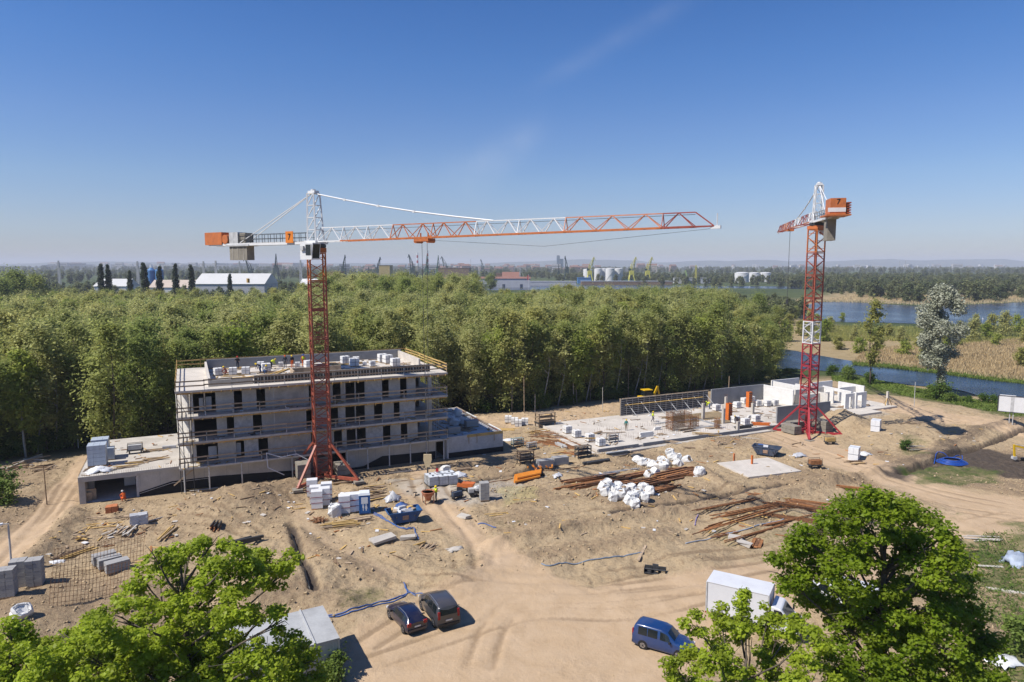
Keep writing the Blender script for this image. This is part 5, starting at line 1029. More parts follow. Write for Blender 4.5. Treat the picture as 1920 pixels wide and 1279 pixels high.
for px,py,n,l in ((238,876,6,'yellow planks on the podium deck beside the tall stack'),(255,868,5,'pale boards in the middle of the podium deck'),(293,862,6,'tilted board stack on the podium deck'),(290,845,6,'yellow scraps at the back of the podium deck')): heap(px,py,n,2.4,UA+rnd.uniform(-.3,.5),1.2,l,mats=(TIMY,TIM),z=DZ,jit=.3)
for px,py,n,l in ((868,806,10,'dark timber debris on the low right wing'),(860,800,8,'tangled boards among the sacks on the low wing')): heap(px,py,n,2.6,UA-.3,2.2,l,mats=(TIMB,TIM),z=2.87,jit=.7)
# small things on the ground slab of the second building
cl_=[(1085,838,'grey cable drum boards left of the pallets'),(1150,832,'board heap beside the wire basket'),(1200,822,'flat yellow boards in the middle of the slab'),(1240,815,'brown boards before the large rebar cage'),(1260,828,'yellow boards at the slab front, below the cage'),(1300,782,'planks below the raking props'),(1250,783,'pale boards beside the walking worker'),(1420,775,'yellow planks behind the red beams'),(1440,781,'brown planks left of the grey front wall'),(1375,772,'mixed boards between both orange shutterings'),(1335,803,'dark boards before the tallest column'),(1590,762,'brown boards before the white rooms'),(1572,764,'boards leaning by the white door opening'),(1625,760,'boards at the foot of the rightmost wall'),(1410,790,'short boards among the pallets at the slab edge'),(1180,842,'long pale boards on the footing of the slab'),(1290,838,'planks on the sand before the slab front'),(1350,832,'scattered battens on the sand before the slab front'),(1410,822,'few boards beside the farther crane foot'),(1500,832,'boards around the farther crane feet')]
for k,(px,py,l) in enumerate(cl_): heap(px,py,rnd.choice((3,4,5,6)),rnd.uniform(1.2,2.8),UA+rnd.uniform(-1,1),1.4,l,mats=rnd.choice(((TIMY,TIM),(TIM,TIMB),(TIM,CONL))),layers=2,jit=.5,z=.31 if k<14 else None)
bars=MB()
for (a0,b0,a1,b1) in ((2,4,16,4),(2,9,20,9),(20,2,34,2),(8,1,8,16),(16,2,16,9),(26,4,26,10)):
    n=int(math.hypot(a1-a0,b1-b0)/.45)
    for k in range(n+1):
        c=LC(a0+(a1-a0)*k/n,b0+(b1-b0)*k/n,.3); 
        if rnd.random()<.8: bars.bar(c,c+Vector((rnd.uniform(-.05,.05),rnd.uniform(-.05,.05),rnd.uniform(.35,.8))),.022)
tag(bars.build('starter_bars',RUSTD),'rusty starter bars sticking up in rows from the ground slab',kind='stuff')
for a,b,l,w_,h_ in ((9.5,3.2,'low white block stub wall in the slab middle',2.8,.75),(14.2,6.0,'short white block stub beside the rebar cage',1.6,.5),(33.6,6.0,'low white block course left of the grey front wall',2.6,.5)):
    t=TC('block_stub',l,'wall stub',a,b,.302)
    for q in range(int(h_/.25)):
        for k in range(int(w_/.6)): MB().bx(k*.6+.15*(q%2),k*.6+.59+.15*(q%2),0,.3,q*.25,q*.25+.242).build('block',WHITE,t)
# offcuts, sticks and litter strewn over the site: nobody could count them
OM=[TIM,TIMY,TIMB,RUST,WRAP,CONL,DSTEEL]
def strew(n,where,seed,name,label,parent=None,smax=1.6):
    r=random.Random(seed); m=MB()
    for _ in range(n):
        p=where(r); 
        if p is None: continue
        m.cur=r.choices(range(7),(6,4,4,3,2,3,1))[0]; L_=r.uniform(.25,smax) if m.cur<4 else r.uniform(.15,.6)
        m.box(p[0],p[1],p[2]+.05,L_,r.uniform(.06,.16) if m.cur<4 else L_*.6,r.uniform(.03,.09),r.random()*3.14,r.uniform(-.12,.12))
    o=m.build(name,OM,parent); o['kind']='stuff'
    if parent is None: o['label']=label
    return o
def around(boxes):
    def f(r):
        x0,x1,y0,y1=r.choice(boxes); p=S(r.uniform(x0,x1),r.uniform(y0,y1)); return p
    return f
strew(620,around([(540,760,890,985),(540,760,890,985),(330,560,915,960),(180,340,955,1010),(90,330,990,1060),(760,930,870,930),(860,1100,820,900),(960,1120,800,870),(1060,1330,865,935),(1060,1330,865,935),(1170,1420,815,870),(1320,1560,925,1010),(1480,1700,800,880),(1680,1850,790,850),(860,1330,930,1010),(560,820,985,1060),(1010,1160,770,800)]),41,'strewn_offcuts','offcuts of timber, steel and packaging strewn over the sand')
strew(150,lambda r:(lambda p:(p.x,p.y,p.z))(LC(r.uniform(1,58),r.uniform(1,16),.3)),42,'strewn_offcuts','offcuts and dropped boards on the slab of the second building')
strew(170,lambda r:(r.uniform(4.2,30),r.uniform(2.4,16.4),LV[3]),43,'strewn_offcuts','',blk,1.3)
strew(60,lambda r:(r.uniform(-9.5,-.5),r.uniform(1.4,17.5),3.06),44,'strewn_offcuts','',blk,1.4)
strew(45,lambda r:(r.uniform(33,40.3),r.uniform(1.4,18),2.86),45,'strewn_offcuts','',blk,1.6)
for s_ in range(3): strew(40,lambda r:(r.uniform(.4,32),r.uniform(.15,1.6),LV[s_]),46+s_,'strewn_offcuts','',blk,1.2)
# sacks in stacks
def sackpile(px,py,nl,nr,label,mat,rot=UA,z=None,sz=(.8,.45,.17)):
    p=S(px,py) if z is None else Vector((*G(px,py,z),z)); t=T('sack_stack',label,'sacks',p,rot)
    b=rub(MB().box(0,0,0,sz[0],sz[1],sz[2]).mesh('sack',mat),.02)
    for l in range(nl):
        for i in range(nr): o=link('sack',b,t,((i%2-.5)*sz[0]*1.0+rnd.uniform(-.04,.04),(i//2-.5)*sz[1]*1.02+rnd.uniform(-.03,.03),sz[2]*(l+.55))); o.rotation_euler=(rnd.uniform(-.06,.06),rnd.uniform(-.06,.06),rnd.uniform(-.12,.12))
sackpile(261,982,6,4,'white wrapped sacks stacked before the bank on the left',PLAS); sackpile(210,958,3,4,'orange bricks on a dark pallet before the garage',BRKO,sz=(.55,.5,.22)); sackpile(318,840,2,2,'grey rolls on the back of the podium deck',PLAS,z=DZ)
# plastic heaps
def cloth(px,py,label,mat,sx,sy,h,seed,z=None,name='plastic_sheet',cat='plastic sheet'):
    p=S(px,py) if z is None else Vector((*G(px,py,z),z)); n=9; X=np.linspace(-1,1,n); gx_,gy_=np.meshgrid(X,X); r_=np.random.RandomState(seed)
    zz=h*np.clip(1.15-np.hypot(gx_,gy_),0,1)**.7*(.6+.8*r_.rand(n,n)); vs=np.stack([gx_*sx*(1+.18*r_.randn(n,n)),gy_*sy*(1+.18*r_.randn(n,n)),zz+.02],-1).reshape(-1,3)
    i=np.arange(n*n).reshape(n,n); f=np.stack([i[:-1,:-1].ravel(),i[:-1,1:].ravel(),i[1:,1:].ravel(),i[1:,:-1].ravel()],1)
    o=link(name,np_mesh(name,vs,f,mat,False),None,tuple(p),UA); md=o.modifiers.new('thick','SOLIDIFY'); md.thickness=.03; return tag(o,label,cat)
cloth(736,938,'crumpled grey plastic sheet right of the blue toilet',PLAS,.8,.6,.8,1); cloth(752,948,'small blue sheet before the concrete bucket',BLUEP,.6,.5,.3,2); cloth(188,884,'white plastic sheet blown over the deck corner',WRAP,1.2,.8,.6,3,z=DZ); cloth(858,893,'torn white sheets beside the water tanks',WRAP,1.1,.9,.5,4); cloth(1497,855,'grey and white rag heap right of the dark blue skip',PLAS,1.1,.6,.4,5); cloth(952,826,'white foil scraps by the low wing shadow',WRAP,1.4,.7,.25,6); cloth(1620,852,'yellowish sack scraps beside the large white pallet',SACK,1.0,.7,.35,7); cloth(1905,1057,'blue grey tarpaulin slumped in the grass on the right',M('tarp_blue',(.34,.40,.50),.15,2,.5,.4),1.3,1.0,1.1,8); cloth(1880,1240,'white sheet in the grass below the right maple',WRAP,1.0,.8,.3,9); cloth(103,1055,'white sheet beside the plank bundles',WRAP,.8,.4,.15,10); cloth(1045,893,'grey rag bundle right of the orange pipes',PLAS,.6,.5,.4,12); cloth(1195,855,'dark mesh heap below the slab corner',DSTEEL,.9,.6,.3,13); cloth(855,1030,'pale rubble sheet at the road edge',CONL,.8,.5,.2,14)
# skips
def skip(label,px,py,rot,mat,rubbish,L_=3.4):
    t=T('skip',label,'skip',S(px,py,.05),rot); a=L_/2; b=.9; h=1.15; th=.07
    def tub(m,s=1.0,o=0.0):
        lo=[(-a*.62,-b*.9),(a*.62,-b*.9),(a*.62,b*.9),(-a*.62,b*.9)]; hi=[(-a,-b),(a,-b),(a,b),(-a,b)]
        vs=[(x*s,y*s,.1+o) for x,y in lo]+[(x*s,y*s,h) for x,y in hi]; return vs
    m=MB(); m.add(tub(m),[(3,2,1,0),(0,1,5,4),(1,2,6,5),(2,3,7,6),(3,0,4,7)]); v2=tub(m,.95,.06); m.add(v2,[(0,1,2,3),(4,5,1,0),(5,6,2,1),(6,7,3,2),(7,4,0,3)])
    m.build('tub',mat,t); rim=MB()
    for (x0,y0_),(x1,y1) in (((-a,-b),(a,-b)),((a,-b),(a,b)),((a,b),(-a,b)),((-a,b),(-a,-b))): rim.bar((x0,y0_,h),(x1,y1,h),.11,.09)
    rim.build('rim',mat,t)
    for k in (-1,-.33,.33,1):
        for s in (-1,1): MB().bar((k*a*.6,s*b*.915,.12),(k*a*.75,s*b*1.015,h-.06),.09,.06).build('rib',mat,t)
    for k in (-1,1):
        for s in (-1,1): MB().tube([(k*a*.55,s*b,.75),(k*a*.55,s*(b+.16),.75)],.06,8).build('lifting_lug',DSTEEL,t)
    for k in (-.6,.6): MB().bx(k*a-.08,k*a+.08,-b*.9,b*.9,-.03,.1).build('skid',DSTEEL,t)
    for k in range(rubbish):
        mt=rnd.choice([WRAP,TIMY,SACK,TIM,PLAS,BLUEP]); o=MB().box(rnd.uniform(-.75,.75)*a*.8,rnd.uniform(-.6,.6),h-.25+rnd.uniform(0,.35),rnd.uniform(.25,.8),rnd.uniform(.2,.5),rnd.uniform(.08,.35),rnd.random()*3,rnd.uniform(-.5,.5)).build('rubbish',mt,t)
    MB().box(0,-b*1.0-.01,.62,.62,.015,.45,0,.07).build('sign_plate',M('rusty_plate',(.40,.26,.18),.3,4,.7,.1),t)
    return t
skip('bright blue skip full of packaging beside the access road',757,977,UA-.05,SKB,26); skip('dented dark blue skip near the pale concrete pad',1437,853,UA-1.0,SKD,5,3.6)
# concrete bucket hanging from the crane, tripod frame
t=T('concrete_bucket','orange concrete bucket with open top standing beside the yellow vested worker','concrete bucket',S(803,943),UA); t.scale=(.82,.82,.82); BK=M('bucket_orange',(.50,.17,.07),.2,2,.6,.2,dirt=(.30,.24,.2),dscale=2,damt=.5)
m=MB(); n=16; prof=[(.26,.35),(.34,.6),(.84,1.35),(.86,1.6),(.80,1.6),(.76,1.36),(.28,.62)]
m.lathe(prof,n); m.build('hopper',BK,t,True); MB().lathe([(.9,1.5),(.92,1.58),(.88,1.62),(.86,1.5)],16).build('rim_ring',BK,t)
for k in range(4): a=R(45+90*k); MB().bar((.85*math.cos(a),.85*math.sin(a),1.35),(.8*math.cos(a),.8*math.sin(a),.0),.08).build('leg',BK,t)
for k in range(4): a=R(45+90*k); b=R(135+90*k); MB().bar((.8*math.cos(a),.8*math.sin(a),.12),(.8*math.cos(b),.8*math.sin(b),.12),.07).build('foot_rail',DSTEEL,t)
MB().lathe([(.7,1.38),(.01,1.42)],14).build('concrete_filling',CON,t); MB().tube([(-.5,0,1.6),(0,0,2.9),(.5,0,1.6)],.03,5).build('lifting_chain',DSTEEL,t)
# portable toilet
t=T('portable_toilet','blue portable toilet with white roof and white pictograms on its door','portable toilet',S(684,961),UA-.22); TB=M('toilet_blue',(.02,.135,.42),.08,1.5,.45,.05); TW=M('toilet_white',(.78,.82,.85),.05,1.5,.4,.05)
MB().bx(-.55,.55,-.55,.55,.06,2.05).build('cabin_body',TB,t); MB().box(0,0,2.17,1.2,1.2,.24,taper=.86).build('roof',TW,t); MB().bx(-.44,.44,-.575,-.553,.18,1.98).build('door',TB,t); MB().bx(-.34,.34,-.59,-.577,1.15,1.85).build('door_panel',TW,t); MB().bx(.30,.36,-.60,-.577,.95,1.1).build('door_handle',DSTEEL,t); MB().bx(-.58,.58,-.58,.58,0,.057).build('base_skid',DSTEEL,t)
for s in (-.55,.55):
    for u in (-.55,.55): MB().bx(s-.03,s+.03,u-.03,u+.03,.07,2.04).build('corner_post',M('toilet_edge',(.05,.22,.5),.05,1,.4,0),t)
fg=MB().yprism([(-.23,.98),(-.07,.98),(-.05,.72),(-.10,.72),(-.11,.38),(-.19,.38),(-.2,.72),(-.25,.72)],-.585,-.577).lathe([(.001,1.0),(.055,1.04),(.001,1.1)],8,(-.15,-.58,0)); fg.build('pictogram',TW,t)
fg=MB().yprism([(.09,.98),(.21,.98),(.29,.62),(.21,.62),(.21,.38),(.09,.38),(.09,.62),(.01,.62)],-.585,-.577).lathe([(.001,1.0),(.055,1.04),(.001,1.1)],8,(.15,-.58,0)); fg.build('pictogram',TW,t)
# IBC tanks
tk=None
TANK=M('tank_white',(.72,.76,.80),.08,2,.35,.1)
def tank(p,rot,label):
    t=T('water_tank',label,'tank',p,rot,'caged water tanks'); MB().box(0,0,.68,1.1,.95,1.05,taper=.97).build('tank_body',TANK,t); MB().bx(-.58,.58,-.5,.5,0,.13).build('pallet',DSTEEL,t); MB().lathe([(.12,1.2),(.12,1.28)],10).build('lid',BLKP,t); m=MB()
    for k in range(7):
        x=-.57+k*.19
        for y in (-.5,.5): m.bar((x,y,.13),(x,y,1.2),.03)
    for k in range(6):
        y=-.5+k*.2
        for x in (-.57,.57): m.bar((x,y,.13),(x,y,1.2),.03)
    for z in (.3,.75,1.2):
        for y in (-.5,.5): m.bar((-.57,y,z),(.57,y,z),.03)
        for x in (-.57,.57): m.bar((x,-.5,z),(x,.5,z),.03)
    m.build('cage',STEEL,t)['kind']='stuff'; return t
base=S(812,911); tl=[['left front','middle front','right front'],['left rear','middle rear','right rear']]
for j in range(2):
    for i in range(3):
        p=base+U*(i*1.2)+V*(j*1.1); p.z=gz(p.x,p.y)
        if tk is None: tk=tank(p,UA,'white caged water tank, left front one of the block of six')
        else: dup(tk,p,UA,'white caged water tank, '+tl[j][i]+' one of the block of six')
t=T('canister','red canister standing on the water tanks','canister',base+U*.9+V*1.1+Vector((0,0,1.3))); MB().box(0,0,.2,.35,.25,.4,taper=.8).build('canister_body',M('red_plastic',(.45,.03,.03),.1,1,.4,0),t); MB().tube([(-.1,0,.4),(0,0,.5),(.1,0,.4)],.03,5).build('canister_handle',BLKP,t)
# orange drainpipes and black pipes
t=T('pipe_stack','fan of bright orange drainpipes lying on the sand','pipes',S(985,892),UA); t.scale=(1.35,1.35,1.35)
for k in range(10): MB().tube([(-1.9+.10*k,-1.6+k*.19,.13),(-.6+.12*k+1.5,-2.4+k*.19+1.3,.13)],.11,8).build('pipe',ORGP,t)
for k in range(5): MB().tube([(-1.5+.10*k,-1.3+k*.2,.34),(-.3+.12*k+1.4,-2.1+k*.2+1.2,.34)],.11,8).build('pipe',ORGP,t)
b0=S(990,877); dv=(S(1003,889)-b0)
for k,l in enumerate(('left','right')):
    o=MB().tube([(0,0,0),dv*1.35],.28,12).build('pipe_section',BLKP); o.location=b0+Vector((.75*k-.1,.1*k,.3)); tag(o,l+' one of two thick black pipes beside the orange drainpipes','pipe','black pipes')
t=T('pipe_fittings','heap of orange pipe fittings behind the black pipes','pipe fittings',S(1008,880),UA)
for k in range(22):
    x,y=rnd.uniform(-1.5,1.5),rnd.uniform(-.7,.7); a=rnd.random()*6; MB().tube([(x,y,.15+rnd.random()*.3),(x+.35*math.cos(a),y+.35*math.sin(a),.2+rnd.random()*.3),(x+.5*math.cos(a+.7),y+.5*math.sin(a+.7),.3+rnd.random()*.3)],.11,7).build('fitting',ORGP if k%5 else BRKO,t)
# small site machines
def machine(px,py,rot,label,body,name,cat,kind=0,z=None,s=1.0):
    p=S(px,py) if z is None else Vector((*G(px,py,z),z)); t=T(name,label,cat,p,rot); t.scale=(s,)*3
    MB().bx(-1.0,1.0,-.45,.45,.42,.58).build('chassis',DSTEEL,t)
    if kind==0:
        for x in (-.7,.6):
            for y in (-.5,.5): MB().tube([(x,y-.1,.3),(x,y+.1,.3)],.3,12).build('wheel',BLKP,t)
        MB().yprism([(-.2,.58),(1.1,.58),(1.35,1.15),(-.35,1.15)],-.5,.5).build('hopper',body,t); MB().yprism([(-1.1,.58),(-.25,.58),(-.3,1.0),(-.95,1.1)],-.35,.35).build('engine_cover',body,t); MB().tube([(-.5,-.3,1.0),(-.5,-.3,1.9),(-.5,.3,1.9),(-.5,.3,1.0)],.04,6).build('roll_bar',DSTEEL,t); MB().box(-.75,0,1.15,.4,.45,.12).build('seat',BLKP,t)
    elif kind==1:
        for x in (-.6,.6): MB().tube([(x,-.5,.3),(x,.5,.3)],.28,10).build('wheel',BLKP,t)
        MB().lathe([(.2,.6),(.5,.8),(.55,1.1),(.3,1.35),(.24,1.3)],12,(.2,0,0)).build('mixing_drum',body,t); MB().bx(-1,-.35,-.35,.35,.59,1.05).build('engine_cover',body,t)
    elif kind==3:                                  # open rack of posts and slats
        for x in (-.9,.9):
            for y in (-.4,.4): MB().bx(x-.05,x+.05,y-.05,y+.05,0,1.5).build('post',body,t)
        for z in (.61,1.0,1.4):
            for q in range(5): MB().bx(-1.0,1.0,-.4+q*.17,-.28+q*.17,z,z+.06).build('slat',rnd.choice((body,TIM,body)),t)
    else:
        MB().bx(-.8,.8,-.4,.4,.59,1.2).build('engine_cover',body,t); MB().tube([(-.9,-.35,.6),(-.9,-.35,1.4),(.9,-.35,1.4),(.9,-.35,.6)],.04,6).build('frame_tube',DSTEEL,t); MB().tube([(-.9,.35,.6),(-.9,.35,1.4),(.9,.35,1.4),(.9,.35,.6)],.04,6).build('frame_tube',DSTEEL,t)
        for x in (-.7,.7): MB().bx(x-.06,x+.06,-.42,.42,0,.41).build('foot',DSTEEL,t)
    return t
RM=M('machine_orange',(.62,.16,.04),.15,2,.5,.05)
machine(872,920,UA-.7,'small red orange dumper beside the caged tanks',RM,'site_dumper','dumper',0,s=.85); machine(857,935,UA+.2,'blue grey trestle and tools beside the worker with the bucket',SKD,'work_trestle','trestle',2,s=.7); machine(893,930,UA-.2,'grey trough mixer behind the tall block stack',STEEL,'trough_mixer','mixer',1,s=.9); machine(254,850,UA,'red and grey compactor on the podium deck',STEEL,'compactor','compactor',2,z=DZ,s=.9); machine(1528,878,UA-.3,'rusty brown two legged machine near the concrete pad',RUST,'rusty_machine','machine',2,s=.9); machine(997,842,UA,'small tool rig by the low wing shadow',STEEL,'tool_rig','rig',3,s=.7); machine(970,838,UA,'pale green pipe rack before the low wing',M('pale_green_steel',(.35,.42,.38),.1,1,.6,.1),'pipe_rack','rack',3,s=.9); machine(985,868,UA,'dark slatted timber rack behind the orange pipes',TIMB,'timber_rack','rack',3,s=1.1); machine(1093,857,UA,'dark upright formwork rack near the slab corner',DSTEEL,'formwork_rack','rack',3,s=1.1); machine(1022,800,UA,'scaffold frame trolley behind the ground slab corner',TIM,'scaffold_trolley','trolley',3,s=1.6); machine(1556,833,UA-.3,'brown wooden crate beside the crane ballast',TIMY,'tool_crate','crate',2,s=.8); machine(1148,829,UA,'grey wire basket with rails on the slab',STEEL,'wire_basket','basket',3,z=.31,s=.9)
# attachment bucket
t=T('grader_bucket','black loader attachment lying alone on the road edge','attachment',S(1228,1075),UA-.75); MB().yprism([(-.9,.0),(.9,.0),(.9,.08),(-.9,.08)],-.3,.3).build('bottom_plate',DSTEEL,t); MB().bx(-.9,.9,.22,.3,.08,.55).build('back_plate',DSTEEL,t)
for x in (-.88,-.3,.3,.88): MB().bx(x-.03,x+.03,-.28,.219,.081,.42).build('side_rib',BLKP,t)
MB().tube([(-.9,-.2,.42),(.9,-.2,.42)],.05,6).build('bar',DSTEEL,t); MB().bx(-.25,.25,.301,.5,.3,.62).build('bracket',DSTEEL,t)
# concrete pad
t=T('concrete_pad','pale square concrete pad with an orange marker post','concrete pad',S(1422,880),UA-.12); MB().bx(-4.0,4.0,-3.2,3.2,-.5,.34).build('pad',CONW,t); MB().bx(-.1,.1,1.2,1.4,.341,1.5).build('marker_post',ORGF,t); MB().bx(-1.1,-.9,3.6,3.8,0,1.2).build('marker_post',BRKO,t)
t=T('concrete_slab_piece','broken concrete slab tilted on the sand by the crane track','concrete slab',S(718,1016,.1),UA+.3); o=MB().box(0,0,.2,2.4,1.0,.2,0,.15).build('slab',CONL,t); rub(o.data,.06)
for px,py,l in ((765,1010,'small grey rubble slab at the access road'),(870,970,'flat stone block at the weedy patch'),(1397,1022,'pale stone slabs near the weeds left of the maple'),(1380,1010,'grey stone lying left of the pale slabs')):
    o=rub(MB().box(0,0,.12,1.3,.8,.24).mesh('stone',CONL),.1,px); o=link('rubble_stone',o,None,tuple(S(px,py)),rnd.random()*3); tag(o,l,'stone')
# hoses: blue lines and coil
def hose(label,pts,r=.07,mat=BLUEP,name='hose'):
    q=[Vector((x,y,0)) for x,y in curve([tuple(S(*p)[:2]) for p in pts],3)]; full=[]
    for a,b in zip(q[:-1],q[1:]):
        for k in range(2): c=a.lerp(b,k/2); c+=Vector((rnd.uniform(-.015,.015),rnd.uniform(-.015,.015),0)); c.z=gz(c.x,c.y)+r*.9; full.append(c)
    q[-1].z=gz(q[-1].x,q[-1].y)+r; full.append(q[-1]); return tag(MB().tube(full,r,6).build(name,mat,None,True),label,'hose')
hose('blue hose running from the grey container to the parked cars',[(612,1156),(640,1150),(672,1140),(700,1133),(722,1128),(745,1121),(768,1112),(790,1113),(812,1117)],.05); hose('second blue hose beside the first one at the grey container',[(612,1158),(642,1153),(675,1144),(705,1136),(730,1131),(752,1122),(764,1113),(760,1102),(757,1093)],.05); hose('short blue hose joining the others near the cars',[(757,1094),(763,1106),(772,1113),(780,1118)],.05)
hose('blue hose winding past the blue skip',[(700,965),(712,972),(728,978),(745,988),(762,993),(775,990),(780,1002),(785,1012)],.06); hose('grey blue hose beside the skip hose',[(700,962),(715,968),(735,982),(752,991),(772,992)],.07); hose('thin grey hose lying in the hollow of the berm',[(1015,1058),(1030,1062),(1060,1056),(1110,1050),(1160,1044),(1205,1038)],.06,M('grey_hose',(.2,.25,.32),.1,1,.5,0)); hose('pale hose among the rusty bar bundles',[(1285,1020),(1325,1013),(1360,1002),(1400,992),(1450,980),(1470,974)],.06,M('pale_hose',(.32,.36,.42),.1,1,.5,0)); hose('short lilac hose on the berm left of the bars',[(1303,986),(1306,972),(1309,966)],.06,M('lilac_hose',(.27,.22,.4),.1,1,.5,0)); hose('short blue hose in the weeds by the road',[(896,984),(915,985),(930,990)],.06); hose('thin dark cable on the sand left of the slab',[(905,905),(960,898),(1010,886),(1060,880),(1140,866)],.05,RUSTD,'cable'); hose('black drain pipe standing in the bank trench',[(546,1003),(556,1030),(566,1062),(578,1095),(585,1110)],.09,BLKP,'drain_pipe')
t=T('hose_coil','coil of bright blue hose on the dark earth','hose coil',S(1785,868),0)
for k in range(6): rr=1.7-.14*k; MB().tube([(rr*1.1*math.cos(a_)+rnd.uniform(-.06,.06),rr*.9*math.sin(a_),.07+.08*k+rnd.uniform(0,.04)) for a_ in np.linspace(0,6.1,20)],.06,6).build('hose_loop',M('coil_blue',(.02,.09,.42),.1,1,.4,0),t,True)
hose('loose blue hose lying over the dark berm',[(1752,860),(1758,848),(1770,842),(1785,843),(1800,852),(1805,862)],.06,M('coil_blue',(0,0,0)))
# rebar mesh mats leaning in a row on the left
t=T('rebar_mesh','row of tall rusty rebar mesh mats standing on the sand at the left','rebar mesh',(0,0,0)); seg=[(S(92,1138),S(165,1128)),(S(165,1128),S(238,1112)),(S(98,1086),S(180,1072)),(S(180,1072),S(268,1052))]
for a,b in seg:
    m=MB(); L_=(b-a).length; n=int(L_/.24); tilt=Vector((.0,.55,0))
    for k in range(n+1): c=a.lerp(b,k/n); c.z=gz(c.x,c.y); m.bar(c,c+Vector((0,0,2.4))+tilt,.022)
    for k in range(7): h=.2+k*.36; m.bar(a+Vector((0,0,h))+tilt*(h/2.4),b+Vector((0,0,h))+tilt*(h/2.4),.02)
    m.build('mesh_mat',RUSTD,t)['kind']='stuff'
# poles, lamp post, billboard, A frame
def post(px,py,h,label,r=.07,mat=TIM,lamp=False,name='wooden_post',cat='post'):
    t=T(name,label,cat,S(px,py)); MB().tube([(0,0,-.2),(rnd.uniform(-.08,.08),0,h)],r,7,rs=[r,r*.8]).build('pole',mat,t)
    if lamp: MB().tube([(0,0,h),(.1,0,h+.15),(-.5,-.3,h+.25)],.04,6).build('lamp_arm',STEEL,t); MB().box(-.6,-.35,h+.22,.7,.28,.14,.5).build('lamp_head',WRAP,t)
post(22,1068,3.9,'leaning site lamp post with white head beside the dirt track',.09,STEEL,True,'lamp_post','lamp post'); post(88,945,4.4,'thin dark pole beside the dirt track',.06,TIMB); post(983,775,6.5,'tall pole standing at the wood edge behind the low wing',.09,TIM); post(1003,774,3.4,'short pole at the wood edge right of the tall one',.06,STEEL); post(1366,735,3.3,'grey pole behind the grey back wall',.08,TIM); post(1178,745,6.5,'pale pole behind the left end of the shuttering wall',.07,TIM); post(1714,762,4.6,'thin grey pole by the river bank verge',.06,STEEL); post(147,840,2.6,'short white marker pole in the undergrowth behind the deck',.06,WRAP); post(1130,772,4.4,'thin pale pole at the edge of the wood left of the shuttering',.05,CONL)
t=T('trestle_post','pale timber A frame post standing right of the white rooms','post',S(1663,763),UA)
MB().bar((0,0,0),(0,0,2.9),.35).build('post',CONW,t)
for s in (-1,1): MB().bar((s*.2,-.1,1.7),(s*1.1,-.3,0),.13).build('brace',TIMY,t); MB().bar((0,s*.2,1.5),(.2,s*1.0,0),.13).build('brace',TIM,t)
t=T('billboard','blank white billboard on two double legs at the river bank','billboard',S(1898,795),R(-32)); 
MB().bx(-2.0,5.2,-.06,.06,2.1,4.6).build('panel',CWHT,t); MB().bx(-2.1,5.3,-.11,.11,2.0,2.1).bx(-2.1,5.3,-.11,.11,4.6,4.7).bx(-2.12,-2.0,-.11,.11,2.1,4.6).build('panel_frame',DSTEEL,t); MB().bx(-1.9,.2,-.1,.1,4.701,4.78).build('top_sheet',CWHT,t)
for x in (-.2,3.4):
    for dx in (-.22,.22): MB().bar((x+dx,.2,-.3),(x+dx,.2,4.5),.12).build('leg',STEEL,t)
for x in (-.2,3.4): MB().bx(x-.22,x+.22,-.078,-.062,2.12,4.58).build('panel_seam',STEEL,t)
# yellow machines
YEL=M('machine_yellow',(.72,.45,.01),.1,2,.45,.03)
t=T('mini_excavator','yellow excavator arm with grey bucket reaching in beside the dark earth','excavator',S(1921,866),R(0)); t.scale=(.62,.62,.62); e0=Vector((0,0,1.0))
pa=[Vector((.9,-.2,.9)),Vector((.1,0,3.0)),Vector((-2.4,.2,3.5)),Vector((-2.2,.1,1.2))]
MB().bar(pa[0],pa[1],.34,.42).bar(pa[1]+Vector((.12,0,0)),pa[2],.3,.34).build('boom',YEL,t); MB().bar(pa[2]+Vector((0,0,.25)),pa[3],.28,.36).build('stick',YEL,t); MB().tube([pa[1]+Vector((.3,0,.3)),pa[2]+Vector((.5,0,.25))],.07,6).build('hydraulic_ram',STEEL,t)
MB().yprism([(-.45,.0),(.35,.0),(.45,-.45),(.0,-.8),(-.5,-.55)],-.35,.35).build('bucket',STEEL,t,loc=pa[3]); MB().bx(.6,3.0,-1.0,1.0,.7,1.5).build('body',YEL,t); MB().bx(.9,2.1,-.9,.1,1.51,2.7).build('cab',GLS,t); MB().bx(.85,2.15,-.95,.15,2.71,2.8).build('cab_roof',YEL,t)
for s in (-1,1): MB().yprism([(.2,.0),(3.0,.0),(3.25,.35),(3.0,.62),(.2,.62),(-.05,.35)],s*.95-.25,s*.95+.25).build('track',BLKP,t)
t=T('backhoe_loader','yellow backhoe loader half hidden behind the shuttering wall','backhoe',S(1212,757),UA-.1); MB().bx(-1.6,1.6,-.7,.7,.8,1.5).build('body',YEL,t); MB().bx(-.9,.9,-.8,.8,2.6,2.75).build('cab_roof',YEL,t); MB().bx(-.8,.8,-.7,.7,1.51,2.59).build('cab',GLS,t); MB().bar((1.5,0,1.3),(2.4,0,3.2),.25,.4).bar((2.35,0,3.2),(2.7,0,1.7),.22,.3).build('boom',YEL,t); MB().bar((-1.5,.0,1.2),(-3.2,0,.6),.9,.25).build('loader_arm',YEL,t); MB().yprism([(-3.9,.1),(-3.0,.1),(-2.9,.9),(-3.2,.9)],-1.1,1.1).build('loader_bucket',YEL,t)
for x,rw in ((-1.1,.55),(1.0,.75)):
    for s in (-1,1): MB().tube([(x,s*.85-.2,rw),(x,s*.85+.2,rw)],rw,14).build('wheel',BLKP,t)
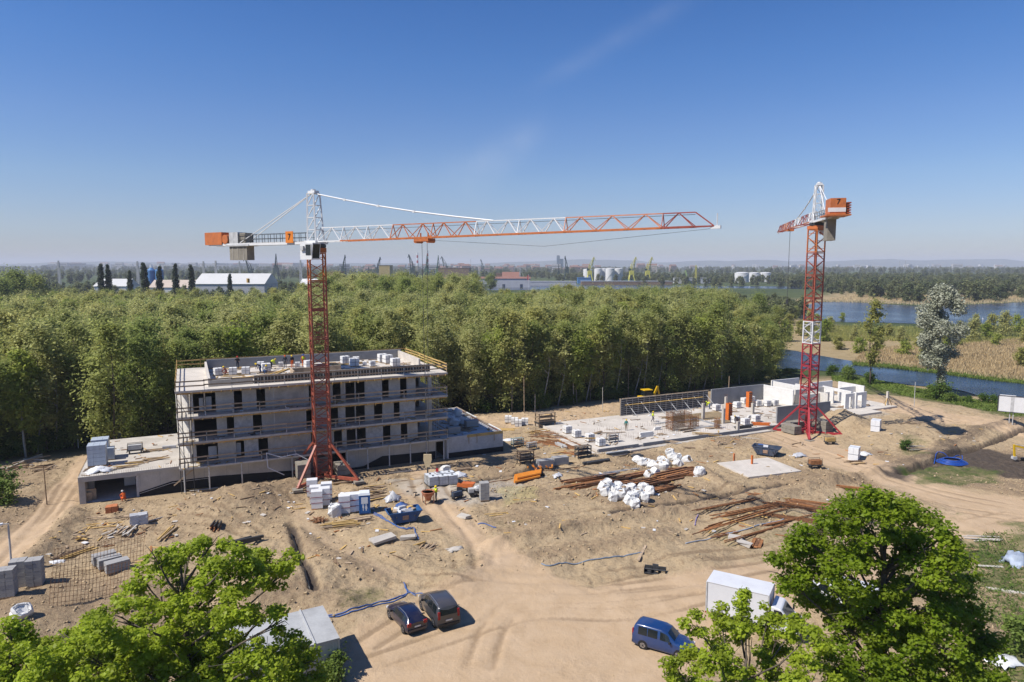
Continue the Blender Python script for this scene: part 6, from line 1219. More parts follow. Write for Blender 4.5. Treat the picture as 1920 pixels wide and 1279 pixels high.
# white torn tape fluttering at the first slab
t=T('loose_tape','loose white tape hanging off the first slab left of the crane','tape',LA(9.4,-.12,2.9),UA); MB().tube([(0,0,.9),(.1,-.1,-.9),(1.9,-.2,-2.0)],.05,5).build('tape_strand',WRAP,t); MB().tube([(0,0,.9),(1.6,-.15,.2),(3.4,-.1,.4),(3.2,-.1,.9)],.05,5).build('tape_strand',WRAP,t); MB().tube([(3.4,-.1,.4),(4.9,-.3,-.6),(4.6,-.35,-1.6),(3.9,-.3,-2.1)],.05,5).build('tape_strand',WRAP,t)

# ================================================================ GREY SITE CONTAINER
cf=G(637,1264); CT=M('container_grey',(.50,.51,.51),.08,1,.6,.05,dirt=(.30,.29,.27),dscale=.8,damt=.4); CTR=M('container_roof',(.44,.45,.45),.1,.6,.85,.1,dirt=(.24,.24,.24),dscale=.45,damt=.7)
ca=Vector((*G(637,1264),0)); e1=(Vector((*G(595,1122,2.6),0))-Vector((*G(633,1196,2.6),0))).normalized(); e2=Vector((-e1.y,e1.x,0)); crot=math.atan2(e1.y,e1.x)
t=T('site_container','long grey flat roofed site container half hidden by the left maple','container',(ca.x,ca.y,gz(ca.x,ca.y)-.02),crot)
Lc,Wc,Hc=4.6,8.6,2.45
MB().bx(0,Lc,0,Wc,0,Hc).build('container_body',CT,t); MB().bx(-.06,Lc+.06,-.06,Wc+.06,Hc+.002,Hc+.12).build('roof',CTR,t)
for s in (1.5,): MB().bx(-.06,Lc+.06,s-.05,s+.05,Hc+.121,Hc+.2).build('roof_seam',CT,t)
rbm_=MB()
for k in range(14): rbm_.bx(-.03,-.001,.15+k*.19,.23+k*.19,.1,Hc-.1)
rbm_.build('corrugation',CT,t)['kind']='stuff'
for y in (0,Wc): MB().bx(-.05,.05,y-.05,y+.05,0,Hc).build('corner_post',CT,t)
MB().bx(-.12,-.035,1.35,2.6,1.55,2.1).build('shutter_box',CWHT,t); MB().bx(Lc+.002,Lc+.04,1,1.9,.1,2.1).build('door',CT,t)

# ================================================================ VEHICLES
TYRE=M('tyre',(.014,.014,.015),.1,3,.8,.1); RIMM=M('rim_silver',(.5,.5,.52),.05,2,.3,0,metal=.8); LRED=M('tail_red',(.35,.012,.015),.05,2,.2,0); LWH=M('lamp_clear',(.7,.7,.72),.05,2,.15,0); PLT=M('number_plate',(.72,.72,.70),.03,2,.5,0); PLB=M('black_trim',(.02,.02,.022),.1,2,.6,.05)
def paint(name,col): 
    m=M(name,col,.03,.6,.28,0,spec=.55,dirt=(.24,.19,.14),dscale=.9,damt=.16); m.node_tree.nodes['Principled BSDF'].inputs['Coat Weight'].default_value=.6; m.node_tree.nodes['Principled BSDF'].inputs['Coat Roughness'].default_value=.08; return m
def car(name,label,loc,rot,col,st,glass,ws,rw,wheels,wr,rails=True,group=None,rear='wagon'):
    """st: stations from nose to tail (x, z_low, z_belt, z_top, half_low, half_belt, half_top)"""
    t=T(name,label,'car',loc,rot,group); m=MB(); n=len(st)
    def sec(s):
        x,zl,zb,zt,wl,wb,wt=s; return [(wl*.92,zl),(wl,zl+.12),(wb+.02,(zl+zb)/2+.05),(wb,zb),(wt+(wb-wt)*.06,zt-.06 if zt-zb>.1 else (zb+zt)/2),(wt*.93,zt),(wt*.45,zt+.025),(0,zt+.035)]
    S_=[sec(s) for s in st]
    def P(i,k,side): return Vector((st[i][0],side*S_[i][k][0],S_[i][k][1]))
    K=len(S_[0]); vs=[];
    for i in range(n):
        for k in range(K): vs.append(P(i,k,1))
        for k in range(K-2,-1,-1): vs.append(P(i,k,-1))
    W_=2*K-1; fs=[(i*W_+k,i*W_+k+1,(i+1)*W_+k+1,(i+1)*W_+k) for i in range(n-1) for k in range(W_-1)]
    fs+=[((i+1)*W_,(i+1)*W_+W_-1,i*W_+W_-1,i*W_) for i in range(n-1)]
    fs+=[tuple(range(W_)),tuple((n-1)*W_+k for k in range(W_-1,-1,-1))]
    m.add(vs,fs); b=m.build('body',col,t,True); bv=b.modifiers.new('edge','BEVEL'); bv.width=.02; bv.segments=2; bv.limit_method='ANGLE'; bv.angle_limit=R(40)
    def at(x,k,side,tt=0):
        for i in range(n-1):
            if st[i][0]<=x<=st[i+1][0]:
                f=(x-st[i][0])/(st[i+1][0]-st[i][0]); a=P(i,k,side).lerp(P(i+1,k,side),f); c=P(i,min(k+1,K-1),side).lerp(P(i+1,min(k+1,K-1),side),f); return a.lerp(c,tt)
    for (x0,x1,lo0,lo1) in glass:                  # side windows follow the body a finger proud of it
        for side in (1,-1):
            g=MB(); N=5; v=[]
            for q in range(N+1):
                x=x0+(x1-x0)*q/N; lo=.04; a=at(x,3,side,.06+lo0*(1-q/N)*0); c=at(x,3,side,.92); o=Vector((0,side*.012,.004)); v+= [a+o,c+o]
            g.add(v,[(2*q,2*q+2,2*q+3,2*q+1) if side<0 else (2*q,2*q+1,2*q+3,2*q+2) for q in range(N)]); g.build('side_window',GLS,t)
    def cross(xa,xb,name,inset=.88):
        g=MB(); v=[]; N=6
        for q in range(4):
            x=xa+(xb-xa)*q/3
            L_=at(x,5,1); R_=at(x,5,-1); top=at(x,7,1)
            for s in range(N+1):
                f=s/N; y=R_.y*inset+(L_.y-R_.y)*inset*f; e=1-abs(2*f-1)**2; v.append(Vector((x,y,L_.z+(top.z-L_.z)*e+.014)))
        W2=N+1; g.add(v,[(q*W2+s,q*W2+s+1,(q+1)*W2+s+1,(q+1)*W2+s) for q in range(3) for s in range(N)]); g.build(name,GLS,t,True)
    cross(ws[0],ws[1],'windscreen')
    xe,zb,zt,wb_=rw; g=MB(); g.add([(xe[0]+.012,-wb_,zb),(xe[0]+.012,wb_,zb),(xe[1]+.012,wb_*.86,zt),(xe[1]+.012,-wb_*.86,zt)],[(0,1,2,3)]); g.build('rear_window',GLS,t)
    xr_=st[-1][0]; wb=st[-1][5]
    for s in (-1,1):
        MB().box(xr_-.02,s*(wb-.1),st[-1][2]-.02 if rear=='wagon' else st[-1][2]+.1,.1,.16 if rear!='wagon' else .3,.24 if rear=='wagon' else .55).build('tail_lamp',LRED,t); MB().box(st[0][0]+.16,s*(st[1][5]-.16),st[0][2]-.02,.3,.3,.14).build('headlight',LWH,t)
        MB().box(ws[1]-.25,s*(st[3][5]+.1),st[3][2]+.08,.14,.18,.14).build('wing_mirror',PLB,t)
    MB().bx(xr_-.1,xr_+.06,-wb*.95,wb*.95,st[-1][1],st[-1][1]+.2).build('bumper',PLB if rear!='wagon' else col,t); MB().bx(st[0][0]-.05,st[0][0]+.12,-st[0][4]*.95,st[0][4]*.95,st[0][1],st[0][1]+.22).build('bumper',PLB,t); MB().box(xr_+.03,0,st[-1][2]-.22 if rear=='wagon' else st[-1][1]+.42,.02,.5,.11).build('number_plate',PLT,t)
    for x in wheels:
        for s in (-1,1):
            w_=at(x,1,s); o=MB().tube([(x,w_.y-s*.2,wr),(x,w_.y+s*.015,wr)],wr,18).build('tyre',TYRE,t); MB().tube([(x,w_.y-s*.05,wr),(x,w_.y+s*.022,wr)],wr*.64,12).build('rim',RIMM,o)
            for k in range(5): a=R(72*k); MB().bar((x,w_.y+s*.026,wr),(x+wr*.6*math.cos(a),w_.y+s*.026,wr+wr*.6*math.sin(a)),.03,.03).build('spoke',PLB,o)
            arch=MB(); arch.tube([(x,w_.y-s*.25,wr+.02),(x,w_.y+s*.006,wr+.02)],wr*1.16,16); arch.build('wheel_arch',PLB,t)
    if rails:
        for s in (-1,1):
            xs=[ws[1]+.15+(xr_-.35-ws[1]-.15)*q/4 for q in range(5)]; pts=[at(x,5,s)+Vector((0,0,.06)) for x in xs]; pts[0].z-=.05; pts[-1].z-=.05; MB().tube(pts,.022,6).build('roof_rail',RIMM,t)
    return t
hatch=[(0,.35,.62,.66,.68,.62,.55),(.22,.22,.70,.76,.80,.76,.70),(.75,.2,.80,.88,.86,.84,.76),(1.12,.2,.90,.95,.87,.86,.74),(1.75,.2,.92,1.36,.87,.85,.62),(2.3,.2,.93,1.44,.87,.85,.63),(3.2,.2,.94,1.43,.87,.85,.62),(3.75,.22,.96,1.36,.86,.83,.60),(4.12,.28,.95,1.02,.82,.80,.66),(4.2,.34,.92,.96,.78,.76,.62)]
vanst=[(0,.35,.75,.80,.72,.68,.6),(.2,.24,.85,.93,.84,.80,.74),(.85,.22,.98,1.10,.89,.87,.80),(1.15,.22,1.04,1.15,.9,.88,.78),(1.75,.22,1.06,1.68,.9,.88,.70),(2.2,.22,1.07,1.80,.9,.88,.72),(3.3,.22,1.08,1.82,.9,.88,.73),(4.05,.22,1.08,1.80,.89,.87,.72),(4.3,.26,1.08,1.66,.87,.85,.74),(4.4,.32,1.05,1.14,.85,.84,.78)]
NAVY=paint('navy_paint',(.006,.009,.036)); GRAYP=paint('anthracite_paint',(.055,.055,.062)); BLUEC=paint('blue_paint',(.009,.042,.155)); 
def pose(pa_,pb_):
    a=S(*pa_); b=S(*pb_); d=b-a; return a,math.atan2(d.y,d.x)
def park(fn,rear_px,front_px,L_,**k):              # nose at front pixel, tail at rear pixel, on the ground
    a=S(*rear_px); f=S(*front_px); d=(a-f).normalized(); c=(a+f)/2; rot=math.atan2(d.y,d.x); o=c-d*(L_/2); return (o.x,o.y,c.z+.0),rot
loc,rot=park(None,(783,1190),(741,1146),4.2*.94); nv_=car('parked_car','dark navy hatchback estate parked left of the grey van',loc,rot,NAVY,hatch,((1.55,2.3,0,0),(2.36,3.05,0,0),(3.12,3.7,0,0)),(1.16,1.72),((4.10,3.80),1.0,1.32,.66),(.78,3.42),.31,True,'cars parked by the hose'); nv_.scale=(.94,.94,.94)
loc,rot=park(None,(842,1182),(803,1128),4.4); car('parked_car','anthracite family van with roof rails parked right of the navy car',loc,rot,GRAYP,vanst,((1.5,2.25,0,0),(2.35,3.2,0,0),(3.3,4.0,0,0)),(1.2,1.72),((4.41,4.30),1.14,1.6,.76),(.85,3.55),.33,True,'cars parked by the hose',rear='van')
loc,rot=park(None,(1199,1203),(1291,1230),4.4*.9); bv_=car('parked_car','bright blue panel van with side windows, its nose under the maple leaves',loc,rot,BLUEC,vanst,((1.5,2.25,0,0),(2.45,3.2,0,0),(3.25,3.95,0,0)),(1.2,1.72),((4.41,4.30),1.14,1.6,.76),(.85,3.55),.33,False,None,rear='van'); bv_.scale=(.9,.9,.9)
# white box truck and white van under the trees
WP=paint('white_paint',(.78,.79,.80)); BOXW=M('box_panel',(.72,.73,.75),.03,.5,.45,0,dirt=(.55,.53,.5),dscale=.6,damt=.25)
def truck(label,rear_px,front_px,Lb,Wb,Hb,Lcab):
    a=S(*rear_px); f=S(*front_px); d=(f-a).normalized(); rot=math.atan2(d.y,d.x); t=T('box_truck',label,'truck',(a.x,a.y,a.z),rot)
    MB().bx(0,Lb,-Wb/2,Wb/2,.78,Hb).build('cargo_box',BOXW,t); MB().bx(-.03,Lb+.03,-Wb/2-.03,Wb/2+.03,Hb+.002,Hb+.05).build('box_roof',WP,t)
    for y in (-1,1):
        for x in (0,Lb): MB().bx(x-.05,x+.05,y*Wb/2-.05,y*Wb/2+.05,.78,Hb-.004).build('corner_rail',STEEL,t)
    MB().bx(-.02,-.0,-.02,.02,.85,Hb-.1).build('door_seam',PLB,t); MB().bx(0,Lb+Lcab*.8,-.45,.45,.5,.775).build('chassis',PLB,t)
    cb=MB().yprism([(Lb+.15,.55),(Lb+Lcab,.55),(Lb+Lcab,1.05),(Lb+Lcab*.72,1.35),(Lb+Lcab*.38,2.15),(Lb+.15,2.25)],-.98,.98).build('cab',WP,t); bv=cb.modifiers.new('edge','BEVEL'); bv.width=.08; bv.segments=3
    def q(f_): return (Lb+Lcab*.70)+(Lb+Lcab*.40-Lb-Lcab*.70)*f_,1.39+(2.11-1.39)*f_
    (x0,z0),(x1,z1)=q(.02),q(.98); MB().add([(x0+.02,-.85,z0),(x0+.02,.85,z0),(x1+.02,.78,z1),(x1+.02,-.78,z1)],[(0,1,2,3)]).build('windscreen',GLS,t)
    for s in (-1,1):
        MB().yprism([(Lb+.35,1.35),(Lb+Lcab*.64,1.35),(Lb+Lcab*.40,2.02),(Lb+.35,2.05)],s*.985-.004,s*.985+.004).build('side_window',GLS,t); MB().box(Lb+Lcab-.02,s*.7,.9,.1,.3,.2).build('headlight',LWH,t); MB().box(Lb+Lcab*.66,s*1.12,1.6,.12,.16,.35).build('wing_mirror',PLB,t)
        for x in (Lb*.25,Lb+Lcab*.62): o=MB().tube([(x,s*.8-.14,.36),(x,s*.8+.16,.36)],.36,16).build('tyre',TYRE,t); MB().tube([(x,s*.8,.36),(x,s*(.8+.17),.36)],.22,12).build('rim',RIMM,o)
    MB().bx(Lb+Lcab-.05,Lb+Lcab+.06,-.95,.95,.4,.62).build('bumper',PLB,t)
    for s in (-1,1): MB().box(-.04,s*.95,.7,.05,.25,.15).build('tail_lamp',LRED,t)
    return t
truck('white box truck with tall cargo box, cab under the small maple',(1330,1152),(1480,1192),4.3,2.1,3.0,2.1)
truck('white van mostly hidden behind the big right maple',(1640,1160),(1500,1120),2.6,1.9,2.1,2.2)

# ================================================================ PEOPLE
SKIN=M('skin',(.42,.24,.16),.06,3,.6,0); CLO={}
def cloth_mat(n,c): 
    if n not in CLO: CLO[n]=M('cloth_'+n,c,.15,5,.9,.2)
    return CLO[n]
CL=dict(navy=(.02,.025,.045),black=(.015,.015,.018),grey=(.12,.12,.12),orange=(.75,.13,.02),hivis=(.62,.72,.03),tan=(.24,.19,.13),brick=(.28,.09,.07),white=(.6,.6,.58),blue=(.03,.08,.22),teal=(.03,.22,.2),yellow=(.80,.56,.02),red=(.5,.03,.03),bluehat=(.03,.09,.40))
def person(label,loc,rot,top,legs,hat,pose='stand',vest=None,z=None,group=None,s=1.0,mirror=1):
    mt=[cloth_mat(legs,CL[legs]),cloth_mat(top,CL[top]),SKIN,cloth_mat('boots',(.03,.022,.018))]
    B=dict(pelvis=(0,0,.93),waist=(0,0,1.08),chest=(0,.0,1.32),neck=(0,0,1.50),head=(0,.03,1.60),crown=(0,.03,1.72),sl=(-.19,0,1.42),sr=(.19,0,1.42),el=(-.27,.02,1.15),er=(.27,.02,1.15),wl=(-.27,.10,.90),wr=(.27,.10,.90),fl=(-.26,.14,.80),fr=(.26,.14,.80),hl=(-.10,0,.88),hr=(.10,0,.88),kl=(-.11,.03,.48),kr=(.11,.03,.48),al=(-.12,-.02,.08),ar=(.12,-.02,.08),tl=(-.13,.15,.04),tr=(.13,.15,.04))
    def upd(**k): B.update(k)
    if pose=='walk': upd(kl=(-.10,.18,.50),al=(-.11,.10,.10),tl=(-.11,.28,.07),kr=(.10,-.02,.48),ar=(.10,-.30,.13),tr=(.10,-.18,.04),el=(-.27,-.12,1.17),wl=(-.26,-.16,.93),fl=(-.25,-.14,.84),er=(.27,.10,1.17),wr=(.25,.26,.98),fr=(.24,.33,.92))
    if pose=='reach': upd(er=(.30,.22,1.25),wr=(.26,.46,1.18),fr=(.24,.56,1.18),el=(-.28,.16,1.2),wl=(-.22,.38,1.08),fl=(-.20,.47,1.05))
    if pose=='bend': upd(waist=(0,.08,1.02),chest=(0,.34,1.12),neck=(0,.50,1.18),head=(0,.60,1.20),crown=(0,.68,1.27),sl=(-.19,.42,1.14),sr=(.19,.42,1.14),el=(-.24,.48,.86),er=(.24,.48,.86),wl=(-.18,.58,.62),wr=(.18,.58,.62),fl=(-.16,.62,.53),fr=(.16,.62,.53),kl=(-.12,.12,.48),kr=(.12,.10,.48))
    if pose=='crouch': upd(pelvis=(0,-.1,.42),hl=(-.11,-.08,.40),hr=(.11,-.08,.40),kl=(-.17,.36,.50),kr=(.17,.36,.48),al=(-.15,.08,.08),ar=(.15,.08,.08),tl=(-.16,.25,.04),tr=(.16,.25,.04),waist=(0,-.04,.56),chest=(0,.12,.78),neck=(0,.22,.94),head=(0,.28,1.02),crown=(0,.32,1.14),sl=(-.19,.16,.87),sr=(.19,.16,.87),el=(-.25,.32,.66),er=(.25,.32,.66),wl=(-.16,.50,.55),wr=(.16,.50,.55),fl=(-.13,.58,.50),fr=(.13,.58,.50))
    E=[('pelvis','waist'),('waist','chest'),('chest','neck'),('neck','head'),('head','crown'),('chest','sl'),('chest','sr'),('sl','el'),('sr','er'),('el','wl'),('er','wr'),('wl','fl'),('wr','fr'),('pelvis','hl'),('pelvis','hr'),('hl','kl'),('hr','kr'),('kl','al'),('kr','ar'),('al','tl'),('ar','tr')]
    rad=dict(pelvis=(.16,.12),waist=(.15,.11),chest=(.18,.12),neck=(.06,.06),head=(.09,.10),crown=(.075,.08),sl=(.075,.075),sr=(.075,.075),el=(.055,.055),er=(.055,.055),wl=(.04,.04),wr=(.04,.04),fl=(.035,.045),fr=(.035,.045),hl=(.10,.10),hr=(.10,.10),kl=(.07,.07),kr=(.07,.07),al=(.05,.05),ar=(.05,.05),tl=(.045,.04),tr=(.045,.04))
    ks=list(B); me=bpy.data.meshes.new('person'); me.from_pydata([B[k] for k in ks],[(ks.index(a),ks.index(b)) for a,b in E],[]); o=bpy.data.objects.new('person',me); COL.objects.link(o)
    md=o.modifiers.new('skin','SKIN'); sv=me.skin_vertices[0].data
    for i,k in enumerate(ks): sv[i].radius=rad[k]; sv[i].use_root=(k=='pelvis')
    o.modifiers.new('sub','SUBSURF').levels=1; dg=bpy.context.evaluated_depsgraph_get(); nm=bpy.data.meshes.new_from_object(o.evaluated_get(dg)); bpy.data.objects.remove(o)
    nm.name='person'; nm.materials.clear(); [nm.materials.append(x) for x in mt]
    segm=[(('pelvis','waist'),0),(('waist','chest'),1),(('chest','neck'),1),(('neck','crown'),2),(('sl','el'),1),(('sr','er'),1),(('el','wl'),1),(('er','wr'),1),(('wl','fl'),2),(('wr','fr'),2),(('hl','kl'),0),(('hr','kr'),0),(('kl','al'),0),(('kr','ar'),0),(('al','tl'),3),(('ar','tr'),3),(('chest','sl'),1),(('chest','sr'),1)]
    for p in nm.polygons:
        c=p.center; best=9; 
        for (a,b),mi in segm:
            A=Vector(B[a]);D=Vector(B[b])-A; tt=max(0,min(1,(c-A).dot(D)/D.length_squared)); dd=(c-A-D*tt).length-.6*(rad[a][0]*(1-tt)+rad[b][0]*tt)
            if dd<best: best=dd; p.material_index=mi
        p.use_smooth=True
    t=link('person',nm,None,tuple(loc),rot); tag(t,label,'person',group); t.scale=(s,)*3
    hd=Vector(B['head']); ax=(Vector(B['crown'])-hd).normalized()
    if hat:
        h=MB().lathe([(.155,0),(.16,.012),(.125,.015),(.122,.07),(.09,.125),(.03,.145)],12).build('helmet',cloth_mat('hat_'+hat,CL[hat]),t,True); h.location=hd+ax*.055+Vector((0,.01,0)); h.rotation_euler=ax.to_track_quat('Z','Y').to_euler()
    if vest:
        A=Vector(B['waist']);D=Vector(B['neck']); m=MB(); pr_=[(0,.185,.145),(.35,.205,.16),(.7,.225,.165),(.92,.15,.12)]; vs=[]; dd=(D-A); fw=Vector((0,1,0)); fw=(fw-dd*(fw.dot(dd)/dd.length_squared)).normalized()
        for f,a,b in pr_:
            for k in range(12): an=2*math.pi*k/12; vs.append(A+dd*f*.95+Vector((1,0,0))*(a*math.cos(an))+fw*(b*math.sin(an)))
        m.add(vs,[(i*12+k,i*12+(k+1)%12,(i+1)*12+(k+1)%12,(i+1)*12+k) for i in range(3) for k in range(12)]); m.build('vest',cloth_mat(vest,CL[vest]),t,True)
    return t
def roofp_(px,py): return Vector((*G(px,py,RZ),RZ))
gP='workers on the roof slab'
person('person in dark jacket, grey trousers and orange helmet, left of three on roof',roofp_(535,690),UA+2.9,'navy','grey','orange',group=gP); person('person in black jacket and orange trousers with yellow helmet, middle of three on the roof',roofp_(548,690),UA+.3,'black','orange','yellow',group=gP); person('person in yellow vest, orange trousers and blue helmet, nearest the crane mast on the roof',roofp_(569,688),UA+3.3,'orange','orange','bluehat','stand','hivis',group=gP)
person('person bending in a yellow vest with yellow helmet beside the white framed pallet',roofp_(508,692),UA-1.2,'hivis','black','yellow','bend','hivis',group=gP); person('person crouching in yellow helmet, left of two over the front shuttering',roofp_(489,699),UA+2.0,'navy','blue','yellow','bend',group=gP); person('person in white shirt and yellow helmet stooping over the front shuttering',roofp_(496,701),UA-2.4,'white','blue','yellow','crouch',group=gP); person('person in brick red clothes with yellow helmet kneeling at the left of the roof',roofp_(424,704),UA+1.0,'brick','brick','yellow','crouch',group=gP); person('person with red helmet standing at the rear left of the roof',roofp_(446,692),UA+3.0,'black','navy','red','reach',group=gP)
person('person in yellow vest and helmet guiding the concrete bucket',S(818,941),UA+1.4,'hivis','grey','yellow','reach','hivis',s=1.05)
def slabp(px,py): return Vector((*G(px,py,.305),.305))
person('person in teal shirt standing on the ground slab',slabp(1174,807),UA+2.6,'teal','tan','yellow','stand'); person('person in yellow vest walking on the ground slab',slabp(1224,791),UA-2.2,'hivis','navy','yellow','walk','hivis'); person('person in yellow vest bending beside the end of the shuttering wall',slabp(1331,767),UA+.5,'hivis','blue','hivis','bend','hivis'); person('person in dark clothes at the rebar cage foot',slabp(1383,796),UA,'black','navy','yellow','bend')
person('person in orange clothes crouching in the garage mouth',Vector((*G(233,940,.05),.05)),UA+.5,'orange','orange','white','crouch')

# ================================================================ FOREGROUND MAPLES
def maple(label,base,blobs,Y0,nleaf,seed,sz=.19,leaf='maple',th=.26,dn=(6,7.5),cr_=(.32,.72)):
    r=random.Random(seed); bx_,by_=base; z0=gz(bx_,by_)
    t=T('maple_tree',label,'tree',(bx_,by_,z0)); cl=[]; mains=[]
    for (px,py,rad) in blobs:
        dep=Y0+r.uniform(-2.6,2.6); d=raydir(px,py); k=dep/d.y; c=Vector((d.x*k-bx_,dep-by_,CH+d.z*k-z0)); mains.append((c,rad))
        for _ in range(int(dn[0]+rad*rad*dn[1])):
            v=Vector((r.gauss(0,1),r.gauss(0,1),r.gauss(0,1))).normalized()*rad*(.35+.65*r.random()**.5); cl.append((c.x+v.x,c.y+v.y,c.z+v.z*.8,r.uniform(*cr_)))
    me=leafcloud('crown',cl,int(nleaf*1.25),sz*.84,LEAF[leaf],seed,.85,1.15,.05,.66); link('crown',me,t)
    m=MB(); top=max(c.z for c,_ in mains); hub=Vector((0,0,top*.42)); m.tube([(0,0,-.3),(.1,.05,top*.2),hub,Vector((.1,0,top*.66)),Vector((0,0,top*.9))],th,8,rs=[th*1.15,th,th*.8,th*.5,th*.15]); m.build('trunk',BARK,t,True)
    for c,rad in mains:
        s=Vector((0,0,max(top*.25,min(c.z-1.5-c.xy.length*.45,top*.8)))); mid=s.lerp(c,.55)+Vector((r.uniform(-.3,.3),r.uniform(-.3,.3),-.1)); b=MB(); w_=th*.33
        b.tube([s,mid,c],w_,5,rs=[w_,w_*.65,w_*.3])
        for _ in range(4):
            e=c+Vector((r.gauss(0,1),r.gauss(0,1),r.gauss(0,.7)))*rad*.6; b.tube([mid.lerp(c,r.uniform(.3,1)),(c+e)/2+Vector((0,0,.1)),e],w_*.35,4,rs=[w_*.35,w_*.25,w_*.1])
        b.build('branch',BARK,t,True)
    return t
def basepx(px,Y): return ((px-960)/1280*Y*1.03,Y)
LT=[(395,1022,.7),(350,1045,.8),(300,1062,.8),(440,1042,.9),(490,1050,.7),(535,1052,.55),(265,1085,.8),(330,1090,1.0),(400,1085,1.1),(465,1090,1.0),(520,1085,.7),(245,1122,.6),(300,1135,1.3),(370,1135,1.3),(440,1140,1.1),(500,1150,.6),(232,1165,1.3),(180,1180,1.2),(290,1190,1.9),(370,1195,1.9),(450,1195,1.4),(525,1165,.5),(535,1200,.6),(120,1200,1.2),(80,1225,1.3),(170,1240,2.0),(250,1250,2.2),(340,1260,2.4),(430,1255,2.2),(500,1240,1.4),(555,1240,1.1),(580,1270,1.0),(500,1290,2.0),(100,1275,1.8),(200,1310,2.2),(320,1330,2.4),(440,1330,2.2),(560,1310,1.4)]
maple('large bright green maple rising before the grey container at the left',basepx(330,31),LT,30.5,62000,501,dn=(2,6.8),cr_=(.28,.66))
LT2=[(20,1195,.9),(55,1215,.9),(8,1240,1.2),(60,1255,1.4),(20,1290,1.7),(90,1300,1.5),(-40,1230,1.4),(-60,1290,1.8),(-20,1340,1.8)]
maple('smaller maple filling the bottom left corner',basepx(-10,29),LT2,28.5,13000,502,dn=(3,5),cr_=(.3,.62))
RT=[(1640,928,.55),(1608,948,.8),(1660,955,.9),(1700,950,.45),(1575,975,.8),(1630,985,1.2),(1690,985,1.0),(1735,975,.5),(1530,1000,.8),(1500,1005,.6),(1580,1020,1.4),(1650,1030,1.5),(1720,1020,1.1),(1765,1010,.6),(1480,1045,.8),(1530,1055,1.3),(1600,1075,1.5),(1675,1085,1.5),(1745,1070,1.2),(1795,1060,.7),(1820,1080,.55),(1475,1085,.7),(1520,1110,1.0),(1580,1140,1.3),(1650,1150,1.6),(1725,1135,1.5),(1790,1130,1.0),(1590,1195,1.5),(1670,1210,1.8),(1750,1200,1.6),(1815,1185,1.0),(1845,1215,.8),(1620,1270,2.0),(1710,1275,2.0),(1790,1260,1.7),(1850,1260,.9),(1680,1330,2.2),(1780,1330,2.0),(1860,1310,1.1)]
maple('big dense maple towering at the right before the site road',basepx(1665,31),RT,31,54000,503,dn=(4,6.2),cr_=(.32,.75))
FT=[(1400,1128,.5),(1350,1150,.5),(1390,1158,.7),(1440,1150,.6),(1305,1172,.55),(1350,1190,.8),(1410,1195,.9),(1460,1185,.7),(1500,1160,.5),(1510,1200,.8),(1345,1235,.9),(1290,1240,.55),(1400,1245,1.0),(1465,1240,1.0),(1530,1240,1.0),(1262,1255,.5),(1300,1270,.9),(1370,1285,1.2),(1450,1290,1.3),(1530,1290,1.2),(1330,1330,1.2),(1420,1340,1.4)]
maple('small loose yellow green maple in front of the white box truck',basepx(1410,28),FT,28.5,14500,504,.17,th=.15,dn=(3,5.5),cr_=(.25,.55))

# ================================================================ TREES THAT STAND APART
SP=leafcloud('crown',crown_clumps(23,7,4.6,46,601,1.0)+[(0.3,-.6,3+i*.7,1.0) for i in range(5)],19000,.36,LEAF['silver'],601,.3,1.3)
p=S(1757,742); t=T('white_poplar','tall silvery white poplar standing on the river bank','tree',tuple(p)); link('crown',SP,t).scale=(1.0,1.0,.98); MB().tube([(0,0,-.3),(.15,0,5),(-.1,.1,11),(.1,0,18)],.33,8,rs=[.36,.3,.2,.06]).build('trunk',BARKS,t,True)
BT=Kind(19,5,2.5,26,3600,.34,'oliv',611,BARK,.22); BT.plant(*S(1632,722),1.0,'thin half bare dark tree on the near river bank',rot=1.0)
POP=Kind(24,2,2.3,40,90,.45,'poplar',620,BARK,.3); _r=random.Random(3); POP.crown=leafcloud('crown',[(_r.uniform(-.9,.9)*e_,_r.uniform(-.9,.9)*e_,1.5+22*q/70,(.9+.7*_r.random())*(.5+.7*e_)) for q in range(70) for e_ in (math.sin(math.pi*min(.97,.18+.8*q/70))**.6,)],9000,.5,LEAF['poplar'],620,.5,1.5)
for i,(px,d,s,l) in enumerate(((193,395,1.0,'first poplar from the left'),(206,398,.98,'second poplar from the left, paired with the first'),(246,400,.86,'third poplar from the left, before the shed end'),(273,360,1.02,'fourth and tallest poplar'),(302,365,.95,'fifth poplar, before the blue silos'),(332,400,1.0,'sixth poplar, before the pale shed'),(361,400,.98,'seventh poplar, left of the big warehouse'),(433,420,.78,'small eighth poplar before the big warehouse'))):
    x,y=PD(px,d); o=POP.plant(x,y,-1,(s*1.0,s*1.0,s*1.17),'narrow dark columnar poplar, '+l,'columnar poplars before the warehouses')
DK=Kind(23,5,7,44,11000,.55,'alder',630,BARK,.4)
for px,d,s,l in ((-15,330,1.0,'left one'),(35,320,1.05,'middle one'),(72,335,.95,'right one'),(5,300,.9,'nearest one')):
    x,y=PD(px,d); DK.plant(x,y,-1,s,'big round dark green tree of the clump above the willows, '+l,'round dark trees at the left')
x,y=PD(1425,255); DK.plant(x,y,-1,(.62,.62,.70),'round dark green tree at the right end of the willow wood'); x,y=PD(920,700); DK.plant(x,y,-1,(.95,.95,.75),'round dark tree standing alone before the far channel',rot=2)
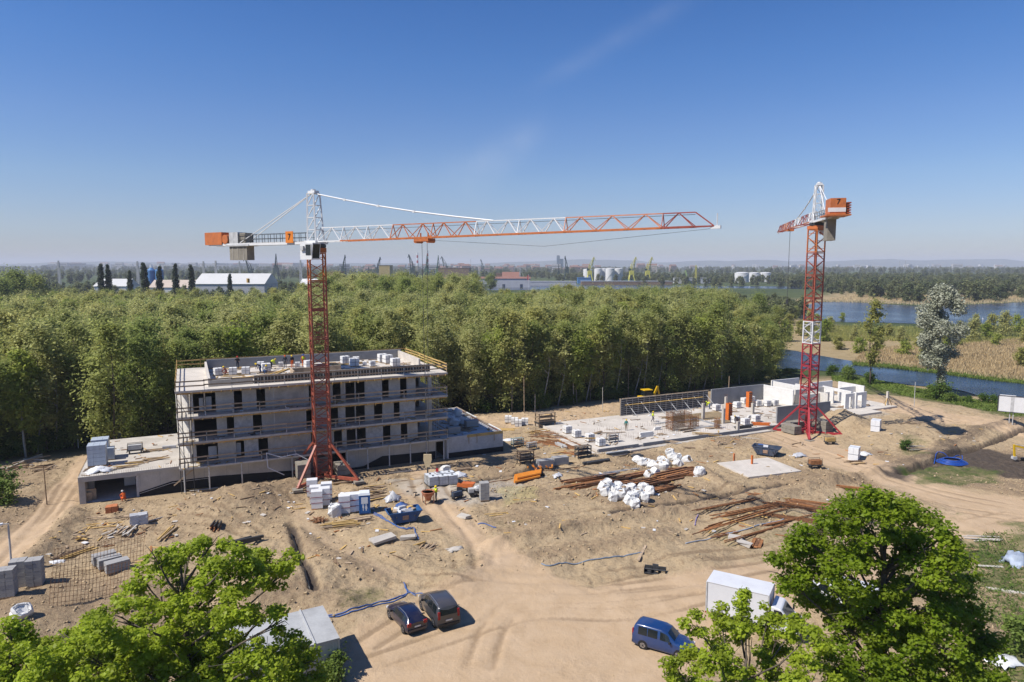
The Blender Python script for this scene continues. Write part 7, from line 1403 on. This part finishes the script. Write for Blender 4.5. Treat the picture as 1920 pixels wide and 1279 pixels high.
# leaning stems at the left edge of the wood
LN=Kind(15,8,2.2,16,3000,.34,'willow',640,BARKS,.16,lean=1.6); LF=Kind(15,7,2.3,16,3400,.34,'fresh',641,BARKS,.16,lean=1.4)
for px,py,k,s,l in ((48,858,LF,1.0,'pale leaning stem with fresh leaves at the far left of the wood'),(70,850,LF,.85,'forked pale stem beside the leaning one'),(104,842,LN,1.0,'tall pale curved stem near the deck'),(228,826,LN,.9,'thin straight pale stem behind the deck')): k.plant(*S(px,py),s,l,'pale stems at the wood edge',name='birch_tree')
pl_=[]
for px in (135,165,262,300,940,1015,1045,1075,1098,1128,1152,1188,1205,1232,1262,1290,1318,1352,1385,1412,1448):
    py=np.interp(px,(0,205,330,890,990,1180,1330,1480),(858,822,797,774,768,743,729,704)); k=LN if fr.random()<.62 else LF; o=k.plant(*S(px,float(py)),(1.0,1.0,fr.uniform(.75,1.05)),'stem','pale stems at the wood edge',name='birch_tree'); pl_.append(('pale stem with loose crown, wood edge '+zoneword(px),px,o))
number_off(pl_)
# undergrowth along the wood
BU=[Kind(3.0,.2,1.9,14,2600,.26,'bush',650+i,BARK,.05,long=1.2) for i in range(3)]
edge=[]
for (a,b) in (((-40,868),(60,852)),((60,852),(205,826)),((205,826),(330,800)),((890,776),(990,770)),((990,770),(1180,745)),((1180,745),(1330,732)),((1330,732),(1480,706))):
    n=max(2,int(abs(b[0]-a[0])/13))
    for k in range(n): edge.append((a[0]+(b[0]-a[0])*(k+fr.random())/n,a[1]+(b[1]-a[1])*(k+fr.random()*.5)/n-fr.uniform(1,6)))
ul=[]
for px,py in edge: q=S(px,py); o=BU[fr.randrange(3)].plant(q.x,q.y,q.z-.1,(fr.uniform(.7,1.25),fr.uniform(.7,1.25),fr.uniform(.55,1.2)),'bush','undergrowth bushes along the wood',name='bush',cat='bush'); ul.append(('green bush, foot of the wood '+zoneword(px),px,o))
for px,py,s,l in ((1762,750,1.15,'bright round bush at the foot of the white poplar'),(1745,746,.9,'small bush left of the white poplar foot'),(1782,754,.65,'bush right of the white poplar foot'),(1815,755,.5,'bush on the bank between poplar and billboard'),(1842,755,.7,'taller bush left of the billboard'),(1862,760,.7,'bush touching the billboard edge'),(1720,738,.4,'tiny bush at the water edge'),(1590,712,1.1,'dark bush behind the white rooms'),(1628,720,.9,'bush under the thin bare tree'),(1560,705,.9,'bush at the river edge behind the crane'),(2,945,.9,'dark bush cut by the left edge above the dirt track'),(-8,925,1.1,'second dark bush at the left edge'),(1700,838,.5,'weed clump on the sand below the dark berm'),(1890,770,.7,'bush behind the billboard'),(633,1275,.6,'small weed bush at the container corner'),(1915,1225,.8,'reddish weed bush in the right grass')):
    q=S(px,py) if py>755 or px<100 else Vector((*G(px,py,-.6),0)); q.z=gz(q.x,q.y); BU[fr.randrange(3)].plant(q.x,q.y,q.z-.1,s,l,name='bush',cat='bush')
# marsh willows beyond the river and round the pond
MW=[Kind(6,.8,2.4,16,2600,.34,'oliv',660,BARK,.1),Kind(6.5,.8,2.5,16,2800,.34,'willow',661,BARK,.1),Kind(5.5,.5,2.2,14,2600,.32,'fresh',662,BARK,.1)]
ms=[(1500,630,1.0),(1520,620,1.1),(1548,640,1.2),(1572,655,.9),(1600,640,.8),(1640,640,.8),(1665,632,.8),(1690,640,.9),(1697,668,.9),(1725,655,.8),(1735,680,.8),(1780,672,1.0),(1795,650,.9),(1820,640,1.1),(1845,635,1.0),(1860,625,1.2),(1880,632,1.2),(1905,625,1.3),(1800,625,.9),(1830,622,.9),(1580,600,.7),(1480,610,1.1),(1462,600,1.0),(1470,640,1.2),(1455,660,1.3),(1490,600,.9),(1530,605,.9),(1915,690,1.0),(1555,625,1.0),(1610,662,1.0),(1650,655,.7),(1760,640,.9),(1870,650,.8),(1925,645,1.1)]
mlab=[]
for k,(px,py,s) in enumerate(ms):
    x,y=G(px,py,-1); o=MW[k%3].plant(x,y,-1.05,(s*fr.uniform(.8,1.2),s*fr.uniform(.8,1.2),s*fr.uniform(.8,1.25)),'bush','low willows on the reed marsh',name='willow_bush',cat='bush'); mlab.append((('brownish','grey green','fresh green')[k%3]+' low willow '+('left of the farther mast' if px<1505 else 'between farther mast and bare tree' if px<1640 else 'before the white poplar' if px<1760 else 'right of the white poplar')+(', pond side' if py<633 else ', river side'),px,o))
number_off(ul); number_off(mlab)
# reeds: blades along banks, nobody could count them
def reeds(name,label,poly,n,h,mat,seed,z=-1.0,wd_=.14):
    r=np.random.RandomState(seed); P_=np.array(poly); lo,hi=P_.min(0),P_.max(0); pts=lo+(hi-lo)*r.rand(n*4,2); pts=pts[inside(pts[:,0],pts[:,1],poly)][:n]; k=len(pts)
    if not k: return
    a=r.rand(k)*6.28; wd=wd_+wd_*r.rand(k); hh=h*(.6+.7*r.rand(k)); v=np.zeros((k,3,3)); v[:,0,0]=pts[:,0]-np.cos(a)*wd; v[:,0,1]=pts[:,1]-np.sin(a)*wd; v[:,1,0]=pts[:,0]+np.cos(a)*wd; v[:,1,1]=pts[:,1]+np.sin(a)*wd; v[:,2,0]=pts[:,0]+r.randn(k)*.3; v[:,2,1]=pts[:,1]+r.randn(k)*.3; v[:,:2,2]=z; v[:,2,2]=z+hh
    tag(link(name,np_mesh(name,v.reshape(-1,3),np.arange(k*3).reshape(k,3),mat,False)),label,kind='stuff')
RL=LEAF['reedleaf']
reeds('reeds','pale dry reeds on the far river bank',PX((1600,682),(1660,686),(1760,698),(1850,711),(1930,718),(1990,722),(1990,640),(1930,636),(1800,648),(1700,650),(1620,660),z=-1),26000,1.1,RL,1); reeds('reeds','dry reeds at the left end of the pond',PX((1430,640),(1480,600),(1500,572),(1530,560),(1500,560),(1440,590),z=-1),9000,1.4,RL,2); reeds('reeds','dry reeds on the far shore of the pond',PX((1540,566),(1660,570),(1760,573),(1930,566),(2000,560),(2000,548),(1800,556),(1600,552),z=-1),14000,1.6,RL,3); reeds('sedge','green sedge along the river edge',PX((1600,686),(1660,690),(1760,702),(1850,714),(1930,722),(1930,712),(1850,705),(1760,693),(1660,683),(1600,679),z=-1),9000,.6,LEAF['bush'],4); reeds('sedge','green sedge along the near bank of the pond',PX((1500,612),(1700,614),(1930,616),(1930,650),(1700,640),(1520,640),z=-1),12000,1.1,LEAF['oliv'],6)
reeds('verge_grass','tall grass on the near river bank',PX((1560,704),(1640,712),(1760,735),(1860,756),(1960,775),(1960,792),(1850,770),(1740,748),(1620,730),(1560,716),z=-.5),9000,.35,LEAF['bush'],5,z=-.6)
reeds('meadow_grass','rough grass right of the big maple',grassR,9000,.2,LEAF['bush'],7,z=-.02,wd_=.035)

# ================================================================ FAR WOODS
def band(poly,n,smin,smax,seed):
    r=np.random.RandomState(seed); P_=np.array(poly); lo,hi=P_.min(0),P_.max(0); pts=lo+(hi-lo)*r.rand(n*6,2); pts=pts[inside(pts[:,0],pts[:,1],poly)][:n]; return [(x,y,-1.2,smin+(smax-smin)*q) for (x,y),q in zip(pts,r.rand(len(pts)))]
FK=[Kind(14,1.0,5.0,12,1500,1.1,'far',700+i,BARK,.2) for i in range(3)]
fp=[FK[i].plant(*PD(px,d),-1.2,1.0,l) for i,(px,d,l) in enumerate(((1640,560,'dark tree at the near tip of the far right wood'),(1810,520,'broad dark tree above the tan reed strip'),(600,560,'dark tree between the warehouses')))]
fcr=[o.children[0] for o in fp]
pts=band([PD(1560,640),PD(1700,470),PD(1860,500),PD(2100,520),PD(2200,1300),PD(1500,1300),PD(1450,900)],1100,.55,1.0,1)
pts+=band([PD(1230,900),PD(1500,900),PD(1560,1500),PD(1000,1600),PD(1000,1250)],500,.6,.9,2)
pts+=band([PD(-150,560),PD(100,420),PD(560,430),PD(900,560),PD(900,700),PD(-150,800)],420,.5,.8,3)
pts+=band([PD(-200,900),PD(1000,1300),PD(1100,2400),PD(-300,2400)],1000,.7,1.1,4)
pts+=band([PD(1000,1800),PD(2300,1500),PD(2400,4200),PD(900,4200)],1500,.8,1.4,5)
pts+=band([PD(-300,2400),PD(1000,2600),PD(1000,5200),PD(-400,5200)],1300,1.0,1.6,6)
pts+=band([PD(1300,330),PD(1480,300),PD(1520,430),PD(1300,520)],110,.4,.65,7)
scatter('far_wood',pts,fcr,'dark far woods round the harbour and town',2)
pts=band([PD(920,640),PD(1250,640),PD(1330,330),PD(1180,330),PD(960,340)],160,.35,.6,8); scatter('far_thicket',pts,crown_of(MW),'low green thicket behind the willow wood',3)
hp_=[]
for k in range(-30,61):
    a=k/30; hp_.append(a)
def hill(name,label,x0,x1,d,h,seed,mat):
    n=160; rs=np.random.RandomState(seed); xs=np.linspace(x0,x1,n); prof=fbm(xs*.0009,xs*0+seed,4,seed); edge_=np.clip(np.minimum(xs-x0,x1-xs)/2500,0,1); hh=h*(.35+1.1*prof)*edge_
    rows=[]; 
    for f,yy in ((0,0),(.35,.35),(.75,.7),(1.0,1.0),(.9,1.5),(0,2.4)): rows.append(np.stack([xs,d+yy*900+0*xs,-2+hh*f*(1+.12*(fbm(xs*.004,xs*0+yy,3,seed+3)-.5))],1))
    v=np.concatenate(rows); i=np.arange(6*n).reshape(6,n); f=np.stack([i[:-1,:-1].ravel(),i[:-1,1:].ravel(),i[1:,1:].ravel(),i[1:,:-1].ravel()],1); tag(link(name,np_mesh(name,v,f,mat)),label,kind='structure')
HM=M('hill_wood',(.045,.065,.035),.35,.004,.95,0)
hill('hills','long wooded hills behind the town on the right',-1500,13500,9000,105,5,HM); hill('hills','low wooded rise on the left horizon',-9000,1500,8800,62,9,HM)

# ================================================================ HARBOUR, SHEDS, TANKS, TOWN
SHED=M('shed_wall',(.50,.51,.53),.08,.2,.8,0); SHEDR=M('shed_roof',(.62,.62,.60),.06,.1,.7,0); SHEDR2=M('shed_roof_tan',(.55,.46,.38),.08,.1,.8,0); TANKW=M('tank_paint',(.72,.72,.71),.05,.1,.6,0); BRN=M('brown_hall',(.23,.15,.11),.1,.05,.9,0); REDR=M('red_roof',(.27,.13,.095),.1,.1,.9,0); GRNS=M('crane_green',(.045,.13,.085),.1,.2,.6,0); GRND=M('crane_dark_green',(.03,.06,.058),.15,.2,.7,0); YELC=M('crane_yellow',(.60,.56,.10),.1,.2,.6,0); SILO=M('silo_blue',(.06,.20,.45),.1,.2,.6,0)
def zt(py,d,x=0): return CH-(py-497)/1280*d          # height that shows at this row at distance d
def shed(name,label,pxl,pxr,pyt,pyb,d,depth,roof,wallm,gable=True,rot=0,doors=0,group=None):
    xl=(pxl-960)/1280*d; xr2=(pxr-960)/1280*d; W_=xr2-xl; h=max(3,zt(pyt,d)+1); t=T(name,label,'building',((xl+xr2)/2,d,-1),rot,group); he=h*(.84 if 'quay' in name else .62) if gable else h
    MB().bx(-W_/2,W_/2,0,depth,0,he).build('wall',wallm,t)
    if gable=='side': MB().add([(-W_/2-.5,-.6,he),(W_/2+.5,-.6,he),(W_/2+.5,depth/2,h),(-W_/2-.5,depth/2,h),(W_/2+.5,depth+.6,he),(-W_/2-.5,depth+.6,he)],[(0,1,2,3),(3,2,4,5),(0,3,5),(1,4,2)]).build('roof',roof,t)
    elif gable=='front': MB().add([(-W_/2-.5,-.6,he),(0,-.6,h),(W_/2+.5,-.6,he),(-W_/2-.5,depth,he),(0,depth,h),(W_/2+.5,depth,he)],[(0,1,4,3),(1,2,5,4),(0,2,1),(3,4,5)]).build('roof',roof,t)
    else: MB().bx(-W_/2-.3,W_/2+.3,-.3,depth+.3,h+.01,h+.6).build('roof',roof,t)
    for k in range(doors): x=-W_/2+W_*(k+.5)/doors; MB().bx(x-1.6,x+1.6,-.12,-.01,.2,min(4.2,he-.5)).build('door',SKD,t)
    return t
shed('warehouse','largest pale gabled warehouse left of the nearer crane',366,497,513,540,520,30,SHEDR,SHED,'side',0,0); 
shed('warehouse','low white shed between the first poplars',178,238,523,535,560,20,SHEDR,CWHT,'side',0,2); shed('warehouse','low tan roofed shed before the blue silos',282,352,525,540,540,18,SHEDR2,CWHT,'side',0,3); shed('warehouse','low pale shed right of the seventh poplar',352,400,525,540,530,16,SHEDR2,SHED,'side'); shed('warehouse','white round shouldered shed right of the crane mast',642,706,514,530,560,30,CWHT,SHED,'front'); shed('warehouse','small white shed right beside the crane mast',562,622,523,534,590,22,CWHT,SHED,'side'); shed('quay_warehouse','long white quay warehouse with red brown roof',796,994,519,533,820,24,REDR,SHED,'side',0,6); shed('harbour_hall','big brown harbour hall behind the quay',822,880,503,520,1150,60,BRN,BRN,False); shed('red_roof_house','square building with bright red hipped roof',942,974,510,520,960,24,REDR,BRN,'side'); shed('brick_warehouse','brown low building left of the red roof',930,946,513,520,980,18,BRN,BRN,False); shed('yellow_building','tall yellow plastered mill building with grey top',712,732,498,512,1000,26,BRN,M('yellow_plaster',(.50,.38,.17),.08,.1,.9,0),False); shed('red_building','low red brick building right of the crane mast',604,640,510,522,900,20,BRN,M('red_brick_far',(.34,.15,.11),.1,.1,.9,0),False)
shed('quay_shed','long low grey coal shed on the right quay',1270,1330,522,529,1000,30,GREY,SHED,False); shed('quay_shed','long low pale shed behind the far channel',985,1080,528,531,900,14,SHED,SHED,False); shed('quay_shed','low pale shed strip below the white tanks',1090,1260,527.5,530.5,940,12,SHED,BRN,False); shed('quay_shed','blue container row below the yellow crane',1083,1108,521,527,1000,12,SILO,SILO,False)
def tankx(px,w,pyt,pyb,d,label,group):
    x=(px-960)/1280*d; r=w/2/1280*d; h=zt(pyt,d)+1; t=T('storage_tank',label,'storage tank',(x,d,-1),0,group); MB().lathe([(r,0),(r,h)],28).build('shell',TANKW,t,False); MB().lathe([(r*1.01,h+.02),(r*.6,h+r*.09),(.3,h+r*.13)],28).build('roof',TANKW,t)
    st=MB(); 
    for k in range(10): a=R(200+k*12); st.bar((r*1.02*math.cos(a),r*1.02*math.sin(a),h*k/10),(r*1.02*math.cos(a+.2),r*1.02*math.sin(a+.2),h*(k+1)/10),.5)
    st.build('stair',STEEL,t)
gT='white storage tanks on the far quay'
for px,w,pt,d,l in ((1102,18,505,1100,'leftmost squat white tank behind the yellow crane'),(1121,15,504,1120,'tall narrow white tank, second of the row'),(1132,15,504,1130,'tall narrow white tank, third of the row'),(1143,17,503.5,1100,'tallest narrow white tank in the middle of the row'),(1158,18,504,1110,'wide white tank at the right of the row'),(1389,26,511.5,1080,'left of three big white tanks near the farther crane'),(1412,20,511.5,1110,'middle of three big white tanks near the farther crane'),(1432.5,21,511.5,1110,'right of three big white tanks near the farther crane')): tankx(px,w,pt,527,d,l,gT)
for k,(px,l) in enumerate(((287,'left'),(302,'right'))): x,d=PD(px,640); t=T('blue_silo',l+' one of two tall blue silos behind the poplars','silo',(x,d,-1),0,'blue silos'); MB().lathe([(1.5,0),(3.6,4),(3.6,22),(1.2,24.5)],18).build('silo_shell',SILO,t); MB().bx(-1,1,-1,1,24.6,27.5).build('head_house',CWHT,t)
def portcrane(px,d,pyt,label,mt,lean,group,basepy=527):
    x=(px-960)/1280*d; h=zt(pyt,d)+1; t=T('harbour_crane',label,'harbour crane',(x,d,-1),0,group); w=h*.13; m=MB()
    for sx in (-1,1):
        for sy in (-1,1): m.bar((sx*w,sy*w,0),(sx*w*.5,sy*w*.5,h*.30),h*.028)
    m.bar((-w,0,h*.02),(w,0,h*.02),h*.03); m.build('portal',mt,t); MB().box(0,0,h*.38,w*1.3,w*1.2,h*.16).build('machine_house',mt,t); m=MB(); tip=Vector((lean*h*.35,0,h)); kn=Vector((lean*h*.05,0,h*.45))
    m.bar(kn+Vector((-w*.3,-w*.3,0)),tip,h*.025); m.bar(kn+Vector((-w*.3,w*.3,0)),tip,h*.025); m.bar(kn+Vector((w*.5,0,0)),tip,h*.02)
    for q in (.25,.5,.75): a=(kn+Vector((-w*.3,-w*.3,0))).lerp(tip,q); b=(kn+Vector((w*.5,0,0))).lerp(tip,q-.1); m.bar(a,b,h*.012)
    m.bar(tip,tip+Vector((lean*h*.12,0,-h*.14)),h*.022); m.build('jib',mt,t); MB().bar((-lean*w,0,h*.46),(-lean*w*.2,0,h*.72),h*.03).bar((-lean*w*.2,0,h*.72),tip,h*.012).build('mast',mt,t); MB().box(-lean*w*1.1,0,h*.5,w*.8,w*.7,h*.08).build('counterweight',GRND,t); return t
gC='dark harbour cranes on the skyline'
for px,d,pt,mt,ln,l in ((472,1150,484,GRND,-.6,'dark harbour crane right under the grey counterweight'),(520,1250,476,GRND,.05,'slim upright dark crane left of the nearer mast'),(646,1250,478,GRND,.2,'upright dark crane behind the white shed'),(692,1200,499,GRND,.1,'short dark crane left of the yellow building'),(710,1250,482,GRND,.3,'dark crane touching the yellow building'),(774,1250,477,GRND,-.35,'dark crane left of the first striped chimney'),(801,1250,478,GRNS,.05,'green crane between the striped chimneys'),(822,1250,479,GRNS,.05,'green crane at the left of the brown hall'),(836,1500,481,GRND,-.5,'pale slanting crane behind the brown hall'),(905,2000,486,GRND,-.3,'small far crane above the quay warehouse'),(1047,1250,495,GRND,.0,'dark low crane under the blue glass tower'),(1062,1250,480,GRND,-.2,'tall dark double jib crane right of the glass tower')): portcrane(px,d,pt,l,mt,ln,gC)
for px,pt,l in ((1105,482,'yellow and green grab crane left of the white tanks'),(1183,482,'yellow and green grab crane right of the white tanks'),(1213,482,'rightmost yellow and green grab crane')):
    t=portcrane(px,1080,pt,l,YELC,.45,'yellow harbour cranes by the tanks'); MB().bx(-14,4,-2,2,1,4.5).build('gantry_beam',GRNS,t)
def mastx(px,pyt,d,label,mt=STEEL,wide=1.2,name='lattice_mast',cat='mast',stripe=False,group=None):
    x=(px-960)/1280*d; h=zt(pyt,d)+1; t=T(name,label,cat,(x,d,-1),0,group)
    if name=='chimney':
        for k in range(8): MB().lathe([(wide*(1-.04*k),h*k/8),(wide*(1-.04*(k+1)),h*(k+1)/8)],12).build('chimney_band',(CWHT if k%2 else M('stripe_red',(.45,.06,.05),.05,1,.8,0)) if k>2 else BALL,t)
    else:
        m=MB()
        for sx in (-1,1):
            for sy in (-1,1): m.bar((sx*wide,sy*wide,0),(sx*wide*.3,sy*wide*.3,h),.4)
        for k in range(8):
            f=1-.7*k/8; g=1-.7*(k+1)/8; m.bar((-wide*f,-wide*f,h*k/8),(wide*g,-wide*g,h*(k+1)/8),.22); m.bar((wide*f,-wide*f,h*k/8),(-wide*g,-wide*g,h*(k+1)/8),.22)
        m.build('lattice',mt,t); MB().bar((-wide*2.2,0,h*.92),(wide*2.2,0,h*.92),.4).bar((-wide*1.8,0,h*.84),(wide*1.8,0,h*.84),.35).build('cross_arm',mt,t)
    return t
mastx(784,474,2200,'left of two red and white striped chimneys',wide=3.5,name='chimney',cat='chimney',group='striped chimneys'); mastx(803,470,2200,'right and taller of two striped chimneys',wide=3.5,name='chimney',cat='chimney',group='striped chimneys')
for px,pt,d,l in ((115,489,700,'lattice mast above the dark trees'),(262,490,620,'slim mast between the poplars'),(385,490,640,'mast left of the big warehouse'),(408,489,560,'mast standing before the big warehouse'),(452,490,900,'far mast under the counterweight'),(566,488,620,'mast just left of the nearer crane'),(883,486,2600,'needle mast above the brown hall'),(898,497,1000,'lamp mast behind the quay warehouse'),(975,499,900,'lamp mast right of the red roof'),(1303,497,1000,'yellow mast right of the yellow cranes'),(1682,489,3000,'left far pylon on the right hills'),(1693,489,3000,'right far pylon on the right hills')): mastx(px,pt,d,l,YELC if px==1303 else STEEL)
t=T('leaning_boom','pale green boom leaning by the coal shed','boom',((1290-960)/1280*1000,1000,-1)); MB().bar((0,0,0),(-5,0,19),1.6).build('boom',M('pale_green_boom',(.35,.5,.18),.1,.3,.6,0),t); MB().box(.5,0,2,4,4,4).build('cab',YELC,t)
t=T('flag','small red and white flag mast at the end of the quay warehouse','flag',((991-960)/1280*820,815,-1)); MB().tube([(0,0,0),(0,0,16)],.18,5).build('pole',CWHT,t); MB().box(-.8,0,12,1.6,.1,6,0,0).build('cloth',M('flag_red',(.5,.05,.05),.05,1,.8,0),t)
t=T('office_tower','blue glass office tower on the skyline','tower',((1046-960)/1280*3200,3200,-1)); MB().bx(-7,7,-8,8,0,68).build('wall',M('blue_glass',(.10,.16,.22),.1,.1,.3,0),t); MB().bx(8,24,-8,8,0,56).build('wall',M('blue_glass',(0,0,0)),t); MB().bx(-6,6,-7,7,68.01,72).build('roof',GREY,t)
for k in range(9): MB().bx(-7.2,7.2,-8.3,-8.02,6+k*7,7.2+k*7).build('storey_band',GREY,t)
# heaps of coal and gravel on the quay
for px,py,wd,h,mt,l in ((1230,526,60,4,DSTEEL,'black coal heap below the yellow cranes'),(1140,527.5,50,3,DSTEEL,'black coal heap below the white tanks'),(960,527,30,4,BRN,'brown ore heap at the quay'),(1600,531,34,4,DIRTF,'brown gravel heap beside the basin'),(1480,527,46,4,DIRTF,'pale gravel heap right of the big tanks'),(1545,530,40,3,RUST,'rusty scrap heap right of the farther crane'),(700,516,30,5,BRN,'brown heap before the yellow building')):
    d=27*1280/(py-497); x=(px-960)/1280*d; w_=wd/1280*d/2; n=14; vs=[(w_*math.cos(6.283*k/n)*(1+rnd.uniform(-.15,.15)),w_*.5*math.sin(6.283*k/n),0) for k in range(n)]+[(w_*.5*math.cos(6.283*k/n),w_*.2*math.sin(6.283*k/n),h*rnd.uniform(.7,1.2)) for k in range(n)]
    o=MB().add(vs,[(k,(k+1)%n,n+(k+1)%n,n+k) for k in range(n)]+[tuple(range(n,2*n))]).build('heap',mt); o.location=(x,d,-1); tag(o,l,'heap')
# the town: each block is its own house
TWN=[M('town_'+n,c,.08,.05,.9,0) for n,c in (('pale',(.50,.48,.45)),('grey',(.34,.34,.36)),('brick',(.30,.19,.15)),('cream',(.52,.45,.36)),('white',(.66,.65,.63)),('rose',(.40,.27,.24)))]
TRF=M('town_roof',(.22,.115,.085),.1,.1,.9,0); bm_=[]
for i,mt in enumerate(TWN):
    w_=MB(); w_.bx(-.5,.5,-.5,.5,0,1); a=w_.mesh('wall',mt); r2=MB()
    if i in (2,3,5): r2.add([(-.52,-.52,1.0),(.52,-.52,1.0),(.52,0,1.22),(-.52,0,1.22),(.52,.52,1.0),(-.52,.52,1.0)],[(0,1,2,3),(3,2,4,5),(0,3,5),(1,4,2)]); rm=TRF
    else: r2.bx(-.5,.5,-.5,.5,1.002,1.05); rm=GREY
    b=r2.mesh('roof',rm); w3=MB()
    for k in range(3): w3.bx(-.46,.46,-.512,-.502,.15+k*.28,.27+k*.28)
    bm_.append((a,b,w3.mesh('window_band',DSTEEL)))
tlab=[]; tr=random.Random(77); TZ=((200,'left of the poplars'),(300,'above the silos'),(370,'above the seventh poplar'),(480,'above the big warehouse'),(560,'left of the nearer mast'),(650,'right of the nearer mast'),(720,'by the yellow mill'),(790,'left of the chimneys'),(830,'right of the chimneys'),(890,'above the brown hall'),(950,'above the red roof'),(1010,'left of the glass tower'),(1060,'by the glass tower'),(1110,'left of the yellow crane'),(1200,'above the narrow tanks'),(1300,'above the coal heap'),(1380,'left of the big tanks'),(1440,'above the big tanks'),(1520,'left of the farther mast'),(1620,'right of the farther mast'),(1700,'by the hill pylons'),(9999,'at the far right'))
def townword(px): return next(w for e,w in TZ if px<e)
nm_=['pale','grey','brick','cream','white','rose']
for k in range(285):
    if k<95: px=tr.uniform(100,560); d=tr.uniform(4200,6800); w_,h=tr.uniform(30,120),tr.uniform(26,42)
    elif k<215: px=tr.gauss(880,180); d=tr.uniform(2300,5200); w_,h=tr.uniform(14,46),tr.uniform(12,30)
    else: px=tr.uniform(1180,1900); d=tr.uniform(4200,7600); w_,h=tr.uniform(18,60),tr.uniform(14,34)
    if not 20<px<1900: continue
    i=tr.choice([0,1,1,3,0]) if k<95 else tr.choice([0,1,2,2,3,5,5]) if k<215 else tr.choice([0,0,1,3,4,4]); x=(px-960)/1280*d; t=T('town_house','house','building',(x,d,-1),tr.uniform(-.5,.5),'town buildings on the far skyline'); tlab.append((nm_[i]+' town building, skyline '+townword(px),px,t)); t.scale=(w_,tr.uniform(12,24),h); zb=0
    for n_,me in zip(('wall','roof','window_band'),bm_[i]): link(n_,me,t)
number_off(tlab)
# swans on the pond
for px,py,l in ((1843,599,'left white swan on the pond'),(1871,602,'right white swan on the pond')):
    x,y=G(px,py,-.8); t=T('swan',l,'swan',(x,y,-.85),tr.random()*6,'swans on the pond'); MB().lathe([(.05,.0),(.3,.05),(.36,.2),(.22,.36),(.03,.42)],10).build('swan_body',CWHT,t,True).scale=(1.6,.9,1); MB().tube([(.45,0,.25),(.62,0,.5),(.58,0,.8),(.72,0,.86),(.86,0,.8)],.06,6,rs=[.09,.06,.05,.07,.03]).build('neck',CWHT,t,True)
HAZE=1.3e-4

# ================================================================ AIR
hz=MB().box(0,7300,70,34000,15200,150)
hm=bpy.data.materials.new('haze'); hm.use_nodes=True; hn=hm.node_tree; hn.nodes.remove(hn.nodes['Principled BSDF'])
pv=hn.nodes.new('ShaderNodeVolumePrincipled'); pv.inputs['Color'].default_value=(.86,.91,1.0,1); pv.inputs['Density'].default_value=HAZE; hn.links.new(pv.outputs[0],hn.nodes['Material Output'].inputs['Volume'])
ho=hz.build('haze',hm); tag(ho,'thin pale air over the whole site and harbour',kind='stuff'); ho.display_type='WIRE'
